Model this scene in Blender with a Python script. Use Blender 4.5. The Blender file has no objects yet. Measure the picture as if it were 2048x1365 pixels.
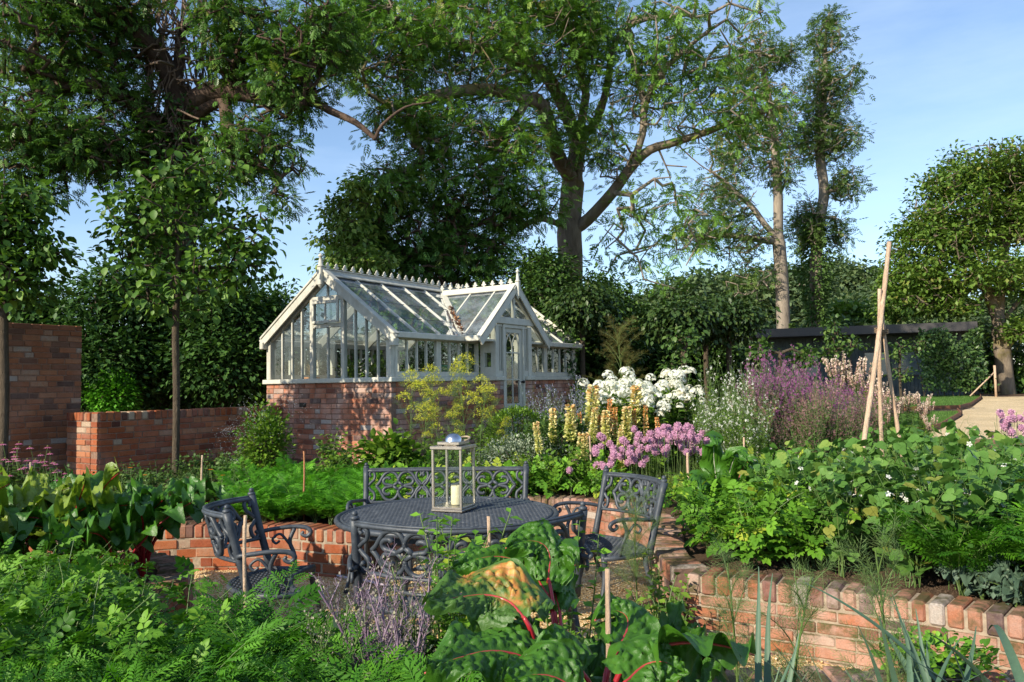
import bpy, bmesh, math
import numpy as np
from mathutils import Matrix, Vector, Euler

# ------------------------------------------------------------------ scene, camera, sky, sun
scene = bpy.context.scene
COL = scene.collection
F_PX = 1560.0
CAM_Z = 1.6
cam_data = bpy.data.cameras.new('camera')
cam_data.sensor_width = 36.0
cam_data.lens = 36.0 * F_PX / 2048.0
cam_data.clip_start = 0.05
cam_data.clip_end = 2000.0
cam = bpy.data.objects.new('camera', cam_data)
COL.objects.link(cam)
PITCH, ROLL = math.radians(3.1), math.radians(-0.97)
RC = Matrix.Rotation(math.radians(90) + PITCH, 3, 'X') @ Matrix.Rotation(ROLL, 3, 'Z')
cam.matrix_world = Matrix.Translation((0, 0, CAM_Z)) @ RC.to_4x4()
scene.camera = cam

SUN_EL, SUN_AZ = math.radians(29), (-0.74, -0.673)     # direction the light comes from, in plan
world = bpy.data.worlds.new('World')
scene.world = world
world.use_nodes = True
wn = world.node_tree.nodes
bg = wn['Background']
sky = wn.new('ShaderNodeTexSky')
sky.sky_type = 'NISHITA'
sky.sun_disc = False
sky.sun_elevation = SUN_EL
sky.sun_rotation = math.atan2(SUN_AZ[0], SUN_AZ[1])
sky.air_density = 1.0
sky.dust_density = 0.25
sky.ozone_density = 3.0
wtc = wn.new('ShaderNodeTexCoord'); wmp = wn.new('ShaderNodeMapping'); wmp.inputs['Scale'].default_value = (1.0, 1.6, 5.0)
wno = wn.new('ShaderNodeTexNoise'); wno.inputs['Scale'].default_value = 1.6; wno.inputs['Detail'].default_value = 7; wno.inputs['Roughness'].default_value = 0.6
wra = wn.new('ShaderNodeValToRGB'); wra.color_ramp.elements[0].position = 0.42; wra.color_ramp.elements[1].position = 0.85
wra.color_ramp.elements[0].color = (0.05, 0.05, 0.05, 1); wra.color_ramp.elements[1].color = (0.5, 0.5, 0.5, 1)
wmx = wn.new('ShaderNodeMix'); wmx.data_type = 'RGBA'; wmx.inputs[7].default_value = (4.6, 5.6, 7.0, 1)
wl = world.node_tree.links
wl.new(wtc.outputs['Generated'], wmp.inputs[0]); wl.new(wmp.outputs[0], wno.inputs['Vector']); wl.new(wno.outputs[0], wra.inputs[0])
wl.new(wra.outputs[0], wmx.inputs[0]); wl.new(sky.outputs[0], wmx.inputs[6]); wl.new(wmx.outputs[2], bg.inputs[0])
bg.inputs[1].default_value = 0.14
sun_data = bpy.data.lights.new('sun', 'SUN')
sun_data.energy = 5.0
sun_data.angle = math.radians(0.6)
sun_data.color = (1.0, 0.91, 0.73)
sun = bpy.data.objects.new('sun', sun_data)
COL.objects.link(sun)
ch = math.cos(SUN_EL)
sdir = Vector((SUN_AZ[0] * ch, SUN_AZ[1] * ch, math.sin(SUN_EL)))
sun.rotation_euler = sdir.to_track_quat('Z', 'Y').to_euler()
sun.location = sdir * 60
vs = scene.view_settings
vs.view_transform = 'Standard'
vs.look = 'None'
vs.gamma = 1.0
vs.exposure = 0.56
scene.render.resolution_x, scene.render.resolution_y = 1024, 682
scene.render.engine = 'CYCLES'
scene.cycles.max_bounces = 7
scene.cycles.transparent_max_bounces = 24
scene.cycles.transmission_bounces = 6
scene.cycles.diffuse_bounces = 3
scene.cycles.glossy_bounces = 3
scene.cycles.caustics_reflective = False
scene.cycles.caustics_refractive = False
scene.cycles.use_denoising = True
try:
    scene.cycles.denoiser = 'OPENIMAGEDENOISE'
except Exception:
    pass

# ------------------------------------------------------------------ measuring helpers
def ray(px, py):
    return RC @ Vector(((px - 1024) / F_PX, -(py - 682.5) / F_PX, -1.0))
def at(px, py, Y):
    """point at distance Y in front of the camera seen at photo pixel px, py"""
    d = ray(px, py)
    d = d * (Y / d.y)
    return np.array((d.x, d.y, d.z + CAM_Z))
def onz(px, py, z):
    d = ray(px, py)
    d = d * ((z - CAM_Z) / d.z)
    return np.array((d.x, d.y, z))
def gz(x, y):
    """height of the planted upper ground"""
    y = np.asarray(y, float)
    return 0.36 + np.clip(y - 8.0, 0, 4) * 0.045 + np.clip(y - 12.0, 0, 16) * 0.02

# ------------------------------------------------------------------ mesh building
class MB:
    def __init__(self):
        self.V, self.F, self.M, self.W, self.S, self.n = [], [], [], [], [], 0
    def add(self, v, faces, mat=0, var=0.5, smooth=True):
        """faces: list of int arrays (one array per face size)"""
        v = np.asarray(v, float).reshape(-1, 3)
        if isinstance(faces, np.ndarray):
            faces = [faces]
        elif faces and not isinstance(faces[0], np.ndarray):
            by = {}
            for f in faces:
                by.setdefault(len(f), []).append(f)
            faces = [np.array(x) for x in by.values()]
        self.V.append(v)
        w = np.empty(len(v)); w[:] = var
        self.W.append(w)
        for f in faces:
            f = np.asarray(f)
            if f.size == 0:
                continue
            self.F.append(f + self.n)
            self.M.append(np.full(len(f), mat, dtype=np.int32))
            self.S.append(np.full(len(f), smooth, dtype=bool))
        self.n += len(v)
    def mesh(self, name, mats):
        me = bpy.data.meshes.new(name)
        V = np.concatenate(self.V)
        tot = np.concatenate([np.full(len(f), f.shape[1], dtype=np.int32) for f in self.F])
        loops = np.concatenate([f.ravel() for f in self.F]).astype(np.int32)
        me.vertices.add(len(V)); me.vertices.foreach_set('co', V.astype(np.float32).ravel())
        me.loops.add(len(loops)); me.loops.foreach_set('vertex_index', loops)
        me.polygons.add(len(tot))
        me.polygons.foreach_set('loop_start', np.concatenate(([0], np.cumsum(tot)[:-1])).astype(np.int32))
        me.polygons.foreach_set('material_index', np.concatenate(self.M))
        me.polygons.foreach_set('use_smooth', np.concatenate(self.S))
        at_ = me.attributes.new('var', 'FLOAT', 'POINT')
        at_.data.foreach_set('value', np.concatenate(self.W).astype(np.float32))
        for m in mats:
            me.materials.append(m)
        me.update(calc_edges=True)
        return me
    def build(self, name, mats, parent=None, loc=None, rotz=0.0):
        if not isinstance(mats, (list, tuple)):
            mats = [mats]
        o = bpy.data.objects.new(name, self.mesh(name, mats))
        COL.objects.link(o)
        if parent is not None:
            o.parent = parent
        if loc is not None:
            o.location = tuple(loc)
        o.rotation_euler = (0, 0, rotz)
        return o
    # --- shapes
    def box(self, x0, x1, y0, y1, z0, z1, mat=0, var=0.5):
        v = [(x, y, z) for x in (x0, x1) for y in (y0, y1) for z in (z0, z1)]
        f = [(0, 1, 3, 2), (4, 6, 7, 5), (0, 4, 5, 1), (2, 3, 7, 6), (0, 2, 6, 4), (1, 5, 7, 3)]
        self.add(v, f, mat, var, False)
    def bbox(self, x0, x1, y0, y1, z0, z1, b=0.004, mat=0, var=0.5, M=None):
        """box with small bevels"""
        h = np.array((abs(x1 - x0), abs(y1 - y0), abs(z1 - z0))) / 2
        c = np.array((x0 + x1, y0 + y1, z0 + z1)) / 2
        b = min(b, h.min() * 0.6)
        v = np.sign(BV) * np.where(np.abs(BV) > 0.95, h, h - b)
        if M is not None:
            v = (v + c) @ np.asarray(M)[:3, :3].T + np.asarray(M)[:3, 3]
        else:
            v = v + c
        self.add(v, BF, mat, var, False)
    def beam(self, p, q, w, h, up=(0, 0, 1), mat=0, var=0.5, b=0.003, ext=0.0):
        """bevelled bar from p to q, w across, h along `up`"""
        p, q = np.array(p, float), np.array(q, float)
        d = q - p; L = np.linalg.norm(d); d /= L
        p = p - d * ext; L += 2 * ext
        u = np.array(up, float); u -= d * u.dot(d)
        u /= np.linalg.norm(u)
        s = np.cross(d, u)
        M = np.eye(4); M[:3, 0], M[:3, 1], M[:3, 2], M[:3, 3] = s, d, u, p
        self.bbox(-w / 2, w / 2, 0, L, -h / 2, h / 2, b, mat, var, M)
    def tube(self, pts, r, k=8, mat=0, var=0.5, flat=1.0, up=None, cap=True):
        pts = np.asarray(pts, float)
        n = len(pts)
        r = np.full(n, r) if np.isscalar(r) else np.asarray(r, float)
        t = np.gradient(pts, axis=0)
        t /= np.linalg.norm(t, axis=1)[:, None] + 1e-12
        ref = np.array(up if up is not None else ((0, 0, 1) if abs(t[0][2]) < 0.9 else (1, 0, 0)), float)
        a = ref - t[0] * ref.dot(t[0]); a /= np.linalg.norm(a) + 1e-12
        rings = []
        ang = np.arange(k) / k * 2 * math.pi
        ca, sa = np.cos(ang), np.sin(ang)
        for i in range(n):
            if up is not None:
                a = ref - t[i] * ref.dot(t[i])
            else:
                a = a - t[i] * a.dot(t[i])
            nn = np.linalg.norm(a)
            a = a / (nn if nn > 1e-9 else 1)
            b = np.cross(t[i], a)
            rings.append(pts[i] + r[i] * (ca[:, None] * a * flat + sa[:, None] * b))
        v = np.concatenate(rings)
        i0 = (np.arange(n - 1)[:, None] * k + np.arange(k)[None, :]).ravel()
        j = np.arange(k); jn = (j + 1) % k
        i1 = (np.arange(n - 1)[:, None] * k + jn[None, :]).ravel()
        fs = [np.stack([i0, i1, i1 + k, i0 + k], 1)]
        if cap:
            v = np.concatenate([v, pts[:1], pts[-1:]])
            c0, c1 = n * k, n * k + 1
            fs.append(np.concatenate([np.stack([jn, j, np.full(k, c0)], 1),
                                      np.stack([(n - 1) * k + j, (n - 1) * k + jn, np.full(k, c1)], 1)]))
        if not np.isscalar(var):
            var = np.concatenate([np.repeat(var, k), [var[0], var[-1]] if cap else []])
        self.add(v, fs, mat, var, True)
    def lathe(self, prof, k=20, c=(0, 0, 0), mat=0, var=0.5):
        prof = np.array(prof, float)
        ang = np.arange(k) / k * 2 * math.pi
        v = np.concatenate([np.stack([r * np.cos(ang), r * np.sin(ang), np.full(k, z)], 1) for r, z in prof]) + np.array(c)
        n = len(prof)
        j = np.arange(k); jn = (j + 1) % k
        f = np.concatenate([np.stack([i * k + j, i * k + jn, (i + 1) * k + jn, (i + 1) * k + j], 1) for i in range(n - 1)])
        self.add(v, f, mat, var, True)
    def ball(self, c, r, k=10, m=6, mat=0, var=0.5, sc=(1, 1, 1)):
        th = np.linspace(0.02, math.pi - 0.02, m)
        v = MB._ballv(k, m) * np.array(sc) * r + np.array(c)
        j = np.arange(k); jn = (j + 1) % k
        f = np.concatenate([np.stack([i * k + j, (i + 1) * k + j, (i + 1) * k + jn, i * k + jn], 1) for i in range(m - 1)])
        self.add(v, f, mat, var, True)
    @staticmethod
    def _ballv(k, m):
        th = np.linspace(0.02, math.pi - 0.02, m)
        ang = np.arange(k) / k * 2 * math.pi
        return np.concatenate([np.stack([math.sin(t) * np.cos(ang), math.sin(t) * np.sin(ang), np.full(k, math.cos(t))], 1) for t in th])
    def scatter(self, T, P, D, N, S, mat=0, var=0.5, smooth=True):
        """copies of a template leaf T=(verts, faces): base at P, length along D, face towards N, size S"""
        tv, tf = T
        P = np.asarray(P, float); n = len(P)
        if n == 0:
            return
        D = np.asarray(D, float); D = D / (np.linalg.norm(D, axis=1)[:, None] + 1e-9)
        X = np.cross(D, np.asarray(N, float)); X /= np.linalg.norm(X, axis=1)[:, None] + 1e-9
        Z = np.cross(X, D)
        S = np.asarray(S, float)
        if S.ndim == 0:
            S = np.full(n, float(S))
        if S.ndim == 1:
            S = np.stack([S, S, S], 1)
        v = (P[:, None, :] + tv[None, :, 0:1] * (X * S[:, 0:1])[:, None, :]
             + tv[None, :, 1:2] * (D * S[:, 1:2])[:, None, :] + tv[None, :, 2:3] * (Z * S[:, 2:3])[:, None, :])
        k = len(tv)
        fs = [(f[None, :, :] + (np.arange(n) * k)[:, None, None]).reshape(-1, f.shape[1]) for f in tf]
        var = np.repeat(var, k) if not np.isscalar(var) else var
        self.add(v.reshape(-1, 3), fs, mat, var, smooth)

_bm = bmesh.new()
bmesh.ops.create_cube(_bm, size=2)
bmesh.ops.bevel(_bm, geom=list(_bm.edges), offset=0.2, segments=1, affect='EDGES')
BV = np.array([v.co[:] for v in _bm.verts])
BF = [tuple(v.index for v in f.verts) for f in _bm.faces]
_bm.free()

def tag(o, label=None, cat=None, group=None, kind=None):
    if label: o['label'] = label
    if cat: o['category'] = cat
    if group: o['group'] = group
    if kind: o['kind'] = kind
    return o
def thing(name, label, cat, loc=(0, 0, 0), rotz=0.0, group=None):
    o = bpy.data.objects.new(name, None)
    COL.objects.link(o)
    o.empty_display_size = 0.1
    o.location = tuple(float(c) for c in loc)
    o.rotation_euler = (0, 0, rotz)
    return tag(o, label, cat, group)
def copy_thing(root, loc, rotz, scale=1.0, label=None, tilt=(0, 0)):
    r = root.copy(); COL.objects.link(r)
    r.location = tuple(float(c) for c in loc)
    r.rotation_euler = (tilt[0], tilt[1], rotz)
    r.scale = (scale, scale, scale) if np.isscalar(scale) else scale
    if label: r['label'] = label
    for chd in root.children:
        c = chd.copy(); COL.objects.link(c); c.parent = r
        for g in chd.children:
            d = g.copy(); COL.objects.link(d); d.parent = c
    return r
class Kind:
    """prototypes of one kind of thing; the first use places the prototype itself"""
    def __init__(self, protos):
        self.p, self.used = protos, [False] * len(protos)
    def put(self, i, loc, rotz=0.0, scale=1.0, label=None, tilt=(0, 0)):
        i = i % len(self.p)
        if not self.used[i]:
            self.used[i] = True
            o = self.p[i]
            o.location = tuple(float(c) for c in loc)
            o.rotation_euler = (tilt[0], tilt[1], rotz)
            o.scale = (scale, scale, scale) if np.isscalar(scale) else scale
            if label: o['label'] = label
            return o
        return copy_thing(self.p[i], loc, rotz, scale, label, tilt)
    def clean(self):
        for i, o in enumerate(self.p):
            if not self.used[i]:
                for c in list(o.children):
                    bpy.data.objects.remove(c)
                bpy.data.objects.remove(o)

def rand_unit(rg, n):
    v = rg.normal(size=(n, 3))
    return v / np.linalg.norm(v, axis=1)[:, None]
def smooth_path(pts, n=8):
    """Catmull-Rom through pts"""
    P = np.asarray(pts, float)
    P = np.vstack([2 * P[0] - P[1], P, 2 * P[-1] - P[-2]])
    out = []
    for i in range(1, len(P) - 2):
        for t in np.linspace(0, 1, n, endpoint=False):
            a, b, c, d = P[i - 1], P[i], P[i + 1], P[i + 2]
            out.append(0.5 * ((2 * b) + (c - a) * t + (2 * a - 5 * b + 4 * c - d) * t * t + (-a + 3 * b - 3 * c + d) * t ** 3))
    out.append(P[-2])
    return np.array(out)

# ------------------------------------------------------------------ materials
def new_mat(name):
    m = bpy.data.materials.new(name)
    m.use_nodes = True
    nt = m.node_tree
    b = nt.nodes['Principled BSDF']
    return m, nt, b
def nd(nt, t, **kw):
    n = nt.nodes.new(t)
    for k, v in kw.items():
        setattr(n, k, v)
    return n
def ramp(nt, stops, fac=None, interp='LINEAR'):
    r = nt.nodes.new('ShaderNodeValToRGB')
    r.color_ramp.interpolation = interp
    el = r.color_ramp.elements
    while len(el) > 1:
        el.remove(el[-1])
    el[0].position, el[0].color = stops[0][0], (*stops[0][1], 1)
    for p, c in stops[1:]:
        e = el.new(p); e.color = (*c, 1)
    if fac is not None:
        nt.links.new(fac, r.inputs[0])
    return r
def noise(nt, scale, detail=4, rough=0.55, vec=None, dist=0.0):
    n = nt.nodes.new('ShaderNodeTexNoise')
    n.inputs['Scale'].default_value = scale
    n.inputs['Detail'].default_value = detail
    n.inputs['Roughness'].default_value = rough
    n.inputs['Distortion'].default_value = dist
    if vec is not None:
        nt.links.new(vec, n.inputs['Vector'])
    return n
def mixc(nt, fac, a, b, mode='MIX'):
    m = nt.nodes.new('ShaderNodeMix')
    m.data_type = 'RGBA'; m.blend_type = mode
    for inp, val in ((m.inputs[0], fac), (m.inputs[6], a), (m.inputs[7], b)):
        if isinstance(val, bpy.types.NodeSocket):
            nt.links.new(val, inp)
        elif isinstance(val, (int, float)):
            inp.default_value = val
        else:
            inp.default_value = (*val, 1)
    return m.outputs[2]
def bump(nt, b, height, strength=0.3, dist=0.01):
    n = nt.nodes.new('ShaderNodeBump')
    n.inputs['Strength'].default_value = strength
    n.inputs['Distance'].default_value = dist
    nt.links.new(height, n.inputs['Height'])
    nt.links.new(n.outputs[0], b.inputs['Normal'])
def objco(nt):
    return nt.nodes.new('ShaderNodeTexCoord').outputs['Object']
def geopos(nt):
    return nt.nodes.new('ShaderNodeNewGeometry').outputs['Position']
def attr(nt, name='var'):
    a = nt.nodes.new('ShaderNodeAttribute'); a.attribute_name = name
    return a.outputs['Fac']

def leaf_mat(name, stops, rough=0.45, trans=0.25, spec=0.4, mott=0.25, mscale=40, bmp=0.0):
    m, nt, b = new_mat(name)
    col = ramp(nt, stops, attr(nt)).outputs[0]
    n = noise(nt, mscale, 3, 0.6, geopos(nt))
    r2 = ramp(nt, [(0.3, (1 - mott,) * 3), (0.7, (1 + 0 * mott,) * 3)], n.outputs[0]).outputs[0]
    col = mixc(nt, 1.0, col, r2, 'MULTIPLY')
    nt.links.new(col, b.inputs['Base Color'])
    b.inputs['Roughness'].default_value = rough
    b.inputs['Specular IOR Level'].default_value = spec
    if bmp:
        n3_ = noise(nt, mscale * 2.4, 4, 0.7, geopos(nt)); bump(nt, b, n3_.outputs[0], bmp, 0.004)
    if trans:
        tr = nt.nodes.new('ShaderNodeBsdfTranslucent')
        tc = mixc(nt, 1.0, col, (1.0, 1.15, 0.55), 'MULTIPLY')
        nt.links.new(tc, tr.inputs[0])
        mx = nt.nodes.new('ShaderNodeMixShader')
        mx.inputs[0].default_value = trans
        nt.links.new(b.outputs[0], mx.inputs[1]); nt.links.new(tr.outputs[0], mx.inputs[2])
        nt.links.new(mx.outputs[0], nt.nodes['Material Output'].inputs[0])
    return m
def plain_mat(name, col, rough=0.6, metal=0.0, spec=0.5, mott=0.2, mscale=12, bmp=0.0, bscale=60, coat=0.0):
    m, nt, b = new_mat(name)
    v = geopos(nt)
    n = noise(nt, mscale, 5, 0.6, v)
    c = ramp(nt, [(0.3, tuple(x * (1 - mott) for x in col)), (0.7, tuple(min(1, x * (1 + mott * 0.6)) for x in col))], n.outputs[0]).outputs[0]
    nt.links.new(c, b.inputs['Base Color'])
    b.inputs['Roughness'].default_value = rough
    b.inputs['Metallic'].default_value = metal
    b.inputs['Specular IOR Level'].default_value = spec
    b.inputs['Coat Weight'].default_value = coat
    if bmp:
        n2 = noise(nt, bscale, 4, 0.6, v)
        bump(nt, b, n2.outputs[0], bmp, 0.004)
    return m
def bark_mat(name, c1, c2, scale=6, moss=None):
    m, nt, b = new_mat(name)
    v = geopos(nt)
    mp = nd(nt, 'ShaderNodeMapping'); mp.inputs['Scale'].default_value = (1, 1, 0.28)
    nt.links.new(v, mp.inputs[0])
    n = noise(nt, scale, 8, 0.7, mp.outputs[0], 0.6)
    c = ramp(nt, [(0.3, c1), (0.65, c2)], n.outputs[0]).outputs[0]
    if moss:
        n2 = noise(nt, 1.3, 4, 0.6, v)
        f = ramp(nt, [(0.5, (0, 0, 0)), (0.62, (1, 1, 1))], n2.outputs[0]).outputs[0]
        c = mixc(nt, f, c, moss)
    nt.links.new(c, b.inputs['Base Color'])
    b.inputs['Roughness'].default_value = 0.9
    b.inputs['Specular IOR Level'].default_value = 0.15
    bump(nt, b, n.outputs[0], 0.9, 0.05)
    return m
def brick_mat(name, pal, wash=0.0, moss=0.0, washc=(0.55, 0.42, 0.36)):
    m, nt, b = new_mat(name)
    v = geopos(nt)
    n1 = noise(nt, 28, 6, 0.7, v)
    f = nd(nt, 'ShaderNodeMath', operation='MULTIPLY_ADD')
    nt.links.new(n1.outputs[0], f.inputs[0]); f.inputs[1].default_value = 0.35
    ad = nd(nt, 'ShaderNodeMath', operation='SUBTRACT'); nt.links.new(attr(nt), ad.inputs[0]); ad.inputs[1].default_value = 0.175
    nt.links.new(ad.outputs[0], f.inputs[2])
    c = ramp(nt, pal, f.outputs[0]).outputs[0]
    n2 = noise(nt, 120, 4, 0.7, v)
    c = mixc(nt, 1.0, c, ramp(nt, [(0.25, (0.62,) * 3), (0.7, (1.1,) * 3)], n2.outputs[0]).outputs[0], 'MULTIPLY')
    if wash:
        n3 = noise(nt, 2.2, 6, 0.68, v, 0.5)
        wf = ramp(nt, [(0.42, (0, 0, 0)), (0.68, (wash,) * 3)], n3.outputs[0]).outputs[0]
        c = mixc(nt, wf, c, washc)
    if moss:
        n4 = noise(nt, 7, 6, 0.7, v)
        nz = nt.nodes.new('ShaderNodeNewGeometry')
        sx = nd(nt, 'ShaderNodeSeparateXYZ'); nt.links.new(nz.outputs['Normal'], sx.inputs[0])
        ff = nd(nt, 'ShaderNodeMath', operation='MULTIPLY_ADD'); nt.links.new(sx.outputs[2], ff.inputs[0]); ff.inputs[1].default_value = 0.12
        nt.links.new(n4.outputs[0], ff.inputs[2])
        mf = ramp(nt, [(0.52, (0, 0, 0)), (0.68, (moss,) * 3)], ff.outputs[0]).outputs[0]
        c = mixc(nt, mf, c, (0.10, 0.085, 0.035))
    n5 = noise(nt, 1.1, 6, 0.7, v)
    c = mixc(nt, 1.0, c, ramp(nt, [(0.35, (0.68, 0.66, 0.64)), (0.62, (0.95, 0.95, 0.95))], n5.outputs[0]).outputs[0], 'MULTIPLY')
    nt.links.new(c, b.inputs['Base Color'])
    b.inputs['Roughness'].default_value = 0.9
    b.inputs['Specular IOR Level'].default_value = 0.2
    bump(nt, b, n2.outputs[0], 0.7, 0.006)
    return m

PAL_ORANGE = [(0, (0.13, 0.05, 0.035)), (0.2, (0.30, 0.075, 0.035)), (0.5, (0.44, 0.12, 0.045)), (0.75, (0.50, 0.18, 0.075)), (0.9, (0.42, 0.25, 0.17)), (1, (0.55, 0.42, 0.30))]
PAL_PINK = [(0, (0.14, 0.085, 0.08)), (0.2, (0.32, 0.12, 0.075)), (0.5, (0.56, 0.20, 0.11)), (0.75, (0.62, 0.28, 0.18)), (0.9, (0.48, 0.34, 0.28)), (1, (0.55, 0.50, 0.46))]
PAL_BROWN = [(0, (0.13, 0.075, 0.06)), (0.25, (0.27, 0.125, 0.08)), (0.5, (0.40, 0.16, 0.08)), (0.75, (0.46, 0.21, 0.11)), (0.92, (0.48, 0.33, 0.24)), (1, (0.50, 0.46, 0.42))]
PAL_OLD = [(0, (0.11, 0.07, 0.07)), (0.2, (0.27, 0.11, 0.07)), (0.45, (0.42, 0.15, 0.08)), (0.7, (0.46, 0.24, 0.17)), (0.88, (0.62, 0.42, 0.32)), (1, (0.52, 0.45, 0.39))]
PAL_LIME = [(0, (0.12, 0.075, 0.075)), (0.2, (0.27, 0.11, 0.08)), (0.45, (0.47, 0.17, 0.08)), (0.7, (0.50, 0.25, 0.17)), (0.88, (0.52, 0.38, 0.30)), (1, (0.50, 0.44, 0.39))]
M = {}
M['brick_orange'] = brick_mat('brick_orange', PAL_ORANGE, wash=0.25, moss=0.3)
M['brick_pink'] = brick_mat('brick_pink', PAL_PINK, wash=0.75, moss=0.0)
M['brick_brown'] = brick_mat('brick_brown', PAL_BROWN, wash=0.3, moss=0.3, washc=(0.36, 0.29, 0.25))
M['brick_old'] = brick_mat('brick_old', PAL_OLD, wash=0.8, moss=0.95, washc=(0.50, 0.37, 0.31))
M['brick_lime'] = brick_mat('brick_lime', PAL_LIME, wash=0.65, moss=0.95, washc=(0.55, 0.40, 0.34))
M['mortar'] = plain_mat('mortar', (0.34, 0.27, 0.2), 0.95, spec=0.1, mott=0.4, mscale=25, bmp=0.6)
M['mortar_red'] = plain_mat('mortar_red', (0.24, 0.15, 0.11), 0.95, spec=0.1, mott=0.35, mscale=25, bmp=0.6)
M['mortar_dark'] = plain_mat('mortar_dark', (0.16, 0.12, 0.095), 0.95, spec=0.1, mott=0.4, mscale=25, bmp=0.6)

def paint_mat(name, col, dirt, amount=0.5):
    m, nt, b = new_mat(name)
    v = geopos(nt)
    mp = nd(nt, 'ShaderNodeMapping'); mp.inputs['Scale'].default_value = (1, 1, 0.35)
    nt.links.new(v, mp.inputs[0])
    n = noise(nt, 9, 8, 0.72, mp.outputs[0], 0.4)
    n2 = noise(nt, 55, 5, 0.7, v)
    c = mixc(nt, ramp(nt, [(0.42, (0, 0, 0)), (0.72, (amount,) * 3)], n.outputs[0]).outputs[0], col, dirt)
    c = mixc(nt, ramp(nt, [(0.60, (0, 0, 0)), (0.72, (amount * 0.8,) * 3)], n2.outputs[0]).outputs[0], c, (0.22, 0.19, 0.15))
    nt.links.new(c, b.inputs['Base Color'])
    b.inputs['Roughness'].default_value = 0.62
    bump(nt, b, n2.outputs[0], 0.25, 0.003)
    return m
M['paint'] = paint_mat('paint_white', (0.58, 0.56, 0.48), (0.36, 0.34, 0.27), 0.55)
M['paint_worn'] = paint_mat('paint_worn', (0.52, 0.50, 0.43), (0.30, 0.28, 0.23), 0.85)
M['paint_door'] = paint_mat('paint_door', (0.52, 0.50, 0.42), (0.35, 0.33, 0.27), 0.25)

def glass_mat(name, refl=0.09, dirt=0.015, dirt_sheen_col=(0.5, 0.52, 0.5)):  # dirt: diffuse film; on the roof it also carries painted sky sheen
    m, nt, b = new_mat(name)
    nt.nodes.remove(b)
    tr = nd(nt, 'ShaderNodeBsdfTransparent'); tr.inputs[0].default_value = (0.90, 0.94, 0.92, 1)
    gl = nd(nt, 'ShaderNodeBsdfGlossy'); gl.inputs['Roughness'].default_value = 0.03
    gl.inputs[0].default_value = (0.95, 0.97, 1, 1)
    lw = nd(nt, 'ShaderNodeLayerWeight'); lw.inputs[0].default_value = 0.5
    r = ramp(nt, [(0.0, (refl * 0.35,) * 3), (0.6, (refl,) * 3), (1.0, (0.9,) * 3)], lw.outputs['Facing'])
    m1 = nd(nt, 'ShaderNodeMixShader')
    nt.links.new(r.outputs[0], m1.inputs[0]); nt.links.new(tr.outputs[0], m1.inputs[1]); nt.links.new(gl.outputs[0], m1.inputs[2])
    df = nd(nt, 'ShaderNodeBsdfDiffuse'); df.inputs[0].default_value = (*dirt_sheen_col, 1)
    n = noise(nt, 3.5, 6, 0.7, geopos(nt))
    rr = ramp(nt, [(0.35, (dirt * 0.3,) * 3), (0.75, (dirt * 2.2,) * 3)], n.outputs[0])
    m2 = nd(nt, 'ShaderNodeMixShader')
    nt.links.new(rr.outputs[0], m2.inputs[0]); nt.links.new(m1.outputs[0], m2.inputs[1]); nt.links.new(df.outputs[0], m2.inputs[2])
    nt.links.new(m2.outputs[0], nt.nodes['Material Output'].inputs[0])
    return m
M['glass'] = glass_mat('glass')
M['glass_roof'] = glass_mat('glass_roof', 0.75, 0.20, (0.38, 0.43, 0.50))  # blue-grey film: some dirt plus a pale sky reflection painted in
M['glass_clean'] = glass_mat('glass_clean', 0.08, 0.01)

# cast metal, dark blue-grey with lighter weathering
def cast_mat():
    m, nt, b = new_mat('cast_metal')
    v = geopos(nt)
    n = noise(nt, 14, 6, 0.7, v)
    n2 = noise(nt, 90, 4, 0.7, v)
    c = ramp(nt, [(0.3, (0.026, 0.032, 0.042)), (0.62, (0.06, 0.07, 0.085)), (0.8, (0.17, 0.18, 0.185))], n.outputs[0]).outputs[0]
    c = mixc(nt, ramp(nt, [(0.66, (0, 0, 0)), (0.72, (0.5,) * 3)], n2.outputs[0]).outputs[0], c, (0.3, 0.31, 0.3))
    nt.links.new(c, b.inputs['Base Color'])
    b.inputs['Roughness'].default_value = 0.46
    b.inputs['Metallic'].default_value = 0.0; b.inputs['Specular IOR Level'].default_value = 0.4
    bump(nt, b, n2.outputs[0], 0.35, 0.003)
    return m
M['cast'] = cast_mat()
M['steel'] = plain_mat('dull_steel', (0.42, 0.38, 0.33), 0.38, metal=0.85, mott=0.2, mscale=30, bmp=0.1)
M['dome'] = plain_mat('polished_steel', (0.55, 0.57, 0.62), 0.27, metal=1.0, mott=0.08)
M['wax'] = plain_mat('candle_wax', (0.80, 0.68, 0.44), 0.5, mott=0.08)
M['wick'] = plain_mat('wick', (0.03, 0.025, 0.02), 0.9)
M['bamboo'] = bark_mat('bamboo', (0.42, 0.27, 0.18), (0.62, 0.46, 0.33), 14)
M['bamboo_red'] = bark_mat('bamboo_red', (0.33, 0.13, 0.06), (0.42, 0.2, 0.1), 14)
M['timber'] = bark_mat('timber', (0.13, 0.075, 0.05), (0.24, 0.14, 0.10), 9)
M['corten'] = plain_mat('rusty_edging', (0.22, 0.09, 0.04), 0.8, mott=0.4, mscale=6)
M['twine'] = plain_mat('twine', (0.18, 0.12, 0.07), 0.9)
M['hose'] = plain_mat('hose', (0.48, 0.40, 0.46), 0.5, mott=0.1)
M['stem'] = leaf_mat('stem_green', [(0, (0.10, 0.16, 0.05)), (1, (0.18, 0.25, 0.08))], 0.5, 0.0)
M['bark_ash'] = bark_mat('bark_ash', (0.10, 0.075, 0.055), (0.25, 0.20, 0.15), 5, (0.17, 0.14, 0.06))
M['bark_dark'] = bark_mat('bark_dark', (0.05, 0.033, 0.026), (0.14, 0.095, 0.07), 8)
M['bark_pale'] = bark_mat('bark_pale', (0.15, 0.125, 0.10), (0.34, 0.28, 0.22), 5)
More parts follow.
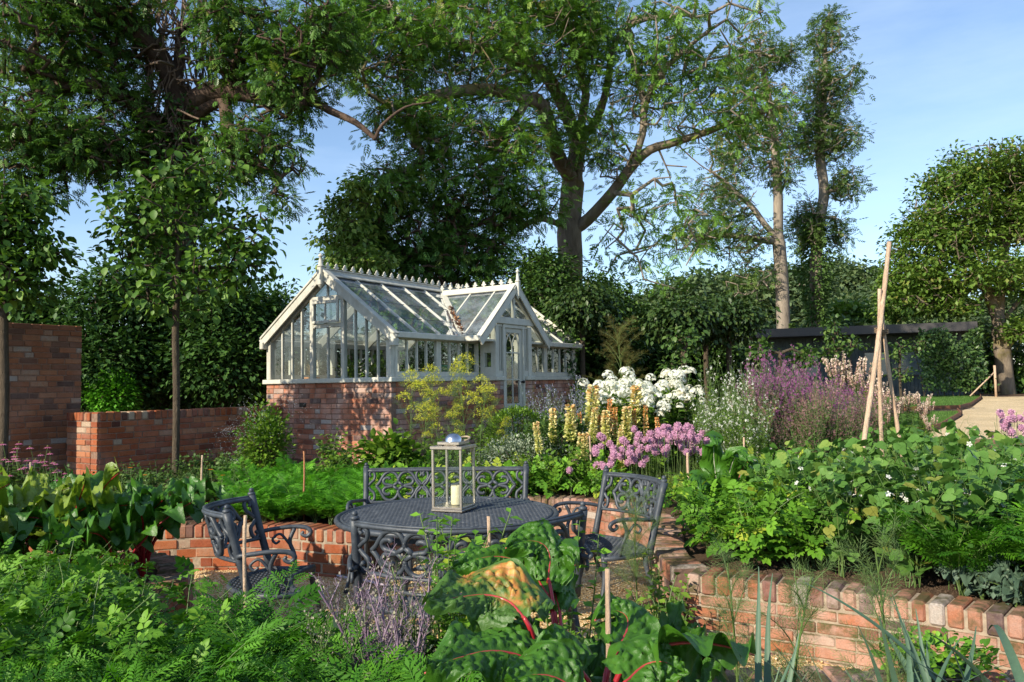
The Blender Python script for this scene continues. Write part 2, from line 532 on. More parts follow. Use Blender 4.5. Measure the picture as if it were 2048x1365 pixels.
M['bark_thin'] = bark_mat('bark_thin', (0.055, 0.042, 0.03), (0.13, 0.10, 0.07), 30)
# ------------------------------------------------------------------ ground, gravel, lawn, drive
def pline(pts, n=6):
    p = np.array([(x, y, 0) for x, y in pts], float)
    return smooth_path(p, n)[:, :2]
NEAR_WALL = pline([(4.6, 2.2), (3.4, 2.72), (2.3, 3.08), (1.2, 3.22), (0.2, 3.24), (-0.8, 3.25), (-1.45, 3.42), (-1.88, 3.9), (-2.14, 4.5), (-2.22, 5.1), (-2.5, 5.6), (-3.4, 5.78), (-9, 5.8)], 6)
RIGHT_WALL = pline([(5.0, 1.9), (3.6, 2.95), (2.65, 3.85), (1.95, 4.45), (1.10, 4.95)], 8)
RIGHT_RET = pline([(1.12, 5.10), (1.10, 5.6), (1.2, 6.2), (1.3, 6.9), (1.15, 7.6), (0.8, 8.15), (0.2, 8.35), (-0.45, 8.0), (-0.95, 7.45), (-1.2, 6.9)], 6)
LEFT_WALL = pline([(-1.31, 6.66), (-1.6, 6.75), (-2.1, 6.98), (-2.8, 7.05), (-3.8, 6.95), (-9, 6.9)], 8)

def zone_polygon():
    a = list(map(tuple, NEAR_WALL)) + [(-60, 5.8), (-60, 6.9)] + list(map(tuple, LEFT_WALL[::-1])) + list(map(tuple, RIGHT_RET[::-1])) + list(map(tuple, RIGHT_WALL[::-1])) + [(20, -6), (19, -7)]
    return np.array(a)
ZP = zone_polygon()
def in_poly(x, y, poly):
    x = np.asarray(x, float); y = np.asarray(y, float)
    ins = np.zeros(x.shape, bool)
    n = len(poly)
    for i in range(n):
        x0, y0 = poly[i]; x1, y1 = poly[(i + 1) % n]
        c = ((y0 > y) != (y1 > y)) & (x < (x1 - x0) * (y - y0) / (y1 - y0 + 1e-12) + x0)
        ins ^= c
    return ins
def ground_h(x, y):
    h = gz(x, y) + 0.02 * np.sin(x * 3.1 + y * 1.3) * np.sin(y * 2.7 - x) * (np.asarray(y) < 9)
    path = in_poly(x, y, ZP)
    return np.where(path, 0.0, h)

def axis(lo, hi, fine, far):
    a = np.arange(lo, hi + 1e-6, fine)
    f = np.array(far, float)
    return np.concatenate([-f[::-1] + lo, a, f + hi])
gxs = axis(-6.5, 6.5, 0.07, [0.6, 1.5, 3, 6, 12, 25, 60, 150, 400])
gys = np.concatenate([[-400, -100, -30, -10, -4, -1, 0.2], np.arange(0.9, 9.0, 0.07), [9.2, 9.5, 10, 10.5, 11, 11.5, 12, 13, 14, 16, 18, 20, 22, 24, 26, 28, 32, 40, 60, 120, 300, 900]])
GX, GY = np.meshgrid(gxs, gys)
GH = ground_h(GX, GY)
nx, ny = len(gxs), len(gys)
idx = np.arange(nx * ny).reshape(ny, nx)
quads = np.stack([idx[:-1, :-1].ravel(), idx[:-1, 1:].ravel(), idx[1:, 1:].ravel(), idx[1:, :-1].ravel()], 1)
g = MB(); g.add(np.stack([GX.ravel(), GY.ravel(), GH.ravel()], 1), quads, 0, 0.5, False)
m, nt, b = new_mat('soil')
v = geopos(nt)
n1 = noise(nt, 6, 8, 0.7, v); n2 = noise(nt, 60, 6, 0.75, v)
c = ramp(nt, [(0.3, (0.055, 0.035, 0.024)), (0.5, (0.115, 0.075, 0.05)), (0.72, (0.19, 0.135, 0.09))], n2.outputs[0]).outputs[0]
c = mixc(nt, ramp(nt, [(0.45, (0, 0, 0)), (0.7, (0.5,) * 3)], n1.outputs[0]).outputs[0], c, (0.09, 0.06, 0.04))
nt.links.new(c, b.inputs['Base Color']); b.inputs['Roughness'].default_value = 0.95; b.inputs['Specular IOR Level'].default_value = 0.1
bump(nt, b, n2.outputs[0], 1.0, 0.02)
M['soil'] = m
tag(g.build('ground', M['soil']), kind='structure')

def gravel_mat(name, pal, scale):
    m, nt, b = new_mat(name)
    v = geopos(nt)
    vo = nd(nt, 'ShaderNodeTexVoronoi'); vo.inputs['Scale'].default_value = scale; nt.links.new(v, vo.inputs['Vector'])
    sp = nd(nt, 'ShaderNodeSeparateColor'); nt.links.new(vo.outputs['Color'], sp.inputs[0])
    c = ramp(nt, pal, sp.outputs[0]).outputs[0]
    n = noise(nt, 1.2, 5, 0.6, v)
    c = mixc(nt, 1.0, c, ramp(nt, [(0.3, (0.8,) * 3), (0.7, (1.08,) * 3)], n.outputs[0]).outputs[0], 'MULTIPLY')
    nt.links.new(c, b.inputs['Base Color']); b.inputs['Roughness'].default_value = 0.85; b.inputs['Specular IOR Level'].default_value = 0.2
    inv = nd(nt, 'ShaderNodeMath', operation='SUBTRACT'); inv.inputs[0].default_value = 1.0; nt.links.new(vo.outputs['Distance'], inv.inputs[1])
    bump(nt, b, inv.outputs[0], 1.0, 0.012)
    return m
M['gravel'] = gravel_mat('gravel', [(0, (0.38, 0.21, 0.08)), (0.4, (0.62, 0.40, 0.17)), (0.75, (0.74, 0.54, 0.28)), (1, (0.84, 0.70, 0.46))], 75)
M['gravel_drive'] = gravel_mat('gravel_drive', [(0, (0.50, 0.35, 0.18)), (0.4, (0.68, 0.50, 0.28)), (1, (0.80, 0.64, 0.42))], 55)
# gravel sheet on the sunken path
gg = MB()
cx = (GX[:-1, :-1] + GX[1:, 1:]) / 2; cy = (GY[:-1, :-1] + GY[1:, 1:]) / 2
lowq = (GH[:-1, :-1] < 0.2) | (GH[1:, 1:] < 0.2) | (GH[:-1, 1:] < 0.2) | (GH[1:, :-1] < 0.2)
keep = (lowq & (cx > -9) & (cx < 7) & (cy > 1.0) & (cy < 9)).ravel()
gg.add(np.stack([GX.ravel(), GY.ravel(), 0.006 + 0.004 * np.sin(GX.ravel() * 2.3) * np.sin(GY.ravel() * 3.1)], 1), quads[keep], 0, 0.5, False)
tag(gg.build('gravel_path', M['gravel']), kind='structure')
# loose stones on it
rg = np.random.default_rng(5)
sx, sy = rg.uniform(-4.5, 4.2, 26000), rg.uniform(2.6, 8.4, 26000)
k = in_poly(sx, sy, ZP)
sx, sy = sx[k], sy[k]
oct_v = np.array([(1, 0, 0), (0, 1, 0), (-1, 0, 0), (0, -1, 0), (0, 0, .7), (0, 0, -.7)], float)
oct_f = np.array([(0, 1, 4), (1, 2, 4), (2, 3, 4), (3, 0, 4), (1, 0, 5), (2, 1, 5), (3, 2, 5), (0, 3, 5)])
st = MB()
st.scatter((oct_v, [oct_f]), np.stack([sx, sy, np.full(len(sx), 0.012)], 1), rand_unit(rg, len(sx)) * (1, 1, 0.3), np.tile((0, 0, 1.0), (len(sx), 1)) + rand_unit(rg, len(sx)) * 0.3, rg.uniform(0.004, 0.011, (len(sx), 3)), 0, rg.random(len(sx)), True)
m, nt, b = new_mat('pebble')
nt.links.new(ramp(nt, [(0, (0.4, 0.22, 0.09)), (0.4, (0.6, 0.38, 0.16)), (0.7, (0.72, 0.53, 0.28)), (1, (0.84, 0.72, 0.5))], attr(nt)).outputs[0], b.inputs['Base Color'])
b.inputs['Roughness'].default_value = 0.7
M['pebble'] = m
tag(st.build('gravel', M['pebble']), kind='stuff')

def sheet(name, poly, mat, lift, kind='structure', step=0.5):
    """flat-ish sheet over the upper ground, cut in strips so that it follows the rise"""
    bmx = bmesh.new()
    vs_ = [bmx.verts.new((x, y, 0)) for x, y in poly]
    bmx.faces.new(vs_)
    for yy in [9.2, 9.5, 10, 10.5, 11, 11.5, 12, 13, 14, 16, 18, 20, 22, 24, 26, 28, 32, 40, 60]:
        bmesh.ops.bisect_plane(bmx, geom=bmx.verts[:] + bmx.edges[:] + bmx.faces[:], plane_co=(0, yy, 0), plane_no=(0, 1, 0))
    for vv in bmx.verts:
        vv.co.z = float(gz(vv.co.x, vv.co.y)) + lift
    for f in bmx.faces:
        if f.normal.z < 0: f.normal_flip()
    me = bpy.data.meshes.new(name); bmx.to_mesh(me); bmx.free()
    me.materials.append(mat)
    o = bpy.data.objects.new(name, me); COL.objects.link(o)
    return tag(o, kind=kind)
def upper(px, py):
    """where the sight line through a pixel meets the rising upper ground"""
    d = ray(px, py); d = d / d.y
    lo, hi = 5.0, 200.0
    for _ in range(50):
        mid = (lo + hi) / 2
        if d.z * mid + CAM_Z > gz(0, mid): lo = mid
        else: hi = mid
    return (d.x * mid, mid)
m, nt, b = new_mat('lawn')
v = geopos(nt)
n1 = noise(nt, 1.3, 5, 0.6, v); n2 = noise(nt, 55, 5, 0.8, v)
c = ramp(nt, [(0.3, (0.045, 0.105, 0.018)), (0.7, (0.095, 0.19, 0.035))], n2.outputs[0]).outputs[0]
c = mixc(nt, ramp(nt, [(0.4, (0, 0, 0)), (0.7, (0.35,) * 3)], n1.outputs[0]).outputs[0], c, (0.13, 0.20, 0.05))
nt.links.new(c, b.inputs['Base Color']); b.inputs['Roughness'].default_value = 0.8; b.inputs['Specular IOR Level'].default_value = 0.15
bump(nt, b, n2.outputs[0], 1.0, 0.03)
M['lawn'] = m
L1 = [upper(*p) for p in [(1790, 832), (1870, 826), (1905, 822), (1965, 800), (1960, 795)]]
LA = [(4.2, 20.5), upper(1780, 822), upper(1850, 820), upper(1920, 818), upper(1942, 812), upper(1962, 798), upper(1960, 791.5), (8.5, 27.4)]
LB = [upper(1690, 900), upper(1830, 868), upper(1880, 857), upper(1922, 832), upper(1915, 824), upper(1850, 825), upper(1780, 827), upper(1690, 835)]
sheet('lawn', LA, M['lawn'], 0.012)
sheet('lawn', LB, M['lawn'], 0.016)
DR = [upper(1760, 905), upper(1790, 890), upper(1870, 885), (9.5, 9.8), (30, 14), (40, 26), (16.8, 27.0), upper(1962, 792.5), upper(1966, 799), upper(1944, 816), upper(1925, 822), upper(1925, 834), upper(1882, 860), upper(1835, 872)]
sheet('gravel_drive', DR, M['gravel_drive'], 0.008)
def edging(name, label, pts, h, mat, w=0.02):
    e = MB()
    for (x0, y0), (x1, y1) in zip(pts[:-1], pts[1:]):
        z0, z1 = float(gz(x0, y0)), float(gz(x1, y1))
        e.beam((x0, y0, z0 + h / 2 - 0.03), (x1, y1, z1 + h / 2 - 0.03), w, h + 0.06, ext=w / 2)
    o = e.build(name, mat)
    return tag(o, label, 'edging')
edging('lawn_edging', 'rusty metal edging along the farther lawn beside the gravel drive', LA[1:7], 0.10, M['corten'])
edging('lawn_edging', 'rusty metal edging round the nearer lawn corner beside the gravel drive', LB[1:5], 0.10, M['corten'])
# grass blades on the lawns
blade = (np.array([(-.5, 0, 0), (.5, 0, 0), (0, 1, .25)], float), [np.array([(0, 1, 2)])])
M['grass'] = leaf_mat('grass_blade', [(0, (0.05, 0.12, 0.02)), (1, (0.13, 0.24, 0.05))], 0.6, 0.2, 0.2, 0.1)
rg = np.random.default_rng(6)
gm = MB()
for poly, n_ in ((LA, 26000), (LB, 22000)):
    P = np.array(poly)
    X = rg.uniform(P[:, 0].min(), P[:, 0].max(), n_ * 2); Y = rg.uniform(P[:, 1].min(), P[:, 1].max(), n_ * 2)
    kk = in_poly(X, Y, P); X, Y = X[kk][:n_], Y[kk][:n_]
    n = len(X)
    gm.scatter(blade, np.stack([X, Y, gz(X, Y) + 0.01], 1), rand_unit(rg, n) * (0.5, 0.5, 0.1) + (0, 0, 1), rand_unit(rg, n), np.stack([rg.uniform(0.006, 0.012, n), rg.uniform(0.03, 0.055, n), np.full(n, 0.03)], 1), 0, rg.random(n))
tag(gm.build('grass', M['grass']), kind='stuff')

# ------------------------------------------------------------------ brickwork made of single bricks
def brick_run(mb, path, z0, z1, thick, rg, cope=0.0, bl=0.215, course=0.075, joint=0.010, jit=1.0, one_side=None, gap=0.0):
    """bricks laid along a plan path (centre line) from z0 to z1; material 0 brick, 1 mortar"""
    P = np.array(path, float)
    seg = np.linalg.norm(np.diff(P, axis=0), axis=1)
    S = np.concatenate([[0], np.cumsum(seg)]); L = S[-1]
    def pos(s):
        s = min(max(s, 0), L - 1e-6)
        i = min(np.searchsorted(S, s, side='right') - 1, len(seg) - 1)
        t = (s - S[i]) / seg[i]
        return P[i] + (P[i + 1] - P[i]) * t, (P[i + 1] - P[i]) / seg[i]
    def place(s0, s1, za, zb, var, th=thick, off=0.0, b=0.006):
        c, d = pos((s0 + s1) / 2)
        nrm = np.array((-d[1], d[0]))
        Mx = np.eye(4)
        a = rg.normal(0, 0.006 * jit)
        dx, dy = d[0] * math.cos(a) - d[1] * math.sin(a), d[0] * math.sin(a) + d[1] * math.cos(a)
        Mx[:3, 0] = (dx, dy, rg.normal(0, 0.006 * jit)); Mx[:3, 1] = (-dy, dx, 0); Mx[:3, 2] = (0, 0, 1)
        Mx[:3, 3] = (*(c + nrm * (off + rg.normal(0, 0.0018 * jit))), (za + zb) / 2 + rg.normal(0, 0.001 * jit))
        h = (s1 - s0) / 2
        mb.bbox(-h, h, -th / 2, th / 2, -(zb - za) / 2, (zb - za) / 2, b, 0, var, Mx)
    zt = z1 - cope
    nc = max(1, int(round((zt - z0) / course)))
    ch_ = (zt - z0) / nc
    for r_ in range(nc):
        za, zb = z0 + r_ * ch_ + joint / 2, z0 + (r_ + 1) * ch_ - joint / 2
        s = -rg.uniform(0.1, 0.9) * bl if L > 1.2 else 0.0
        k_ = 0
        while s < L - 0.02:
            w = bl if (k_ + r_) % 3 else (bl - joint) / 2
            if L <= 1.2: w = (bl if (k_ + r_) % 2 else (bl - joint) / 2)
            a, e = max(s, 0.0), min(s + w, L)
            if e - a > 0.03:
                place(a, e, za, zb, np.clip(rg.normal(0.5, 0.24), 0, 1), b=rg.uniform(0.003, 0.009))
            s += w + joint; k_ += 1
    if cope:
        pitch = 0.088
        nb = max(1, int(round(L / pitch)))
        p_ = L / nb
        for i in range(nb):
            place(i * p_ + 0.007, (i + 1) * p_ - 0.007, zt + 0.006, z1 + rg.normal(0, 0.003 * jit), np.clip(rg.normal(0.52, 0.27), 0, 1), th=thick + rg.normal(0.012, 0.006), b=rg.uniform(0.006, 0.016))
    # mortar core
    n = len(P)
    T = np.gradient(P, axis=0) if n > 2 else np.array([P[1] - P[0]] * 2)
    T /= np.linalg.norm(T, axis=1)[:, None]
    N = np.stack([-T[:, 1], T[:, 0]], 1)
    hw = thick / 2 - 0.007
    Pc = P.copy(); Pc[0] += T[0] * 0.006; Pc[-1] -= T[-1] * 0.006
    rows = [np.c_[Pc + N * hw, np.full(n, z0)], np.c_[Pc + N * hw, np.full(n, z1 - 0.014)], np.c_[Pc - N * hw, np.full(n, z1 - 0.014)], np.c_[Pc - N * hw, np.full(n, z0)]]
    v = np.concatenate(rows)
    f = []
    for a in range(4):
        b_ = (a + 1) % 4
        for i in range(n - 1):
            f.append((a * n + i, a * n + i + 1, b_ * n + i + 1, b_ * n + i))
    f += [(0, n, 2 * n, 3 * n), (n - 1, 4 * n - 1, 3 * n - 1, 2 * n - 1)]
    mb.add(v, f, 1, 0.5, False)

def brick_thing(name, label, mats, runs, seed):
    rg = np.random.default_rng(seed)
    mb = MB()
    for r in runs:
        brick_run(mb, rg=rg, **r)
    return tag(mb.build(name, [M[mats[0]], M[mats[1]]]), label, 'wall')

OLD = ('brick_old', 'mortar')
brick_thing('raised_bed_wall', 'low curved wall of old bricks nearest the viewer holding the leeks and red chard', OLD, [dict(path=NEAR_WALL, z0=-0.05, z1=0.40, thick=0.215, cope=0.118)], 1)
brick_thing('raised_bed_wall', 'low wall of weathered pink bricks on edge in front of the peas and potatoes', ('brick_lime', 'mortar'), [dict(path=RIGHT_WALL, z0=-0.05, z1=0.42, thick=0.225, cope=0.12)], 2)
brick_thing('raised_bed_wall', 'low curved brick wall behind the table and the right-hand chair', ('brick_old', 'mortar_red'), [dict(path=RIGHT_RET, z0=-0.05, z1=0.40, thick=0.215, cope=0.118)], 3)
brick_thing('raised_bed_wall', 'low orange brick wall behind the left chair in front of the carrots', ('brick_orange', 'mortar'), [dict(path=LEFT_WALL, z0=-0.05, z1=0.40, thick=0.22, cope=0.118)], 4)

# greenhouse frame of reference: corner C, R along the long side, L along the gable
R2 = np.array((0.539, 0.842)); L2 = np.array((-0.842, 0.539)); C2 = np.array((-1.667, 10.7))
GZ0 = 0.40
# low wall running from the pier to the greenhouse, tall wall on the left
wj = C2 + L2 * 2.16 + R2 * (-0.02)
we = np.array((-5.04, 9.55))
dirw = (wj - we) / np.linalg.norm(wj - we); nw = np.array((-dirw[1], dirw[0]))
a0 = we + nw * 0.11 ; a1 = wj + nw * 0.11
pe0, pe1 = we + nw * 0.225 + dirw * 0.112, we + nw * 0.80 + dirw * 0.112
brick_thing('garden_wall', 'waist-high orange brick wall with a thick end pier joining the greenhouse', ('brick_orange', 'mortar_red'),
            [dict(path=[a0, a1], z0=0.32, z1=1.325, thick=0.215, cope=0.11), dict(path=[pe0, pe1], z0=0.32, z1=1.325, thick=0.225, cope=0.11)], 7)
t1 = np.array((-5.80, 10.5)); t0 = t1 - R2 * 2.6
nR = np.array((-R2[1], R2[0]))
brick_thing('garden_wall', 'tall brown brick wall with a sheared-off end at the left edge', ('brick_brown', 'mortar_red'),
            [dict(path=[t0 + nR * 0.11, t1 + nR * 0.11], z0=0.32, z1=2.47, thick=0.225, cope=0.0)], 8)

# ------------------------------------------------------------------ greenhouse
GH_ = thing('greenhouse', 'white timber greenhouse with glazed porch and ridge cresting on a brick base', 'greenhouse', (C2[0], C2[1], GZ0), math.atan2(R2[1], R2[0]))
ZB = GZ0                      # local z = world z - ZB
def Z(z): return z - ZB
LX, WY = 5.41, 2.54
SB, ST = Z(1.648), Z(1.715)
EAVE, RIDGE = Z(2.34), Z(3.265)
PX0, PX1, PD = 2.13, 3.23, -0.31
PC = (PX0 + PX1) / 2
PRIDGE, PHW = Z(3.19), 1.0
SL = (RIDGE - EAVE) / (WY / 2)
PSL = (PRIDGE - EAVE) / PHW
rg = np.random.default_rng(11)
bw = MB()
t = 0.11
brick_run(bw, [(0.0, WY - 0.0), (0.0, 0.0)] if False else [(t / 2, WY), (t / 2, 0)], -0.1, SB, t, rg)
brick_run(bw, [(t, t / 2), (PX0, t / 2)], -0.1, SB, t, rg)
brick_run(bw, [(PX0 + t / 2, -0.002), (PX0 + t / 2, PD)], -0.1, SB, t, rg)
brick_run(bw, [(PX0 + t, PD + t / 2), (PX0 + 0.215, PD + t / 2)], -0.1, SB, t, rg)
brick_run(bw, [(PX1 - 0.215, PD + t / 2), (PX1 - t, PD + t / 2)], -0.1, SB, t, rg)
brick_run(bw, [(PX1 - t / 2, PD), (PX1 - t / 2, -0.002)], -0.1, SB, t, rg)
brick_run(bw, [(PX1, t / 2), (LX - t, t / 2)], -0.1, SB, t, rg)
brick_run(bw, [(LX - t / 2, 0), (LX - t / 2, WY)], -0.1, SB, t, rg)
brick_run(bw, [(LX - t, WY - t / 2), (t, WY - t / 2)], -0.1, SB, t, rg)
bw.build('brick_base', [M['brick_pink'], M['mortar_red']], GH_)
s = MB()
o_ = 0.045
s.bbox(-o_, 0.12, -o_, WY + o_, SB, ST, 0.008)
s.bbox(0.121, PX0 - 0.001, -o_, 0.10, SB, ST - 0.001, 0.008)
s.bbox(PX0 - o_, PX0 + 0.10, PD - o_, -o_ - 0.001, SB, ST, 0.008)
s.bbox(PX0 + 0.101, PX0 + 0.215, PD - o_, PD + 0.1, SB, ST, 0.008)
s.bbox(PX1 - 0.215, PX1 - 0.101, PD - o_, PD + 0.1, SB, ST, 0.008)
s.bbox(PX1 - 0.10, PX1 + o_, PD - o_, -o_ - 0.001, SB, ST, 0.008)
s.bbox(PX1 + 0.001, LX - 0.12, -o_, 0.10, SB, ST - 0.001, 0.008)
s.bbox(LX - 0.119, LX + o_, -o_, WY + o_, SB, ST, 0.008)
s.bbox(0.121, LX - 0.121, WY - 0.1, WY + o_, SB, ST - 0.001, 0.008)
s.build('sill', M['paint'], GH_)
for (x, y) in ((0.0, 0.0), (0.0, WY - 0.09), (LX - 0.09, 0.0), (LX - 0.09, WY - 0.09)):
    p = MB(); p.bbox(x, x + 0.09, y, y + 0.09, ST, EAVE - 0.03, 0.006)
    p.build('corner_post', M['paint_worn'] if x == 0 else M['paint'], GH_)
# long side windows
def side_window(xa, xb, nl, y=0.0, back=False):
    w = MB()
    z0, z1 = ST, EAVE - 0.03
    yo = (y, y + 0.055) if not back else (y - 0.055, y)
    w.bbox(xa, xb, *yo, z0, z0 + 0.075, 0.004)
    w.bbox(xa, xb, *yo, z1 - 0.07, z1, 0.004)
    w.bbox(xa, xa + 0.055, *yo, z0 + 0.0751, z1 - 0.0701, 0.004)
    w.bbox(xb - 0.055, xb, *yo, z0 + 0.0751, z1 - 0.0701, 0.004)
    for i in range(1, nl):
        x = xa + 0.055 + (xb - xa - 0.11) * i / nl
        w.bbox(x - 0.014, x + 0.014, yo[0] + 0.006, yo[1] - 0.006, z0 + 0.075, z1 - 0.07, 0.004)
    ob = w.build('side_window', M['paint'], GH_)
    gl = MB(); ym = (yo[0] + yo[1]) / 2
    gl.add([(xa + 0.05, ym, z0 + 0.07), (xb - 0.05, ym, z0 + 0.07), (xb - 0.05, ym, z1 - 0.065), (xa + 0.05, ym, z1 - 0.065)], [(0, 1, 2, 3)], 0, 0.5, False)
    gl.build('pane', M['glass'], ob)
side_window(0.091, 1.07, 4); side_window(1.071, PX0 - 0.03, 4)
side_window(PX1 + 0.03, 4.23, 4); side_window(4.231, LX - 0.091, 4)
for i in range(4):
    side_window(0.091 + i * 1.307, 0.09 + (i + 1) * 1.307, 4, WY, True)
# gable frame
def gable(x, sgn, win=True):
    w = MB()
    ya = lambda y: EAVE - 0.05 + SL * min(y, WY - y)
    for y in (0.269, 0.486, 0.695, 1.79, 1.998, 2.217):
        w.bbox(x - 0.022, x + 0.022, y - 0.014, y + 0.014, ST, ya(y), 0.004)
    for y in (0.93, 1.562):
        w.bbox(x - 0.035, x + 0.035, y - 0.035, y + 0.035, ST, ya(y), 0.005)
    w.bbox(x - 0.02, x + 0.02, 1.23, 1.26, ST, Z(2.46), 0.004)
    w.bbox(x - 0.03, x + 0.03, 0.966, 1.526, Z(2.46), Z(2.52), 0.004)
    w.bbox(x - 0.03, x + 0.03, 0.90, 1.592, Z(2.86), Z(2.925), 0.004)
    w.bbox(x - 0.02, x + 0.02, 1.23, 1.262, Z(2.926), RIDGE - 0.12, 0.004)
    for y0, y1 in ((-0.02, WY / 2), (WY + 0.02, WY / 2)):
        w.beam((x, y0, EAVE - 0.055 - 0.02 * SL), (x, y1, RIDGE - 0.055), 0.06, 0.10, (0, 0, 1))
    fr = w.build('gable_frame', M['paint_worn'], GH_)
    gl = MB()
    gl.add([(x, 0.05, ST), (x, WY - 0.05, ST), (x, WY - 0.05, EAVE - 0.03), (x, WY / 2, RIDGE - 0.06), (x, 0.05, EAVE - 0.03)], [(0, 1, 2, 3, 4)], 0, 0.5, False)
    gl.build('pane', M['glass'], fr)
    if win:
        v_ = MB()
        xo = x - 0.04 * sgn
        for (ya_, yb_, za, zb) in ((0.975, 1.52, Z(2.525), Z(2.565)), (0.975, 1.52, Z(2.815), Z(2.855)), (0.975, 1.015, Z(2.5655), Z(2.8145)), (1.48, 1.52, Z(2.5655), Z(2.8145)), (1.235, 1.26, Z(2.5655), Z(2.8145))):
            v_.bbox(min(xo, xo - 0.03 * sgn), max(xo, xo - 0.03 * sgn), ya_, yb_, za, zb, 0.004)
        v_.build('vent_window', M['paint_worn'], GH_)
gable(0.045, 1); gable(LX - 0.045, -1, False)
# bargeboards and finial on the front gable
bb = MB()
for y0, y1, ov_ in ((-0.13, WY / 2 - 0.02, 0.13), (WY + 0.06, WY / 2 + 0.02, 0.06)):
    zz = EAVE - ov_ * SL
    bb.beam((-0.05, y0, zz - 0.02), (-0.05, y1, RIDGE - 0.02 - 0.02 * SL), 0.028, 0.125, (0, 0, 1))
    bb.beam((-0.025, y0, zz + 0.058), (-0.025, y1, RIDGE + 0.058 - 0.02 * SL), 0.11, 0.03, (0, 0, 1))
    bb.bbox(-0.09, 0.03, min(y0, y0 + 0.08 * np.sign(y1 - y0)), max(y0, y0 + 0.08 * np.sign(y1 - y0)), zz - 0.11, zz + 0.0, 0.01)
bb.build('bargeboard', M['paint_worn'], GH_)
bb = MB()
for y0, y1 in ((-0.10, WY / 2), (WY + 0.10, WY / 2)):
    zz = EAVE - 0.10 * SL
    bb.beam((LX + 0.03, y0, zz), (LX + 0.03, y1, RIDGE), 0.03, 0.12, (0, 0, 1))
bb.build('bargeboard', M['paint'], GH_)
def finial(x, y, ztop_board, h_up, h_dn, mat, w=0.085):
    f = MB()
    zt = ztop_board
    f.bbox(x - w / 2, x + w / 2, y - w / 2, y + w / 2, zt - h_dn, zt + 0.03, 0.01)
    f.lathe([(0.0, zt - h_dn - 0.05), (w * 0.35, zt - h_dn - 0.02), (w * 0.45, zt - h_dn)], 10, (x, y, 0))
    f.lathe([(w * 0.62, zt + 0.031), (w * 0.66, zt + 0.045), (w * 0.42, zt + 0.06), (w * 0.33, zt + h_up * 0.55), (w * 0.22, zt + h_up * 0.72), (w * 0.42, zt + h_up * 0.76), (w * 0.46, zt + h_up * 0.82), (w * 0.3, zt + h_up * 0.88), (0.002, zt + h_up)], 10, (x, y, 0))
    f.build('finial', mat, GH_)
finial(-0.075, WY / 2, RIDGE + 0.05, 0.24, 0.24, M['paint_worn'])
# roof rafters, ridge, gutter
rf = MB()
for i in range(1, 10):
    x = i * LX / 10 + 0.02
    for sgn in ((1, -1) if i % 2 == 0 else (1,)):
        y0 = 0.0 if sgn == 1 else WY
        ys = 0.0
        if sgn == 1 and abs(x - PC) < PHW:
            ys = (1 - abs(x - PC) / PHW) * (PHW * PSL / SL)
            if ys > 1.05: continue
        ya_, yb_ = (y0 + ys, WY / 2) if sgn == 1 else (y0, WY / 2)
        rf.beam((x, ya_, EAVE - 0.066 + SL * ys), (x, yb_, RIDGE - 0.066), 0.034, 0.13, (0, 0, 1))
        rf.beam((x, ya_, EAVE + 0.012 + SL * ys), (x, yb_, RIDGE + 0.012), 0.03, 0.016, (0, 0, 1), b=0.002)
for x in (0.035, LX - 0.035):
    for sgn in (1, -1):
        y0 = 0.0 if sgn == 1 else WY
        rf.beam((x, y0, EAVE + 0.012), (x, WY / 2, RIDGE + 0.012), 0.05, 0.02, (0, 0, 1))
rf.build('rafters', M['paint'], GH_)
gl = MB()
vt = PHW * PSL / SL
gp = [(0.02, 0.0), (PC - PHW, 0.0), (PC, vt), (PC + PHW, 0.0), (LX - 0.02, 0), (LX - 0.02, WY / 2), (0.02, WY / 2)]
gl.add([(x, y, EAVE + SL * y) for x, y in gp], [(0, 1, 2, 6), (6, 2, 5), (2, 3, 4, 5)], 0, 0.5, False)
gl.add([(0.02, WY, EAVE), (LX - 0.02, WY, EAVE), (LX - 0.02, WY / 2, RIDGE), (0.02, WY / 2, RIDGE)], [(0, 1, 2, 3)], 0, 0.5, False)
gl.build('roof_glass', M['glass_roof'], GH_)
# overlap lines of the glass sheets
ov = MB()
for sy in (0.34, 0.68, 1.0):
    for xa, xb in ((0.06, PC - PHW + sy * PHW / vt * 1.0 - 0.05), (PC + PHW - sy * PHW / vt + 0.05, LX - 0.06)):
        ov.beam((xa, sy, EAVE + SL * sy + 0.004), (xb, sy, EAVE + SL * sy + 0.004), 0.008, 0.005, (0, 0, 1), b=0.001)
ov.build('glass_laps', plain_mat('lap_line', (0.12, 0.13, 0.12), 0.6), GH_)
rb = MB()
rb.bbox(-0.06, LX + 0.05, WY / 2 - 0.03, WY / 2 + 0.03, RIDGE - 0.08, RIDGE + 0.05, 0.006)
for sgn in (-1, 1):
    rb.beam((-0.055, WY / 2 + sgn * 0.075, RIDGE - 0.02), (LX + 0.045, WY / 2 + sgn * 0.075, RIDGE - 0.02), 0.11, 0.02, (0, sgn * SL * 1.0, 1))
rb.bbox(-0.055, LX + 0.045, WY / 2 - 0.045, WY / 2 + 0.045, RIDGE + 0.0505, RIDGE + 0.066, 0.004)
rb.build('ridge_board', M['paint_worn'], GH_)
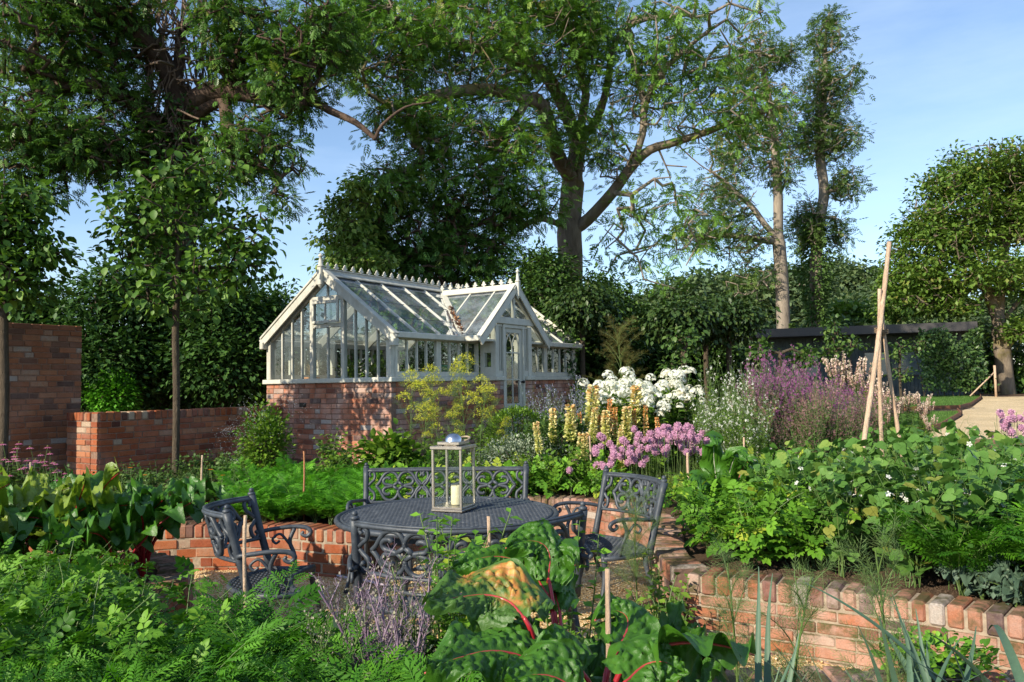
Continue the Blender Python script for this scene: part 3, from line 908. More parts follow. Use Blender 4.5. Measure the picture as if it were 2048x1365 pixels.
# cresting: pierced fleur shapes cut from flat board
def fleur(mb, c, axis_, s):
    out = [(-.16, 0), (-.16, .18), (-.30, .26), (-.5, .28), (-.52, .40), (-.40, .52), (-.22, .56), (-.30, .70), (-.20, .86), (0, 1.08), (.20, .86), (.30, .70), (.22, .56), (.40, .52), (.52, .40), (.5, .28), (.30, .26), (.16, .18), (.16, 0)]
    n = len(out); th = 0.009
    a = np.array(axis_, float); nn = np.array((-a[1], a[0], 0))
    v = [np.array(c) + a * u * s + np.array((0, 0, w * s)) + nn * t_ for t_ in (-th, th) for u, w in out]
    # strips keep the concave outline right
    fs = []
    for o2 in (0, n):
        for i in range(n // 2):
            q = (o2 + i, o2 + i + 1, o2 + n - 2 - i, o2 + n - 1 - i)
            fs.append(q if o2 else q[::-1])
    fs = [tuple(dict.fromkeys(q)) for q in fs]
    fs = [q for q in fs if len(q) > 2]
    for i in range(n - 1):
        fs.append((i, i + 1, n + i + 1, n + i))
    mb.add(v, fs, 0, 0.5, False)
cr = MB(); fleur(cr, (0, 0, 0), (1, 0, 0), 0.09)
crest = cr.build('crest_fleur', M['paint_worn'], GH_, (0.06, WY / 2, RIDGE + 0.066))
for i in range(1, 31):
    o = crest.copy(); COL.objects.link(o); o.parent = GH_; o.location = (0.06 + i * (LX - 0.1) / 30, WY / 2, RIDGE + 0.066)
gt = MB()
gt.bbox(-0.03, PC - PHW - 0.0, -0.11, 0.0, EAVE - 0.085, EAVE + 0.0, 0.01)
gt.bbox(PC + PHW, LX + 0.06, -0.11, 0.0, EAVE - 0.085, EAVE + 0.0, 0.01)
gt.bbox(PC - PHW - 0.11, PC - PHW + 0.0, PD - 0.06, -0.111, EAVE - 0.085, EAVE, 0.01)
gt.bbox(PC + PHW, PC + PHW + 0.11, PD - 0.06, -0.111, EAVE - 0.085, EAVE, 0.01)
gt.bbox(0.0, LX, WY, WY + 0.10, EAVE - 0.08, EAVE, 0.01)
gt.bbox(-0.02, PX0 - 0.03, 0.056, 0.10, EAVE - 0.1, EAVE - 0.03, 0.004)
gt.bbox(PX1 + 0.03, LX, 0.056, 0.10, EAVE - 0.1, EAVE - 0.03, 0.004)
gt.bbox(PC - PHW, PX0, PD + 0.02, -0.001, EAVE - 0.075, EAVE - 0.04, 0.004)
gt.bbox(PX1, PC + PHW, PD + 0.02, -0.001, EAVE - 0.075, EAVE - 0.04, 0.004)
gt.build('gutter', M['paint'], GH_)
# porch
pr = MB()
y0 = PD - 0.06
for sg in (-1, 1):
    pr.beam((PC + sg * (PHW + 0.06), y0, EAVE - 0.05 - 0.06 * PSL), (PC + sg * 0.02, y0, PRIDGE - 0.02), 0.03, 0.13, (0, 0, 1))
    pr.beam((PC + sg * (PHW + 0.06), y0 + 0.035, EAVE + 0.025 - 0.06 * PSL), (PC + sg * 0.01, y0 + 0.035, PRIDGE + 0.045), 0.10, 0.026, (0, 0, 1))
pr.build('bargeboard', M['paint'], GH_)
finial(PC, PD - 0.085, PRIDGE + 0.045, 0.25, 0.22, M['paint'], 0.07)
pf = MB()
pf.bbox(PX0, PX0 + 0.10, PD, PD + 0.10, ST, EAVE + 0.2, 0.006)
pf.bbox(PX1 - 0.10, PX1, PD, PD + 0.10, ST, EAVE + 0.2, 0.006)
pf.bbox(PX0, PX0 + 0.085, -0.085, 0.0, ST, EAVE, 0.006)
pf.bbox(PX1 - 0.085, PX1, -0.085, 0.0, ST, EAVE, 0.006)
for x0_ in (PX0, PX1 - 0.06):
    pf.bbox(x0_ + 0.003, x0_ + 0.057, PD + 0.1001, -0.0851, ST, ST + 0.15, 0.004)
    pf.bbox(x0_ + 0.003, x0_ + 0.057, PD + 0.1001, -0.0851, EAVE - 0.25, EAVE - 0.02, 0.004)
# collar beam and gable triangle
zc = Z(2.56)
pf.bbox(PC - 0.66, PC + 0.66, PD - 0.02, PD + 0.05, zc, zc + 0.11, 0.006)
pf.bbox(PC - 0.025, PC + 0.025, PD - 0.01, PD + 0.04, zc + 0.1101, PRIDGE - 0.1, 0.004)
for sg in (-1, 1):
    pf.beam((PC + sg * PHW * 0.97, PD + 0.02, EAVE - 0.02), (PC, PD + 0.02, PRIDGE - 0.05), 0.05, 0.09, (0, 0, 1))
# sidelights either side of the door
DX0, DX1 = PX0 + 0.225, PX1 - 0.225
for xa, xb in ((PX0 + 0.101, DX0), (DX1, PX1 - 0.101)):
    pf.bbox(xa, xb, PD + 0.02, PD + 0.07, ST, ST + 0.09, 0.004)
    pf.bbox(xa, xb, PD + 0.02, PD + 0.07, zc - 0.05, zc - 0.001, 0.004)
    mx = (xa + xb) / 2
    pf.bbox(mx - 0.010, mx + 0.010, PD + 0.02, PD + 0.07, ST + 0.0901, zc - 0.0501, 0.003)
# door posts and head
for xa in (DX0, DX1 - 0.05):
    pf.bbox(xa + 0.0005, xa + 0.0495, PD + 0.0, PD + 0.075, -0.02, zc - 0.001, 0.005)
pf.bbox(DX0 + 0.05, DX1 - 0.05, PD + 0.005, PD + 0.07, zc - 0.06, zc - 0.001, 0.005)
fr = pf.build('porch_frame', M['paint'], GH_)
pg = MB()
for x0_ in (PX0 + 0.03, PX1 - 0.03):
    pg.add([(x0_, PD + 0.1, ST + 0.1), (x0_, -0.08, ST + 0.1), (x0_, -0.08, EAVE - 0.2), (x0_, PD + 0.1, EAVE - 0.2)], [(0, 1, 2, 3)], 0, 0.5, False)
for xa, xb in ((PX0 + 0.1, DX0), (DX1, PX1 - 0.1)):
    pg.add([(xa, PD + 0.045, ST + 0.08), (xb, PD + 0.045, ST + 0.08), (xb, PD + 0.045, zc - 0.04), (xa, PD + 0.045, zc - 0.04)], [(0, 1, 2, 3)], 0, 0.5, False)
pg.add([(PC - 0.6, PD + 0.015, zc + 0.1), (PC + 0.6, PD + 0.015, zc + 0.1), (PC, PD + 0.015, PRIDGE - 0.08)], [(0, 1, 2)], 0, 0.5, False)
for sg in (-1, 1):
    pg.add([(PC + sg * 0.55, PD + 0.03, EAVE - 0.03), (PC + sg * 0.93, PD + 0.03, EAVE - 0.03), (PC + sg * 0.55, PD + 0.03, zc)], [(0, 1, 2)], 0, 0.5, False)
pg.build('pane', M['glass'], fr)
# porch roof
prf = MB()
for sg in (-1, 1):
    for fx in (0.36, 0.9):
        yy = PD - 0.02 + fx * (vt - PD) * 0.62
        xv = PC + sg * PHW * (1 - max(0.0, yy) / vt) if yy > 0 else PC + sg * PHW
        zv = PRIDGE - PSL * abs(xv - PC)
        prf.beam((xv, yy, zv - 0.04), (PC, yy, PRIDGE - 0.04), 0.034, 0.09, (0, 0, 1))
        prf.beam((xv, yy, zv + 0.012), (PC, yy, PRIDGE + 0.012), 0.026, 0.014, (0, 0, 1), b=0.002)
    prf.beam((PC + sg * PHW, 0.0, EAVE - 0.02), (PC, vt, PRIDGE - 0.02), 0.10, 0.10, (0, 0, 1))
prf.build('porch_rafters', M['paint'], GH_)
vg = MB()
for sg in (-1, 1):
    vg.add([(PC + sg * PHW, PD - 0.03, EAVE), (PC, PD - 0.03, PRIDGE), (PC, vt, PRIDGE), (PC + sg * PHW, 0.0, EAVE)], [(0, 1, 2, 3)], 0, 0.5, False)
vg.build('porch_roof_glass', M['glass_roof'], GH_)
prb = MB()
prb.bbox(PC - 0.03, PC + 0.03, PD - 0.09, vt + 0.06, PRIDGE - 0.06, PRIDGE + 0.045, 0.006)
for sg in (-1, 1):
    prb.beam((PC + sg * 0.07, PD - 0.088, PRIDGE - 0.025), (PC + sg * 0.07, vt + 0.03, PRIDGE - 0.025), 0.11, 0.02, (sg * PSL, 0, 1))
for i in range(9):
    o = crest.copy(); COL.objects.link(o); o.parent = GH_; o.rotation_euler = (0, 0, math.pi / 2); o.location = (PC, PD + 0.06 + i * (vt - PD - 0.06) / 8, PRIDGE + 0.045)
prb.build('porch_ridge', M['paint'], GH_)
# dead leaves lying in the valley
dl = MB()
n = 260
tt = rg.random(n) ** 0.8
xs = PC - PHW + tt * 0.62; yvv = (xs - (PC - PHW)) / PHW * vt
lf = (np.array([(-.5, 0, 0), (.5, 0, 0.1), (.35, 1, 0), (-.35, 1, .15)], float), [np.array([(0, 1, 2, 3)])])
P = np.stack([xs + rg.normal(0, 0.022, n), yvv + rg.normal(0, 0.022, n), EAVE + SL * yvv + 0.035 + rg.uniform(0, 0.012, n)], 1)
dl.scatter(lf, P, rand_unit(rg, n), rand_unit(rg, n) * 0.6 + (0, 0, 1), rg.uniform(0.015, 0.045, n), 0, rg.random(n))
M['dead'] = leaf_mat('dead_leaf', [(0, (0.09, 0.035, 0.02)), (0.6, (0.22, 0.09, 0.045)), (1, (0.34, 0.2, 0.1))], 0.8, 0.0)
dlo = dl.build('dead_leaves', M['dead'])
dlo.location = GH_.location; dlo.rotation_euler = GH_.rotation_euler
tag(dlo, kind='stuff')
# door
dr = MB()
dx0, dx1 = DX0 + 0.052, DX1 - 0.052
dy = PD + 0.03
dz0, dz1 = 0.05, zc - 0.065
dr.bbox(dx0, dx0 + 0.075, dy, dy + 0.04, dz0, dz1, 0.004)
dr.bbox(dx1 - 0.075, dx1, dy, dy + 0.04, dz0, dz1, 0.004)
dr.bbox(dx0 + 0.0755, dx1 - 0.0755, dy, dy + 0.04, dz0, dz0 + 0.16, 0.004)
zmid = Z(1.27)
dr.bbox(dx0 + 0.0755, dx1 - 0.0755, dy, dy + 0.04, zmid - 0.09, zmid, 0.004)
dr.bbox(dx0 + 0.0755, dx1 - 0.0755, dy + 0.012, dy + 0.03, dz0 + 0.1605, zmid - 0.0905, 0.002)
dr.bbox(dx0 + 0.11, dx1 - 0.11, dy + 0.004, dy + 0.0115, dz0 + 0.20, zmid - 0.13, 0.003)
dr.bbox(dx0 + 0.0755, dx1 - 0.0755, dy, dy + 0.04, dz1 - 0.07, dz1, 0.004)
xm = (dx0 + dx1) / 2
dr.bbox(xm - 0.011, xm + 0.011, dy + 0.008, dy + 0.032, zmid, dz1 - 0.33, 0.003)
for zz in (Z(1.66), Z(2.10)):
    dr.bbox(dx0 + 0.075, dx1 - 0.075, dy + 0.009, dy + 0.031, zz - 0.011, zz + 0.011, 0.003)
# gothic tracery
za, zb = Z(2.11), dz1 - 0.07
hw_ = (dx1 - dx0) / 2 - 0.075
tp = np.linspace(0, 1, 9)
for cxx, sg in ((xm - hw_, 1), (xm, -1), (xm, 1), (xm + hw_, -1)):
    pts = [(cxx + sg * hw_ * (1 - math.cos(q * math.pi / 2)) * 0.98, dy + 0.02, za + (zb - za) * (0.1 + 0.9 * math.sin(q * math.pi / 2)) if q > 0 else za) for q in tp]
    dr.tube(pts, 0.010, 6)
dob = dr.build('door', M['paint_door'], GH_)
gl = MB(); gl.add([(dx0 + 0.07, dy + 0.02, zmid), (dx1 - 0.07, dy + 0.02, zmid), (dx1 - 0.07, dy + 0.02, dz1 - 0.06), (dx0 + 0.07, dy + 0.02, dz1 - 0.06)], [(0, 1, 2, 3)], 0, 0.5, False)
gl.build('pane', M['glass'], dob)
hd = MB(); hd.ball((dx1 - 0.03, dy - 0.045, Z(1.62)), 0.026, 12, 8); hd.tube([(dx1 - 0.03, dy - 0.03, Z(1.62)), (dx1 - 0.03, dy + 0.002, Z(1.62))], 0.012, 8)
M['dark_iron'] = plain_mat('dark_iron', (0.035, 0.03, 0.027), 0.45, metal=0.6)
hd.build('handle', M['dark_iron'], dob)
# greenhouse floor and a vent grille in the brickwork
vb = MB(); vb.bbox(-0.012, -0.001, 1.66, 1.80, Z(1.30), Z(1.365), 0.003); vb.bbox(-0.03, -0.0125, 1.68, 1.74, Z(1.31), Z(1.355), 0.004)
vb.build('wall_vent', M['dark_iron'], GH_)

def gl2w(x, y, z):
    p = C2 + R2 * x + L2 * y
    return np.array((p[0], p[1], z))
# staging inside, with slats
stg = thing('staging_bench', 'slatted timber staging running along the inside of the greenhouse', 'staging', (C2[0], C2[1], GZ0), math.atan2(R2[1], R2[0]))
sg_ = MB()
for j in range(8):
    sg_.bbox(0.2, LX - 0.25, WY - 0.18 - j * 0.085, WY - 0.11 - j * 0.085, Z(1.52), Z(1.545), 0.003)
for j in range(7):
    sg_.bbox(0.2 + 0.0, 0.27, WY - 0.85 - j * 0.0, WY - 0.80, -0.05, Z(1.515), 0.003) if j == 0 else None
sg_.build('bench_top', M['timber'], stg)
for x in (0.25, 1.9, 3.6, 5.0):
    l_ = MB(); l_.bbox(x, x + 0.05, WY - 0.82, WY - 0.77, -0.05, Z(1.515), 0.004); l_.build('leg', M['timber'], stg)
# ------------------------------------------------------------------ cast metal furniture
def scroll_unit(sx_, sz_):
    """strokes of one pierced motif in a box of half sizes sx_, sz_"""
    outer = [(-1.0, 0.0), (-0.86, 0.22), (-0.74, 0.52), (-0.60, 0.80), (-0.40, 0.93), (-0.18, 0.84), (-0.05, 0.62), (0.0, 0.42)]
    curl = [(-0.24, 0.0), (-0.42, 0.06), (-0.60, 0.12), (-0.68, 0.32), (-0.60, 0.50), (-0.44, 0.54), (-0.38, 0.44)]
    dia = [(-0.24, 0.0), (0.0, 0.26)]
    strokes = []
    for a in (1, -1):
        for b_ in (1, -1):
            strokes += [[(u * a * sx_, w * b_ * sz_) for u, w in st_] for st_ in (outer, curl, dia)]
    strokes.append([(0, 0.26 * sz_), (0, 0.5 * sz_)]); strokes.append([(0, -0.26 * sz_), (0, -0.5 * sz_)])
    return strokes
def half_curl(sx_, sz_, a):
    return [[(a * u * sx_, b_ * w * sz_) for u, w in ((0, 0.06), (0.35, 0.25), (0.8, 0.45), (0.85, 0.8), (0.45, 0.97), (0.1, 0.8), (0.3, 0.62))] for b_ in (1, -1)]

def lattice(mb, inside, xa, xb, ya, yb, z, pitch=0.023, wave=0.05, zf=None, r=0.0052):
    """expanded-metal look: wavy bars that touch their neighbours in turn, clipped to a region"""
    ny_ = int((yb - ya) / pitch)
    for j in range(ny_ + 1):
        y = ya + j * pitch
        xs = np.arange(xa, xb, wave / 4)
        yy = y + 0.42 * pitch * np.sin(xs / wave * 2 * math.pi + (math.pi if j % 2 else 0))
        ok = inside(xs, yy)
        run = []
        for i in range(len(xs)):
            if ok[i]:
                run.append((xs[i], yy[i], (zf(xs[i], yy[i]) if zf else z)))
            if (not ok[i] or i == len(xs) - 1) and run:
                if len(run) > 1:
                    mb.tube(run, r, 4, up=(0, 0, 1), flat=1.0, cap=False)
                run = []

def make_seat(name, label, cat, w, units, sag, loc, rotz, group=None, depth=0.46, seat_w=None):
    """armed chair or bench; local -y is the front. w is the half width of the back"""
    root = thing(name, label, cat, loc, rotz, group)
    H, HP, HS = 0.89, 0.615, 0.42
    yb = 0.22
    def surf(u, z):
        sp = 1 + 0.10 * (z - HS) / w * 0.4
        return np.array((w * u * sp, yb + sag * (1 - u * u) - sag + 0.26 * (z - HS) + 0.02, z))
    def path(us, zs):
        return [surf(u, z) for u, z in zip(us, zs)]
    U = np.linspace(-1, 1, 25)
    # posts
    for sg in (-1, 1):
        p = MB()
        zz = np.linspace(HS - 0.02, H + 0.005, 8)
        p.tube([surf(sg, z) for z in zz], [0.028, 0.026, 0.025, 0.024, 0.024, 0.024, 0.025, 0.027], 8, flat=1.0)
        c = surf(sg, H)
        p.ball(c + (0, 0, 0.014), 0.026, 10, 6, sc=(1, 1, 0.6)); p.ball(c + (0, 0, 0.036), 0.017, 8, 6)
        p.build('back_post', M['cast'], root)
    bk = MB()
    bk.tube([surf(u, H - 0.018) for u in U], 0.021, 8, flat=0.75, up=(0, 0, 1))
    bk.tube([surf(u, H - 0.002) for u in U], 0.012, 6, flat=0.6, up=(0, 0, 1))
    bk.tube([surf(u, HP) for u in U], 0.015, 8, flat=0.8, up=(0, 0, 1))
    ua = 0.93 / units if units > 1 else 0.8
    zc_, zh = (H + HP) / 2 - 0.008, (H - HP) / 2 - 0.012
    edge = 0.07 / w
    uw = (1 - edge) / units
    for k in range(units):
        uc = -1 + edge + uw + 2 * uw * k - 0
        for st_ in scroll_unit(uw * 0.93, zh):
            pts = smooth_path([(u, 0, z) for u, z in st_], 4) if len(st_) > 2 else np.array([(u, 0, z) for u, z in st_])
            bk.tube([surf(uc + q[0], zc_ + q[2]) for q in pts], 0.0145, 6, flat=1.0, cap=True)
        if k < units - 1:
            for a in (-1, 1):
                for st_ in half_curl(uw * 0.28, zh, a):
                    pts = smooth_path([(u, 0, z) for u, z in st_], 4)
                    bk.tube([surf(uc + uw + q[0], zc_ + q[2]) for q in pts], 0.0128, 6)
    for a in (-1, 1):
        for st_ in half_curl(uw * 0.3, zh, -a):
            pts = smooth_path([(u, 0, z) for u, z in st_], 4)
            bk.tube([surf(a * (1 - 0.03) + q[0], zc_ + q[2]) for q in pts], 0.0128, 6)
    bk.build('backrest', M['cast'], root)
    # seat
    sw = seat_w or w * 0.98
    yf = yb - depth
    def fr(x):      # front edge, hollowed like the table rim
        return yf + 0.10 * (1 - (x / sw) ** 2) * (sag > 0.1)
    def bkx(x):
        return yb + sag * (1 - (x / w) ** 2) - sag
    st = MB()
    zf = lambda x, y: HS - 0.012 * math.cos((y - yf) * 4)
    lattice(st, lambda x, y: (np.abs(x) < sw - 0.01) & (y > fr(x) + 0.01) & (y < bkx(x)), -sw, sw, yf - 0.02, yb + sag + 0.02, HS, zf=zf)
    xs = np.linspace(-sw, sw, 19)
    st.tube([(x, fr(x), HS - 0.008) for x in xs], 0.019, 8, flat=1.25, up=(0, 0, 1))
    st.tube([(x, bkx(x), HS - 0.005) for x in xs], 0.016, 8, up=(0, 0, 1))
    for sg in (-1, 1):
        st.tube([(sg * sw, yf, HS - 0.008), (sg * sw, (yf + bkx(sw)) / 2, HS - 0.012), (sg * w * 0.98, bkx(sw), HS - 0.004)], 0.018, 8, up=(0, 0, 1))
    st.build('seat', M['cast'], root)
    # legs
    for sg in (-1, 1):
        for fy, oy in ((yf + 0.01, -0.09), (bkx(sw) - 0.01, 0.14)):
            l_ = MB()
            x0 = sg * (sw - 0.01)
            l_.tube(smooth_path([(x0, fy, HS - 0.01), (x0 + sg * 0.012, fy + oy * 0.05, 0.30), (x0 + sg * 0.03, fy + oy * 0.45, 0.15), (x0 + sg * 0.05, fy + oy * 1.0, 0.012)], 4), np.interp(np.linspace(0, 1, 13), [0, 0.25, 0.9, 1], [0.023, 0.019, 0.014, 0.022]), 8)
            l_.build('leg', M['cast'], root)
    # arms
    for sg in (-1, 1):
        a = MB()
        pb = surf(sg, 0.635)
        x1 = sg * (sw + 0.03)
        top = smooth_path([pb, (x1 + sg * 0.02, yb - 0.14, 0.655), (x1 + sg * 0.03, yf + 0.16, 0.672), (x1 + sg * 0.025, yf + 0.06, 0.665), (x1 + sg * 0.02, yf + 0.025, 0.635), (x1 + sg * 0.018, yf + 0.05, 0.608), (x1 + sg * 0.018, yf + 0.082, 0.622), (x1 + sg * 0.018, yf + 0.072, 0.64)], 6)
        a.tube(top, np.interp(np.linspace(0, 1, len(top)), [0, 0.5, 1], [0.013, 0.015, 0.010]), 8, up=(1, 0, 0))
        sup = smooth_path([(x1 + sg * 0.022, yf + 0.13, 0.662), (x1 + sg * 0.012, yf + 0.16, 0.58), (x1, yf + 0.13, 0.50), (sg * sw, yf + 0.12, HS - 0.005)], 6)
        a.tube(sup, 0.0135, 8, up=(1, 0, 0))
        cur = smooth_path([(x1 + sg * 0.012, yf + 0.16, 0.56), (x1 + sg * 0.015, yf + 0.22, 0.63), (x1 + sg * 0.015, yf + 0.27, 0.60), (x1 + sg * 0.015, yf + 0.25, 0.57), (x1 + sg * 0.015, yf + 0.225, 0.585)], 5)
        a.tube(cur, 0.009, 6, up=(1, 0, 0))
        a.build('armrest', M['cast'], root)
    return root

TC = np.array((-0.46, 5.40))
make_seat('garden_chair', 'dark cast metal armchair left of the round table with a barrel back', 'chair', 0.345, 2, 0.20, (-1.52, 4.84, 0), math.radians(98))
make_seat('garden_chair', 'dark cast metal armchair right of the round table partly behind fennel', 'chair', 0.37, 2, 0.12, (0.66, 5.72, 0), math.radians(-66))
make_seat('garden_bench', 'dark cast metal bench behind the table with its scrollwork back facing us', 'bench', 0.665, 3, 0.03, (-0.60, 6.36, 0), math.radians(-3))
make_seat('garden_bench', 'dark curved metal bench in front of the table seen from behind', 'bench', 0.60, 3, 0.36, (-0.235, 4.26, 0), math.radians(180 + 9))

tb = thing('patio_table', 'round dark metal table with a pierced top and a lantern on it', 'table', (TC[0], TC[1], 0), math.radians(4))
tp_ = MB()
TR = 0.745
lattice(tp_, lambda x, y: x * x + y * y < (TR - 0.035) ** 2, -TR, TR, -TR, TR, 0.715, pitch=0.025, wave=0.054, r=0.0062)
ang = np.linspace(0, 2 * math.pi, 97)
tp_.tube([(TR * math.cos(a), TR * math.sin(a), 0.708) for a in ang], 0.017, 8, up=(0, 0, 1), flat=1.1, cap=False)
tp_.tube([((TR - 0.035) * math.cos(a), (TR - 0.035) * math.sin(a), 0.716) for a in ang], 0.011, 6, up=(0, 0, 1), flat=0.6, cap=False)
tp_.lathe([(TR - 0.033, 0.713), (TR - 0.002, 0.717)], 96)
tp_.build('table_top', M['cast'], tb)
ap = MB()
ap.lathe([(TR - 0.10, 0.70), (TR - 0.10, 0.64)], 64)
for i in range(4):
    a = math.pi / 4 + i * math.pi / 2
    lg = MB()
    d = np.array((math.cos(a), math.sin(a), 0))
    pts = smooth_path([d * 0.56 + (0, 0, 0.70), d * 0.55 + (0, 0, 0.60), d * 0.42 + (0, 0, 0.40), d * 0.40 + (0, 0, 0.25), d * 0.50 + (0, 0, 0.10), d * 0.58 + (0, 0, 0.015)], 6)
    lg.tube(pts, np.interp(np.linspace(0, 1, len(pts)), [0, 0.5, 1], [0.028, 0.022, 0.026]), 8)
    c2 = smooth_path([d * 0.42 + (0, 0, 0.42), d * 0.50 + (0, 0, 0.50), d * 0.48 + (0, 0, 0.58), d * 0.40 + (0, 0, 0.56), d * 0.42 + (0, 0, 0.50)], 5)
    lg.tube(c2, 0.012, 6)
    lg.build('leg', M['cast'], tb)
ap.build('apron', M['cast'], tb)
rr_ = MB(); rr_.tube([(0.41 * math.cos(a), 0.41 * math.sin(a), 0.27) for a in ang[::3]], 0.014, 6, cap=False)
rr_.build('stretcher', M['cast'], tb)

# lantern and candle
ZT = 0.722
lc = np.array((-0.425, 5.52))
ln = thing('lantern', 'tall square steel and glass lantern with a domed cap on the round table', 'lantern', (lc[0], lc[1], ZT), math.radians(-22))
h = 0.115; LH = 0.45
o = MB(); o.bbox(-h - 0.004, h + 0.004, -h - 0.004, h + 0.004, 0.003, 0.018, 0.003); o.bbox(-h, h, -h, h, 0.0185, 0.034, 0.003)
o.build('base', M['steel'], ln)
for sx_ in (-1, 1):
    for sy_ in (-1, 1):
        o = MB(); o.bbox(min(sx_ * h, sx_ * (h - 0.017)), max(sx_ * h, sx_ * (h - 0.017)), min(sy_ * h, sy_ * (h - 0.017)), max(sy_ * h, sy_ * (h - 0.017)), 0.0345, LH - 0.022, 0.002)
        o.build('corner_post', M['steel'], ln)
o = MB(); o.bbox(-h - 0.008, h + 0.008, -h - 0.008, h + 0.008, LH - 0.0215, LH, 0.003)
o.bbox(-0.085, 0.085, -0.085, 0.085, LH + 0.008, LH + 0.028, 0.003); o.bbox(-0.05, 0.05, -0.05, 0.05, LH + 0.0, LH + 0.009, 0.001)
o.build('top_plate', M['steel'], ln)
o = MB(); q = np.linspace(0, math.pi / 2, 9)
o.lathe([(0.063, LH + 0.028)] + [(0.062 * math.cos(a) + 0.0005, LH + 0.030 + 0.055 * math.sin(a)) for a in q], 24)
o.build('dome', M['dome'], ln)
o = MB()
aa = np.linspace(0, 2 * math.pi, 25)
o.tube([(0.055 + 0.04 * math.cos(a), 0.065 + 0.035 * math.sin(a), LH + 0.042 + 0.012 * math.sin(a)) for a in aa], 0.0075, 8, cap=False)
o.build('ring_handle', plain_mat('ring_metal', (0.34, 0.27, 0.18), 0.6, metal=0.2), ln)
for a in range(4):
    cs, sn = math.cos(a * math.pi / 2), math.sin(a * math.pi / 2)
    o = MB(); w_ = h - 0.017; yy = h - 0.009
    o.add([(x * cs - y * sn, x * sn + y * cs, z) for x, y, z in ((-w_, yy, 0.036), (w_, yy, 0.036), (w_, yy, LH - 0.022), (-w_, yy, LH - 0.022))], [(0, 1, 2, 3)], 0, 0.5, False)
    o.build('glass_pane', M['glass_clean'], ln)
cd = thing('candle', 'short cream pillar candle standing inside the steel lantern', 'candle', (lc[0] + 0.02, lc[1] + 0.0, ZT + 0.0355), 0)
o = MB(); o.lathe([(0.001, 0), (0.040, 0), (0.041, 0.01), (0.041, 0.128), (0.038, 0.133), (0.030, 0.130), (0.001, 0.126)], 28)
o.build('wax', M['wax'], cd)
o = MB(); o.tube([(0, 0, 0.124), (0.001, 0, 0.138), (0.004, 0, 0.143)], 0.0015, 5); o.build('wick', M['wick'], cd)

# ------------------------------------------------------------------ canes, stakes, hose
def stake(label, px, pt, pb, Y, r, mat='bamboo', name='garden_stake', dx=0.0, px2=None):
    """upright cane: seen from pt down to pb at px, going on into the soil"""
    top = at(px + dx, pt, Y)
    zb = float(gz(0, Y)) - 0.03 if Y > 3.4 or Y < 3.1 else 0.3
    bx = at(px2 if px2 else px, pb, Y)
    k = (zb - top[2]) / (bx[2] - top[2])
    bot = top + (bx - top) * k
    mbx = MB()
    n = 14
    tt = np.linspace(0, 1, n)
    pts = bot + (top - bot) * tt[:, None] - bot
    pts[:, 0] += 0.006 * np.sin(tt * 5 + px)
    mbx.tube(pts, r * (1 + 0.12 * (np.arange(n) % 4 == 2)) * (1 - 0.1 * tt), 9)
    return tag(mbx.build(name, M[mat], loc=bot), label, 'stake')
stake('pale wooden stake standing in front of the left metal chair', 491, 1031, 1180, 3.55, 0.0085, dx=1)
stake('thick pale wooden stake beside the big red-stalked chard leaves', 1218, 1138, 1365, 2.35, 0.0085, px2=1213)
stake('short pale stake tip just in front of the table rim', 979, 1033, 1055, 3.0, 0.0075)
stake('thin brown stake between the left wall carrots and the left chair', 404, 911, 1000, 7.3, 0.009)
stake('rusty orange rod standing in the bright green carrots behind the left chair', 607, 903, 1032, 7.3, 0.009, 'bamboo_red', px2=609)
stake('pale pink stake by the thin tree trunk at the left edge', 60, 925, 990, 7.6, 0.010)
stake('pale cane leaning in front of the yellow flower spikes', 1178, 872, 948, 8.6, 0.010, px2=1184)
stake('stout pale stake below the lilac pompom flowers', 1376, 906, 965, 7.9, 0.014)
stake('thin pale stake among the small white flowers', 1489, 875, 912, 8.0, 0.011)

def cane_tripod():
    c0 = at(1764, 662, 5.9)
    root = thing('cane_tripod', 'wigwam of three tall bamboo canes tied together above the pea plants', 'plant support', (c0[0], c0[1], 0.38))
    base = np.array((c0[0], c0[1], 0.38))
    for (p0, p1, r) in (((1722, 940, 5.6), (1779, 485, 5.95), 0.018), ((1765, 955, 6.05), (1758, 578, 5.85), 0.015), ((1806, 930, 5.95), (1759, 592, 5.9), 0.0145)):
        a, b_ = at(*p0), at(*p1)
        a = a + (a - b_) * ((a[2] - 0.33) / (b_[2] - a[2]))
        tt = np.linspace(0, 1, 26)
        pts = a + (b_ - a) * tt[:, None] - base
        pts[:, 0] += 0.008 * np.sin(tt * 6 + r * 900)
        o = MB(); o.tube(pts, r * (1.08 - 0.16 * tt) * (1 + 0.10 * (np.arange(26) % 5 == 2)), 10)
        o.build('cane', M['bamboo'], root)
    o = MB(); c = at(1763, 662, 5.9) - base
    for dz in (-0.012, 0.0, 0.012):
        o.tube([c + (0.045 * math.cos(a), 0.045 * math.sin(a), dz + 0.012 * math.sin(a)) for a in np.linspace(0, 2 * math.pi, 17)], 0.006, 6, cap=False)
    o.build('twine', M['twine'], root)
cane_tripod()
hp = [onz(x, y, 0.02) for x, y in ((330, 1060), (412, 1078), (470, 1098), (560, 1120), (625, 1140), (690, 1155), (745, 1165), (800, 1180))]
o = MB(); o.tube(smooth_path(hp, 8), 0.011, 8)
tag(o.build('garden_hose', M['hose']), 'pale lilac hose lying on the gravel beside the left chair', 'hose')
# timber sleeper at the edge of the gravel drive
sl = MB()
p0, p1 = upper(1800, 893), upper(2120, 892)
sl.beam((p0[0], p0[1], gz(0, p0[1]) + 0.03), (p1[0], p1[1], gz(0, p1[1]) + 0.02), 0.12, 0.16, b=0.012)
tag(sl.build('timber_sleeper', M['timber']), 'old dark timber sleeper edging the gravel drive at right', 'sleeper')

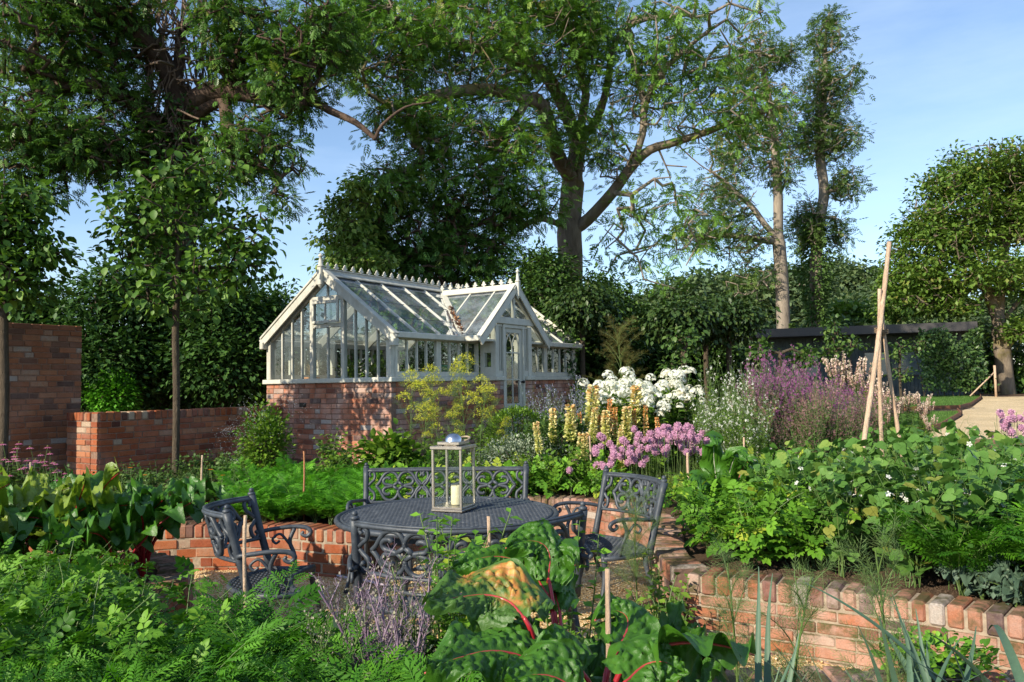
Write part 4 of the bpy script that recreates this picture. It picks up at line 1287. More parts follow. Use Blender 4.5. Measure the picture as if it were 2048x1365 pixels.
# ------------------------------------------------------------------ dark garden building behind the lawn
def shed():
    A = at(1498, 668, 30.8); B = at(1955, 652, 27.9)
    d = np.array((B[0] - A[0], B[1] - A[1])); L = np.linalg.norm(d); d /= L
    rot = math.atan2(d[1], d[0])
    root = thing('garden_building', 'long low dark garden building with an overhanging flat roof behind the lawn', 'building', (A[0], A[1], 0.86), rot)
    za, zb = A[2] - 0.86, B[2] - 0.86
    wall = plain_mat('dark_cladding', (0.055, 0.075, 0.08), 0.7, mott=0.25, mscale=3, bmp=0.2)
    roof = plain_mat('dark_roof', (0.045, 0.04, 0.04), 0.6, mott=0.15)
    o = MB()
    o.box(0.4, L - 0.3, 1.5, 5.5, -0.3, min(za, zb) - 0.1)
    n = 56
    for i in range(n):
        x = 0.4 + (L - 0.7) * i / n
        o.bbox(x + 0.008, x + (L - 0.7) / n - 0.008, 1.475, 1.498, -0.1, min(za, zb) - 0.12, 0.004)
    o.build('wall', wall, root)
    o = MB()
    v = []
    for (x, z) in ((-0.1, za), (L, zb)):
        for y in (0.0, 6.0):
            for t_ in (-0.16, 0.16):
                v.append((x, y, z + t_))
    o.add(v, [(0, 1, 3, 2), (4, 6, 7, 5), (0, 4, 5, 1), (2, 3, 7, 6), (0, 2, 6, 4), (1, 5, 7, 3)], 0, 0.5, False)
    o.build('roof', roof, root)
    gd = plain_mat('dark_window', (0.10, 0.14, 0.16), 0.15, spec=0.8)
    for x in (1.6, 4.15, 5.4):
        o = MB(); o.bbox(x, x + 0.95, 1.44, 1.47, 0.75, 1.75, 0.01); w_ = o.build('window', roof, root)
        o = MB(); o.bbox(x + 0.06, x + 0.89, 1.432, 1.439, 0.81, 1.69, 0.002); o.build('pane', gd, w_)
    o = MB(); o.bbox(2.85, 3.75, 1.44, 1.47, 0.0, 1.95, 0.01); w_ = o.build('door', roof, root)
    o = MB(); o.ball((3.65, 1.42, 1.0), 0.03, 8, 6); o.build('handle', M['steel'], w_)
shed()
# ------------------------------------------------------------------ leaf templates (width x, length y, normal z)
def T(v, *f):
    by = {}
    for q in f: by.setdefault(len(q), []).append(q)
    return np.array(v, float), [np.array(x) for x in by.values()]
LEAF4 = T([(0, 0, 0), (-.3, .45, .07), (.3, .45, .07), (0, 1, -.06), (0, .5, -.03)], (0, 2, 3, 4), (0, 4, 3, 1))
LEAF8 = T([(0, 0, 0), (-.26, .22, .07), (0, .25, 0), (.26, .22, .07), (-.38, .5, .08), (0, .52, -.01), (.38, .5, .08), (-.25, .8, .02), (0, .8, -.06), (.25, .8, .02), (0, 1.02, -.16)],
          (0, 3, 2), (0, 2, 1), (1, 2, 5, 4), (2, 3, 6, 5), (4, 5, 8, 7), (5, 6, 9, 8), (7, 8, 10), (8, 9, 10))
ROUND8 = T([(0, 0, 0), (-.40, .12, .06), (0, .2, 0), (.40, .12, .06), (-.50, .48, .09), (0, .5, -.01), (.50, .48, .09), (-.30, .84, .04), (0, .85, -.03), (.30, .84, .04), (0, 1.0, -.05)],
           (0, 3, 2), (0, 2, 1), (1, 2, 5, 4), (2, 3, 6, 5), (4, 5, 8, 7), (5, 6, 9, 8), (7, 8, 10), (8, 9, 10))
def compound(pairs, w, l, term=1.0, droop=0.1, spread=55):
    """pinnate leaf: leaflets in pairs on a midrib"""
    V, Fq, n = [], [], 0
    def leaflet(x, y, z, ang, ll, ww, tilt):
        nonlocal n
        c, s_ = math.cos(ang), math.sin(ang)
        for u, v_, t_ in ((0, 0, 0), (-ww, ll * .45, .05 * ll), (0, ll, -.18 * ll + tilt), (ww, ll * .45, .05 * ll)):
            V.append((x + u * c + v_ * s_, y - u * s_ + v_ * c, z + t_))
        Fq.append((n, n + 3, n + 2, n + 1)); n += 4
    for i in range(pairs):
        t_ = 0.28 + 0.55 * i / max(1, pairs - 1)
        k = 1.0 - 0.25 * abs(i / max(1, pairs - 1) - 0.45)
        for sg in (-1, 1):
            leaflet(sg * 0.01, t_, -droop * t_ * t_, sg * math.radians(spread), l * k, w * k, -0.03)
    leaflet(0, 0.88, -droop * .8, 0, l * term, w * term, 0)
    V += [(-.008, 0, 0), (.008, 0, 0), (.006, .9, -droop * .8), (-.006, .9, -droop * .8)]
    Fq.append((n, n + 1, n + 2, n + 3))
    return np.array(V), [np.array(Fq)]
ASH = compound(4, 0.075, 0.40, 1.0, 0.12, 50)
ASH3 = compound(3, 0.09, 0.42, 1.0, 0.12, 50)
PALM = T([(0, 0, 0), (-.5, .35, .05), (-.18, .55, .02), (0, 1, -.1), (.18, .55, .02), (.5, .35, .05), (-.42, .82, -.02), (.42, .82, -.02), (0, .3, -.03)],
         (0, 8, 1), (1, 8, 2), (8, 6, 2), (8, 3, 6) if False else (2, 8, 3), (8, 4, 3), (8, 5, 4), (0, 5, 8), (8, 6, 3), (8, 3, 7))

# ------------------------------------------------------------------ leaf colours
G1 = [(0, (0.016, 0.040, 0.010)), (0.5, (0.032, 0.078, 0.016)), (0.85, (0.058, 0.125, 0.022)), (1, (0.11, 0.155, 0.03))]
M['lf_ash'] = leaf_mat('leaf_ash', [(0, (0.074, 0.162, 0.027)), (0.5, (0.144, 0.292, 0.043)), (0.9, (0.222, 0.400, 0.068)), (1, (0.353, 0.389, 0.093))], 0.4, 0.3, 0.4, 0.15, 3)
M['lf_dark'] = leaf_mat('leaf_dark', [(0, (0.022, 0.058, 0.015)), (0.6, (0.056, 0.130, 0.027)), (1, (0.104, 0.198, 0.038))], 0.5, 0.2, 0.25, 0.15, 3)
M['lf_std'] = leaf_mat('leaf_standard', [(0, (0.045, 0.098, 0.017)), (0.6, (0.088, 0.186, 0.026)), (1, (0.174, 0.293, 0.036))], 0.5, 0.22, 0.25, 0.15, 4)
M['lf_yew'] = leaf_mat('leaf_yew', [(0, (0.028, 0.062, 0.015)), (0.6, (0.055, 0.117, 0.021)), (1, (0.103, 0.190, 0.030))], 0.45, 0.15, 0.35, 0.15, 3)
M['lf_ivy'] = leaf_mat('leaf_ivy', [(0, (0.021, 0.053, 0.015)), (0.6, (0.048, 0.120, 0.027)), (1, (0.090, 0.180, 0.045))], 0.3, 0.15, 0.5, 0.15, 3)
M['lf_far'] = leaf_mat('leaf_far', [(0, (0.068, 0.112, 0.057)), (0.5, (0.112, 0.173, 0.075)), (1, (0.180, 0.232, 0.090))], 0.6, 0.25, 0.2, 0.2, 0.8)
M['lf_oak'] = leaf_mat('leaf_oak', [(0, (0.050, 0.111, 0.018)), (0.5, (0.122, 0.221, 0.032)), (0.9, (0.200, 0.297, 0.052)), (1, (0.271, 0.272, 0.068))], 0.45, 0.3, 0.35, 0.2, 1)
M['lf_pale'] = leaf_mat('leaf_pale', [(0, (0.116, 0.203, 0.046)), (0.6, (0.231, 0.354, 0.072)), (1, (0.420, 0.506, 0.144))], 0.45, 0.35, 0.35, 0.15, 3)

# ------------------------------------------------------------------ trees
def grow(guides, attract, rg, step=0.5, wander=0.12, sag=0.0):
    """branch skeleton: guide limbs first, then twigs from every attractor to the nearest branch"""
    pos, par = [], []
    grow.rad = []
    for gi, (pts, joint) in enumerate(guides):
        sp = smooth_path(pts, max(3, int(np.linalg.norm(np.diff(np.array(pts), axis=0), axis=1).mean() / (step * 0.6))))
        if gi == 0:
            prev = -1
        else:
            d = np.linalg.norm(np.array(pos) - sp[0], axis=1); prev = int(d.argmin())
        for qi, q in enumerate(sp):
            pos.append(np.array(q)); par.append(prev); prev = len(pos) - 1
            grow.rad.append(joint * (1 - 0.72 * qi / len(sp)))
    base = np.array(pos[0])
    P = np.empty((len(pos) + len(attract) * 30 + 10, 3)); n = len(pos); P[:n] = pos
    A = np.array(attract)
    dist0 = np.array([np.min(np.linalg.norm(P[:n] - a, axis=1)) for a in A])
    tips = []
    cz = np.zeros(len(P)); 
    for i in np.argsort(dist0):
        a = A[i]
        d = np.linalg.norm(P[:n] - a, axis=1) + 0.35 * np.maximum(0, P[:n, 2] - a[2])
        j = int(d.argmin()); L = np.linalg.norm(P[j] - a)
        k = max(1, min(28, int(L / step)))
        p0 = P[j].copy(); prev = j
        off = rg.normal(size=3) * wander * L
        for s in range(1, k + 1):
            t = s / k
            q = p0 + (a - p0) * t + off * math.sin(math.pi * t) * 0.8 + (rg.normal(size=3) * wander * step * 0.9 if s < k else 0)
            q[2] += 0.18 * L * math.sin(math.pi * t) * (1 - sag)
            P[n] = q; par.append(prev); prev = n; n += 1
            if n >= len(P): P = np.vstack([P, np.empty((4000, 3))])
        tips.append(n - 1)
    return P[:n], np.array(par), np.array(tips)

def skeleton_mesh(mb, P, par, r_trunk, r_tip=0.012, expo=0.5, mat=0, guide_n=0):
    n = len(P)
    cnt = np.ones(n)
    for i in range(n - 1, 0, -1):
        if par[i] >= 0: cnt[par[i]] += cnt[i] * 1.0
    # parents always have a smaller index, so one backward pass counts descendants
    R = r_tip + (r_trunk - r_tip) * (cnt / cnt[0]) ** expo
    gr_ = np.array(grow.rad); R[:len(gr_)] = np.maximum(R[:len(gr_)], gr_)
    e = np.where(par >= 0)[0]
    for sel, k in ((R[e] > 0.05, 9), ((R[e] <= 0.05) & (R[e] > 0.02), 6), (R[e] <= 0.02, 4)):
        ee = e[sel]
        if len(ee) == 0: continue
        a, b_ = P[par[ee]], P[ee]
        d = b_ - a; L = np.linalg.norm(d, axis=1)[:, None] + 1e-9; d = d / L
        ref = np.where(np.abs(d[:, 2:3]) > 0.9, np.array((1.0, 0, 0)), np.array((0, 0, 1.0)))
        x = np.cross(d, ref); x /= np.linalg.norm(x, axis=1)[:, None]; y = np.cross(d, x)
        an = np.arange(k) / k * 2 * math.pi
        ring = (np.cos(an)[None, :, None] * x[:, None, :] + np.sin(an)[None, :, None] * y[:, None, :])
        ra = np.minimum(R[par[ee]], R[ee] * 1.35)[:, None, None]; rb_ = R[ee][:, None, None]
        v = np.concatenate([(a - d * ra[:, 0] * 0.25)[:, None, :] + ring * ra, (b_ + d * rb_[:, 0] * 0.25)[:, None, :] + ring * rb_], 1)
        m_ = len(ee)
        j = np.arange(k); jn = (j + 1) % k
        f = np.stack([j, jn, jn + k, j + k], 1)
        f = (f[None] + (np.arange(m_) * 2 * k)[:, None, None]).reshape(-1, 4)
        mb.add(v.reshape(-1, 3), f, mat, 0.5, True)
    return R

def blob_points(blobs, n, rg, shell=0.0, inf=0.0):
    """random points in ellipsoids given as (px, py, Y, rx_px, ry_px, r_depth, weight)"""
    W = np.array([b_[3] * b_[4] * (b_[6] if len(b_) > 6 else 1) for b_ in blobs], float)
    ch = rg.choice(len(blobs), n, p=W / W.sum())
    out = np.empty((n, 3))
    u = rand_unit(rg, n) * (rg.random(n) ** (1 / 3 * (1 - shell)))[:, None]
    for i, b_ in enumerate(blobs):
        k = ch == i
        c = at(b_[0], b_[1], b_[2]); s = b_[2] / F_PX
        rr3 = np.array((b_[3] * s, b_[5], b_[4] * s))
        out[k] = c + u[k] * np.maximum(rr3 * 0.45, rr3 - inf)
    return out

def leaf_cloud(mb, C, per, cr, tmpl, size, rg, mat, droop=0.35, var=(0.0, 1.0), flat=0.6, szvar=0.25, dirs=None, gap=None):
    if gap:
        q = C * (2 * math.pi / gap)
        f_ = np.sin(q[:, 0] + 1.3 * np.sin(q[:, 2] * 0.7)) + np.sin(q[:, 2] * 1.1 + 0.9 * np.sin(q[:, 1] * 0.8 + 2)) + np.sin(q[:, 1] * 0.9 + q[:, 0] * 0.5 + 1)
        C = C[f_ > -0.85]
    """per leaves round every centre C"""
    n = len(C) * per
    c = np.repeat(C, per, axis=0)
    cv = np.repeat(rg.normal(0, 0.16, len(C)), per)
    off = rg.normal(size=(n, 3)) * cr * np.array((1, 1, flat))
    D = off / (np.linalg.norm(off, axis=1)[:, None] + 1e-6) * 0.8 + rand_unit(rg, n) * 0.6
    if dirs is not None: D += np.repeat(dirs, per, axis=0)
    D[:, 2] -= droop
    N = rand_unit(rg, n) * 0.55 + (0, 0, 1)
    v = np.clip(rg.uniform(*var, n) * 0.65 + 0.18 + cv, 0, 1)
    mb.scatter(tmpl, c + off, D, N, size * (1 + rg.normal(0, szvar, n)).clip(0.4, 1.6), mat, v)

def tree(name, label, cat, base, guides, blobs, natt, per, cr, tmpl, lsize, bark, leafm, r_trunk, seed, step=0.45, r_tip=0.01, expo=0.5, droop=0.35, group=None, wander=0.12, bare=0.0, extra=None, gap=None, sag=0.0, flat=0.6):
    rg = np.random.default_rng(seed)
    base = np.array(base, float)
    root = thing(name, label, cat, base, 0, group)
    A = blob_points(blobs, natt, rg, 0.0, 0.9 * cr + 0.2 * lsize)
    P, par, tips = grow(guides, A, rg, step, wander, sag)
    w = MB()
    skeleton_mesh(w, P - base, par, r_trunk, r_tip, expo)
    # flare at the foot
    w.build('trunk', M[bark], root)
    kk = rg.random(len(tips)) > bare
    tp2 = P[tips][kk] - base
    f = MB()
    leaf_cloud(f, tp2, per, cr, tmpl, lsize, rg, 0, droop, flat=flat, gap=gap)
    if extra: extra(f, rg, base)
    f.build('crown', M[leafm], root)
    return root
def tree_base(px, Y):
    x = at(px, 700, Y)[0]
    return np.array((x, Y, float(gz(x, Y)) - 0.05))
# ------------------------------------------------------------------ the trees one by one
M['lf_mid'] = leaf_mat('leaf_mid', [(0, (0.048, 0.110, 0.023)), (0.5, (0.095, 0.210, 0.037)), (0.9, (0.162, 0.297, 0.051)), (1, (0.248, 0.309, 0.073))], 0.42, 0.3, 0.35, 0.15, 3)
# great ash behind the greenhouse
b0 = tree_base(1141, 22.0)
g_ = [([b0, at(1141, 640, 22), at(1141, 520, 22), at(1139, 455, 22), at(1146, 370, 22), at(1158, 280, 22), at(1172, 190, 22), at(1190, 90, 22.2), at(1205, -40, 22.5)], 0),
      ([at(1143, 462, 22), at(1175, 440, 21.8), at(1225, 385, 21.3), at(1262, 335, 21), at(1300, 300, 20.8), at(1350, 285, 20.6), at(1420, 262, 20.4), at(1490, 235, 20.2), at(1560, 215, 20)], 0.190),
      ([at(1262, 335, 21), at(1285, 270, 20.6), at(1290, 210, 20.4), at(1320, 150, 20), at(1370, 100, 19.8), at(1420, 60, 19.5)], 0.070),
      ([at(1158, 285, 22), at(1195, 235, 21.6), at(1215, 170, 21.4), at(1225, 100, 21), at(1255, 55, 20.8), at(1310, 35, 20.5), at(1390, 30, 20.2)], 0.130),
      ([at(1120, 450, 22), at(1085, 438, 21.2), at(1050, 450, 20.6), at(1010, 480, 20), at(975, 500, 19.5)], 0.090),
      ([at(1146, 365, 22), at(1110, 300, 21), at(1085, 210, 20.4), at(1060, 195, 20), at(1030, 240, 19.6), at(990, 275, 19)], 0.120),
      ([at(1158, 290, 22), at(1100, 160, 21), at(1010, 110, 20), at(920, 90, 19), at(840, 70, 18.4), at(780, 40, 18)], 0),
      ([at(1085, 210, 20.4), at(980, 180, 19), at(880, 190, 18.3), at(800, 215, 17.8), at(740, 190, 17.4)], 0),
      ([at(1172, 190, 22), at(1150, 100, 21), at(1110, 20, 20.6), at(1080, -60, 20)], 0),
      ([at(1350, 285, 20.6), at(1400, 330, 20.4), at(1450, 360, 20.2)], 0)]
bl = [(1080, 100, 20.5, 150, 120, 2.2), (920, 110, 18.8, 170, 130, 1.6), (760, 90, 17.8, 130, 120, 1.4), (1180, 60, 21, 110, 110, 2),
      (850, 260, 18.2, 150, 90, 1.4), (1010, 290, 19.2, 120, 110, 1.5), (1150, 270, 20.8, 95, 90, 1.5), (900, 370, 18.4, 140, 70, 1.4), (1050, 400, 19.2, 120, 65, 1.3),
      (780, 370, 17.6, 70, 60, 1.2), (1240, 330, 20.6, 60, 60, 1.2), (1260, 180, 20.5, 90, 110, 1.6, 0.6), (1000, 5, 20, 260, 60, 2), (700, 10, 18, 120, 60, 1.5)]
tree('ash_tree', 'great ash with a thick forked trunk rising behind the greenhouse', 'tree', b0, g_, bl, 3000, 8, 0.18, ASH, 0.21, 'bark_ash', 'lf_ash', 0.36, 21, step=0.5, r_tip=0.007, expo=0.55, droop=0.15, wander=0.16, gap=1.9)
# its thin, half bare outer crown on the right has fewer, smaller clusters
def sparse_crown():
    rg = np.random.default_rng(22)
    root = bpy.data.objects['ash_tree']
    bl2 = [(1400, 60, 19.6, 170, 90, 1.6), (1420, 200, 20, 150, 90, 1.4), (1330, 470, 20.6, 110, 120, 1.0, 0.6), (1500, 240, 20, 90, 60, 1.2), (1320, 130, 20, 100, 80, 1.4), (1330, 360, 20.6, 60, 50, 1), (1240, 500, 20.6, 60, 70, 1, .6)]
    A = blob_points(bl2, 300, rg)
    g2 = [([at(1225, 385, 21.3), at(1262, 335, 21), at(1300, 300, 20.8), at(1350, 285, 20.6), at(1420, 262, 20.4), at(1490, 235, 20.2), at(1560, 215, 20)], 0),
          ([at(1262, 335, 21), at(1285, 270, 20.6), at(1290, 210, 20.4), at(1320, 150, 20), at(1370, 100, 19.8), at(1420, 60, 19.5)], 0),
          ([at(1255, 55, 20.8), at(1310, 35, 20.5), at(1390, 30, 20.2)], 0)]
    g2 = [(g2[0][0], 0), (g2[1][0], 0), ([at(1290, 210, 20.4)] + g2[2][0], 0)]
    near = [np.array([np.linalg.norm(np.array(gg_[0]) - a_, axis=1).min() for a_ in A]) for gg_ in g2]
    own = np.argmin(near, axis=0)
    f = MB()
    for i_, gg_ in enumerate(g2):
        P, par, tips = grow([gg_], A[own == i_], rg, 0.4, 0.2)
        w = MB(); skeleton_mesh(w, P - b0, par, 0.10, 0.010, 0.5)
        w.build('limb', M['bark_pale'], root)
        kk = rg.random(len(tips)) < 0.62
        leaf_cloud(f, P[tips][kk] - b0, 14, 0.2, ASH, 0.25, rg, 0, 0.3)
    f.build('foliage', M['lf_ash'], root)
sparse_crown()

# dense tree between greenhouse and ash, pale shoots at its left edge
b0 = tree_base(820, 19.5)
g_ = [([b0, at(820, 600, 19.5), at(815, 480, 19.3), at(830, 400, 19.2), at(850, 330, 19)], 0),
      ([at(818, 520, 19.5), at(760, 470, 19), at(710, 430, 18.8)], 0), ([at(818, 520, 19.5), at(900, 470, 19), at(980, 440, 18.8)], 0)]
bl = [(830, 480, 19, 120, 70, 1.8), (940, 510, 19, 100, 60, 1.6), (770, 440, 18.6, 75, 60, 1.4), (745, 500, 18.6, 80, 55, 1.4), (860, 560, 19, 200, 45, 1.6), (1000, 440, 19.2, 60, 45, 1.4), (900, 430, 19, 60, 50, 1.4), (990, 500, 19, 60, 40, 1.2), (720, 540, 18.4, 70, 35, 1.2)]
tree('ash_tree', 'dense dark green tree close behind the greenhouse ridge', 'tree', b0, g_, bl, 1100, 8, 0.20, ASH, 0.21, 'bark_dark', 'lf_mid', 0.26, 23, droop=0.25, gap=1.8)
b0 = tree_base(700, 17.5)
g_ = [([b0, at(700, 640, 17.5), at(702, 560, 17.4), at(705, 480, 17.3)], 0)]
bl = [(700, 470, 17.0, 55, 60, 0.8), (680, 530, 16.8, 60, 40, 0.7), (720, 390, 17.0, 50, 50, .7), (670, 420, 17.0, 40, 40, .6, .6), (740, 520, 16.8, 60, 40, .7), (650, 480, 17, 35, 30, .5, .6)]
tree('cherry_tree', 'slender pale-leaved tree showing against the sky behind the gable finial', 'tree', b0, g_, bl, 360, 11, 0.13, LEAF4, 0.13, 'bark_thin', 'lf_pale', 0.07, 24, step=0.3, r_tip=0.005, droop=0.5)

# huge ivy-clad tree on the left
b0 = tree_base(342, 16.5)
g_ = [([b0, at(342, 640, 16.5), at(344, 480, 16.5), at(350, 330, 16.5), at(355, 180, 16.5), at(362, 60, 16.4), at(372, -80, 16.3)], 0),
      ([at(352, 250, 16.5), at(395, 200, 16.2), at(450, 180, 15.9), at(520, 190, 15.6), at(600, 192, 15.4), at(660, 222, 15.2), at(712, 246, 15.0), at(750, 278, 14.9)], 0.150),
      ([at(750, 278, 14.9), at(765, 250, 14.8), at(810, 215, 14.8), at(860, 205, 14.8)], 0.040),
      ([at(350, 300, 16.5), at(300, 240, 16), at(240, 190, 15.6), at(160, 170, 15.2), at(80, 180, 15)], 0.080),
      ([at(348, 380, 16.5), at(280, 330, 16), at(200, 300, 15.5), at(110, 290, 15.2), at(20, 270, 15)], 0),
      ([at(355, 180, 16.5), at(300, 90, 16), at(220, 30, 15.6), at(120, -10, 15.2)], 0.080),
      ([at(362, 60, 16.4), at(430, 10, 16), at(520, -40, 15.6)], 0),
      ([at(352, 260, 16.5), at(440, 200, 16), at(455, 250, 15.8), at(470, 300, 15.6), at(520, 330, 15.4)], 0)]
bl = [(90, 100, 15.2, 150, 110, 1.8), (190, 60, 15.6, 110, 100, 1.8), (60, 250, 15, 130, 90, 1.6), (200, 270, 15.4, 110, 90, 1.5), (500, 60, 15.6, 130, 90, 1.6), (600, 120, 15.2, 110, 90, 1.4),
      (500, 300, 15.4, 90, 100, 1.4), (470, 130, 15.6, 60, 80, 1.2), (570, 320, 15.3, 60, 70, 1.2, .5), (60, 350, 15, 80, 70, 1.3), (560, 400, 15.2, 40, 40, 0.8, .5), (230, 180, 15.5, 60, 60, 1.2, .6), (650, 60, 15.2, 90, 80, 1.3), (260, 10, 15.4, 60, 50, 1.6), (560, 200, 15.2, 80, 70, 1.2), (180, 330, 15.2, 90, 50, 1.2), (130, -20, 15, 240, 50, 1.6)]
def ivy_extra(f, rg, base):
    # ivy up the trunk
    n = 9000
    zz = rg.uniform(0.2, 7.2, n); a = rg.uniform(0, 2 * math.pi, n)
    r = 0.50 + 0.22 * np.sin(zz * 2.1 + a * 2) * rg.random(n) + rg.uniform(0, 0.25, n)
    c0 = at(345, 400, 16.5)
    Pp = np.stack([c0[0] - base[0] + r * np.cos(a), r * np.sin(a), zz], 1)
    D = np.stack([np.cos(a), np.sin(a), -0.7 + 0 * a], 1) + rand_unit(rg, n) * 0.6
    f.scatter(LEAF4, Pp, D, rand_unit(rg, n) * 0.5 + (0, 0, 1), rg.uniform(0.08, 0.16, n), 0, rg.random(n) * 0.7)
left_tree = tree('ivy_clad_tree', 'massive dark tree at left, trunk wrapped in dead and living ivy stems', 'tree', b0, g_, bl, 2500, 8, 0.19, ASH, 0.19, 'bark_dark', 'lf_mid', 0.50, 25, step=0.45, r_tip=0.009, expo=0.55, droop=0.3, gap=1.25, extra=ivy_extra, wander=0.18)
def dead_ivy():
    rg = np.random.default_rng(26)
    b0 = np.array(left_tree.location)
    o = MB()
    c0 = at(352, 150, 16.5)
    for i in range(420):
        a = rg.uniform(0, 2 * math.pi); z = rg.uniform(5.2, 11.0); L = rg.uniform(0.5, 1.8)
        r0 = 0.52
        k = 7; t_ = np.linspace(0, 1, k)
        sprd = rg.uniform(0.0, 0.9) if rg.random() < 0.55 else rg.uniform(0.0, 0.15)
        aa = a + rg.normal(0, 0.5) * t_ + 0.15 * np.sin(t_ * 9 + i)
        rr = r0 + 0.05 * rg.random() + sprd * t_ ** 1.4
        pts = np.stack([c0[0] - b0[0] + rr * np.cos(aa), rr * np.sin(aa), z - L * t_ * (1 if sprd < .2 else 0.3) + 0.05 * np.sin(t_ * 12)], 1)
        o.tube(pts, rg.uniform(0.008, 0.028), 4, cap=False)
    o.build('dead_ivy_stems', M['deadivy'], left_tree)
M['deadivy'] = bark_mat('dead_ivy', (0.11, 0.07, 0.05), (0.26, 0.19, 0.14), 9)
dead_ivy()

# two small standard trees in the bed on the left
def standard(px, Y, ztop_px, crown, label, seed, rt):
    b0 = tree_base(px, Y); b0[2] = float(gz(0, Y)) - 0.03
    g_ = [([b0, at(px + 1, 800, Y), at(px - 1, 660, Y), at(px + 4, 520, Y), at(px, ztop_px, Y)], 0)]
    return tree('standard_tree', label, 'tree', b0, g_, crown, 350, 10, 0.12, LEAF8, 0.088, 'bark_thin', 'lf_std', rt, seed, step=0.22, r_tip=0.004, expo=0.42, droop=0.5, group='thin-stemmed standard trees along the wall', wander=0.1)
standard(352, 9.5, 330, [(350, 420, 9.5, 150, 110, 0.8), (360, 560, 9.5, 165, 95, 0.85), (470, 500, 9.5, 90, 80, 0.5), (260, 480, 9.5, 70, 80, 0.5), (400, 340, 9.5, 120, 60, .5), (270, 400, 9.5, 80, 40, .4, .6), (520, 430, 9.5, 50, 40, .4, .6)],
         'small tree on a thin dark stem in front of the low orange wall', 31, 0.042)
standard(8, 8.9, 330, [(10, 450, 8.9, 95, 110, 0.6), (40, 560, 8.9, 80, 70, 0.6), (-60, 500, 8.9, 90, 130, 0.6), (100, 500, 8.9, 55, 40, .35, .6), (70, 400, 8.9, 45, 40, .35, .6)],
         'small tree on a bare stem before the tall brown wall at the left edge', 32, 0.05)

# dark evergreen mass behind the walls: separate shrubs
def shrub(name, label, px, Y, blobs, n, tmpl, size, mat, seed, cr=0.22, per=14, group=None, bark='bark_thin', rt=0.06, droop=0.2, cat='shrub', step=0.35):
    b0 = tree_base(px, Y)
    top = min(b_[1] for b_ in blobs)
    g_ = [([b0, at(px, 740, Y), at(px, 0.35 * 740 + 0.65 * top, Y)], 0)]
    return tree(name, label, cat, b0, g_, blobs, n, per, cr, tmpl, size, bark, mat, rt, seed, step=step, r_tip=0.006, droop=droop, group=group)
hg = 'dark evergreen shrubs behind the garden walls'
for i, (px, Y, top, w_, lab) in enumerate([(60, 13.2, 560, 120, 'dark shrub above the tall brown wall at the far left'), (215, 13.0, 505, 95, 'dark rounded evergreen between the tall wall and the standard tree'),
                                          (330, 14.2, 520, 100, 'dark evergreen behind the thin stem of the middle standard tree'), (440, 13.4, 545, 95, 'dark evergreen right of the standard tree above the low wall'),
                                          (535, 14.4, 560, 60, 'dark pointed evergreen just left of the greenhouse gable')]):
    cy = (top + 830) / 2
    shrub('evergreen_shrub', lab, px, Y, [(px, cy, Y, w_, (830 - top) / 2, 1.0), (px + 20, top + 60, Y, w_ * 0.6, 60, 0.8), (px - 10, 730, Y - 0.4, w_ * 1.05, 90, 0.7)], 360, LEAF4, 0.10, 'lf_dark', 40 + i, cr=0.25, per=34, group=hg, rt=0.08)
# evergreens around the ash trunk
for i, (px, Y, top, w_, lab) in enumerate([(1085, 17.5, 492, 75, 'big dark clipped evergreen rising behind the greenhouse porch'), (1195, 17.8, 545, 85, 'dark evergreen at the foot of the ash trunk'),
                                          (1290, 19.5, 600, 70, 'dark low evergreen right of the ash trunk')]):
    cy = (top + 790) / 2
    shrub('evergreen_shrub', lab, px, Y, [(px, cy, Y, w_, (790 - top) / 2, 1.2), (px, top + 55, Y, w_ * 0.75, 60, 0.9), (px, 700, Y - 0.3, w_ * 1.1, 80, 1.0)], 460, LEAF4, 0.105, 'lf_yew', 50 + i, cr=0.25, per=40, group=hg, rt=0.1)
# dark hedge closing the view behind the beds
def hedge(px0, px1, Y, top_px, label, seed, n=9000, mat='lf_yew', size=0.16, name='hedge'):
    rg = np.random.default_rng(seed)
    a, b_ = at(px0, top_px, Y), at(px1, top_px, Y)
    z0, z1 = float(gz(0, Y)), a[2]
    f = MB()
    x = rg.uniform(a[0], b_[0], n); z = rg.uniform(z0, z1, n) ; y = rg.uniform(-0.7, 0.7, n)
    z = z * (1 + 0.05 * np.sin(x * 1.7) + 0.03 * np.sin(x * 4.3))
    D = rand_unit(rg, n) + (0, -0.4, -0.1)
    base = np.array((a[0], Y, z0))
    f.scatter(LEAF4, np.stack([x, Y + y, z], 1) - base, D, rand_unit(rg, n) * 0.5 + (0, -0.3, 1), size * rg.uniform(0.6, 1.3, n), 0, rg.random(n))
    # inner twigs that close the hedge
    for i in range(int((b_[0] - a[0]) / 0.22)):
        xx = a[0] + 0.1 + i * 0.22
        f.tube([(xx - base[0], 0.2 * math.sin(i * 2.1), 0), (xx - base[0] + 0.1 * math.sin(i), 0.2 * math.sin(i), (z1 - z0) * 0.9)], 0.035, 5, 0, 0.0, cap=False)
    return tag(f.build(name, M[mat], loc=base), label, 'hedge')
hedge(-260, 1150, 15.6, 690, 'tall dark hedge closing the garden behind the walls and greenhouse', 60, 56000, size=0.115)
hedge(1130, 1480, 19.0, 700, 'dark hedge behind the white flowers and thin standard stems', 61, 40000, size=0.13)

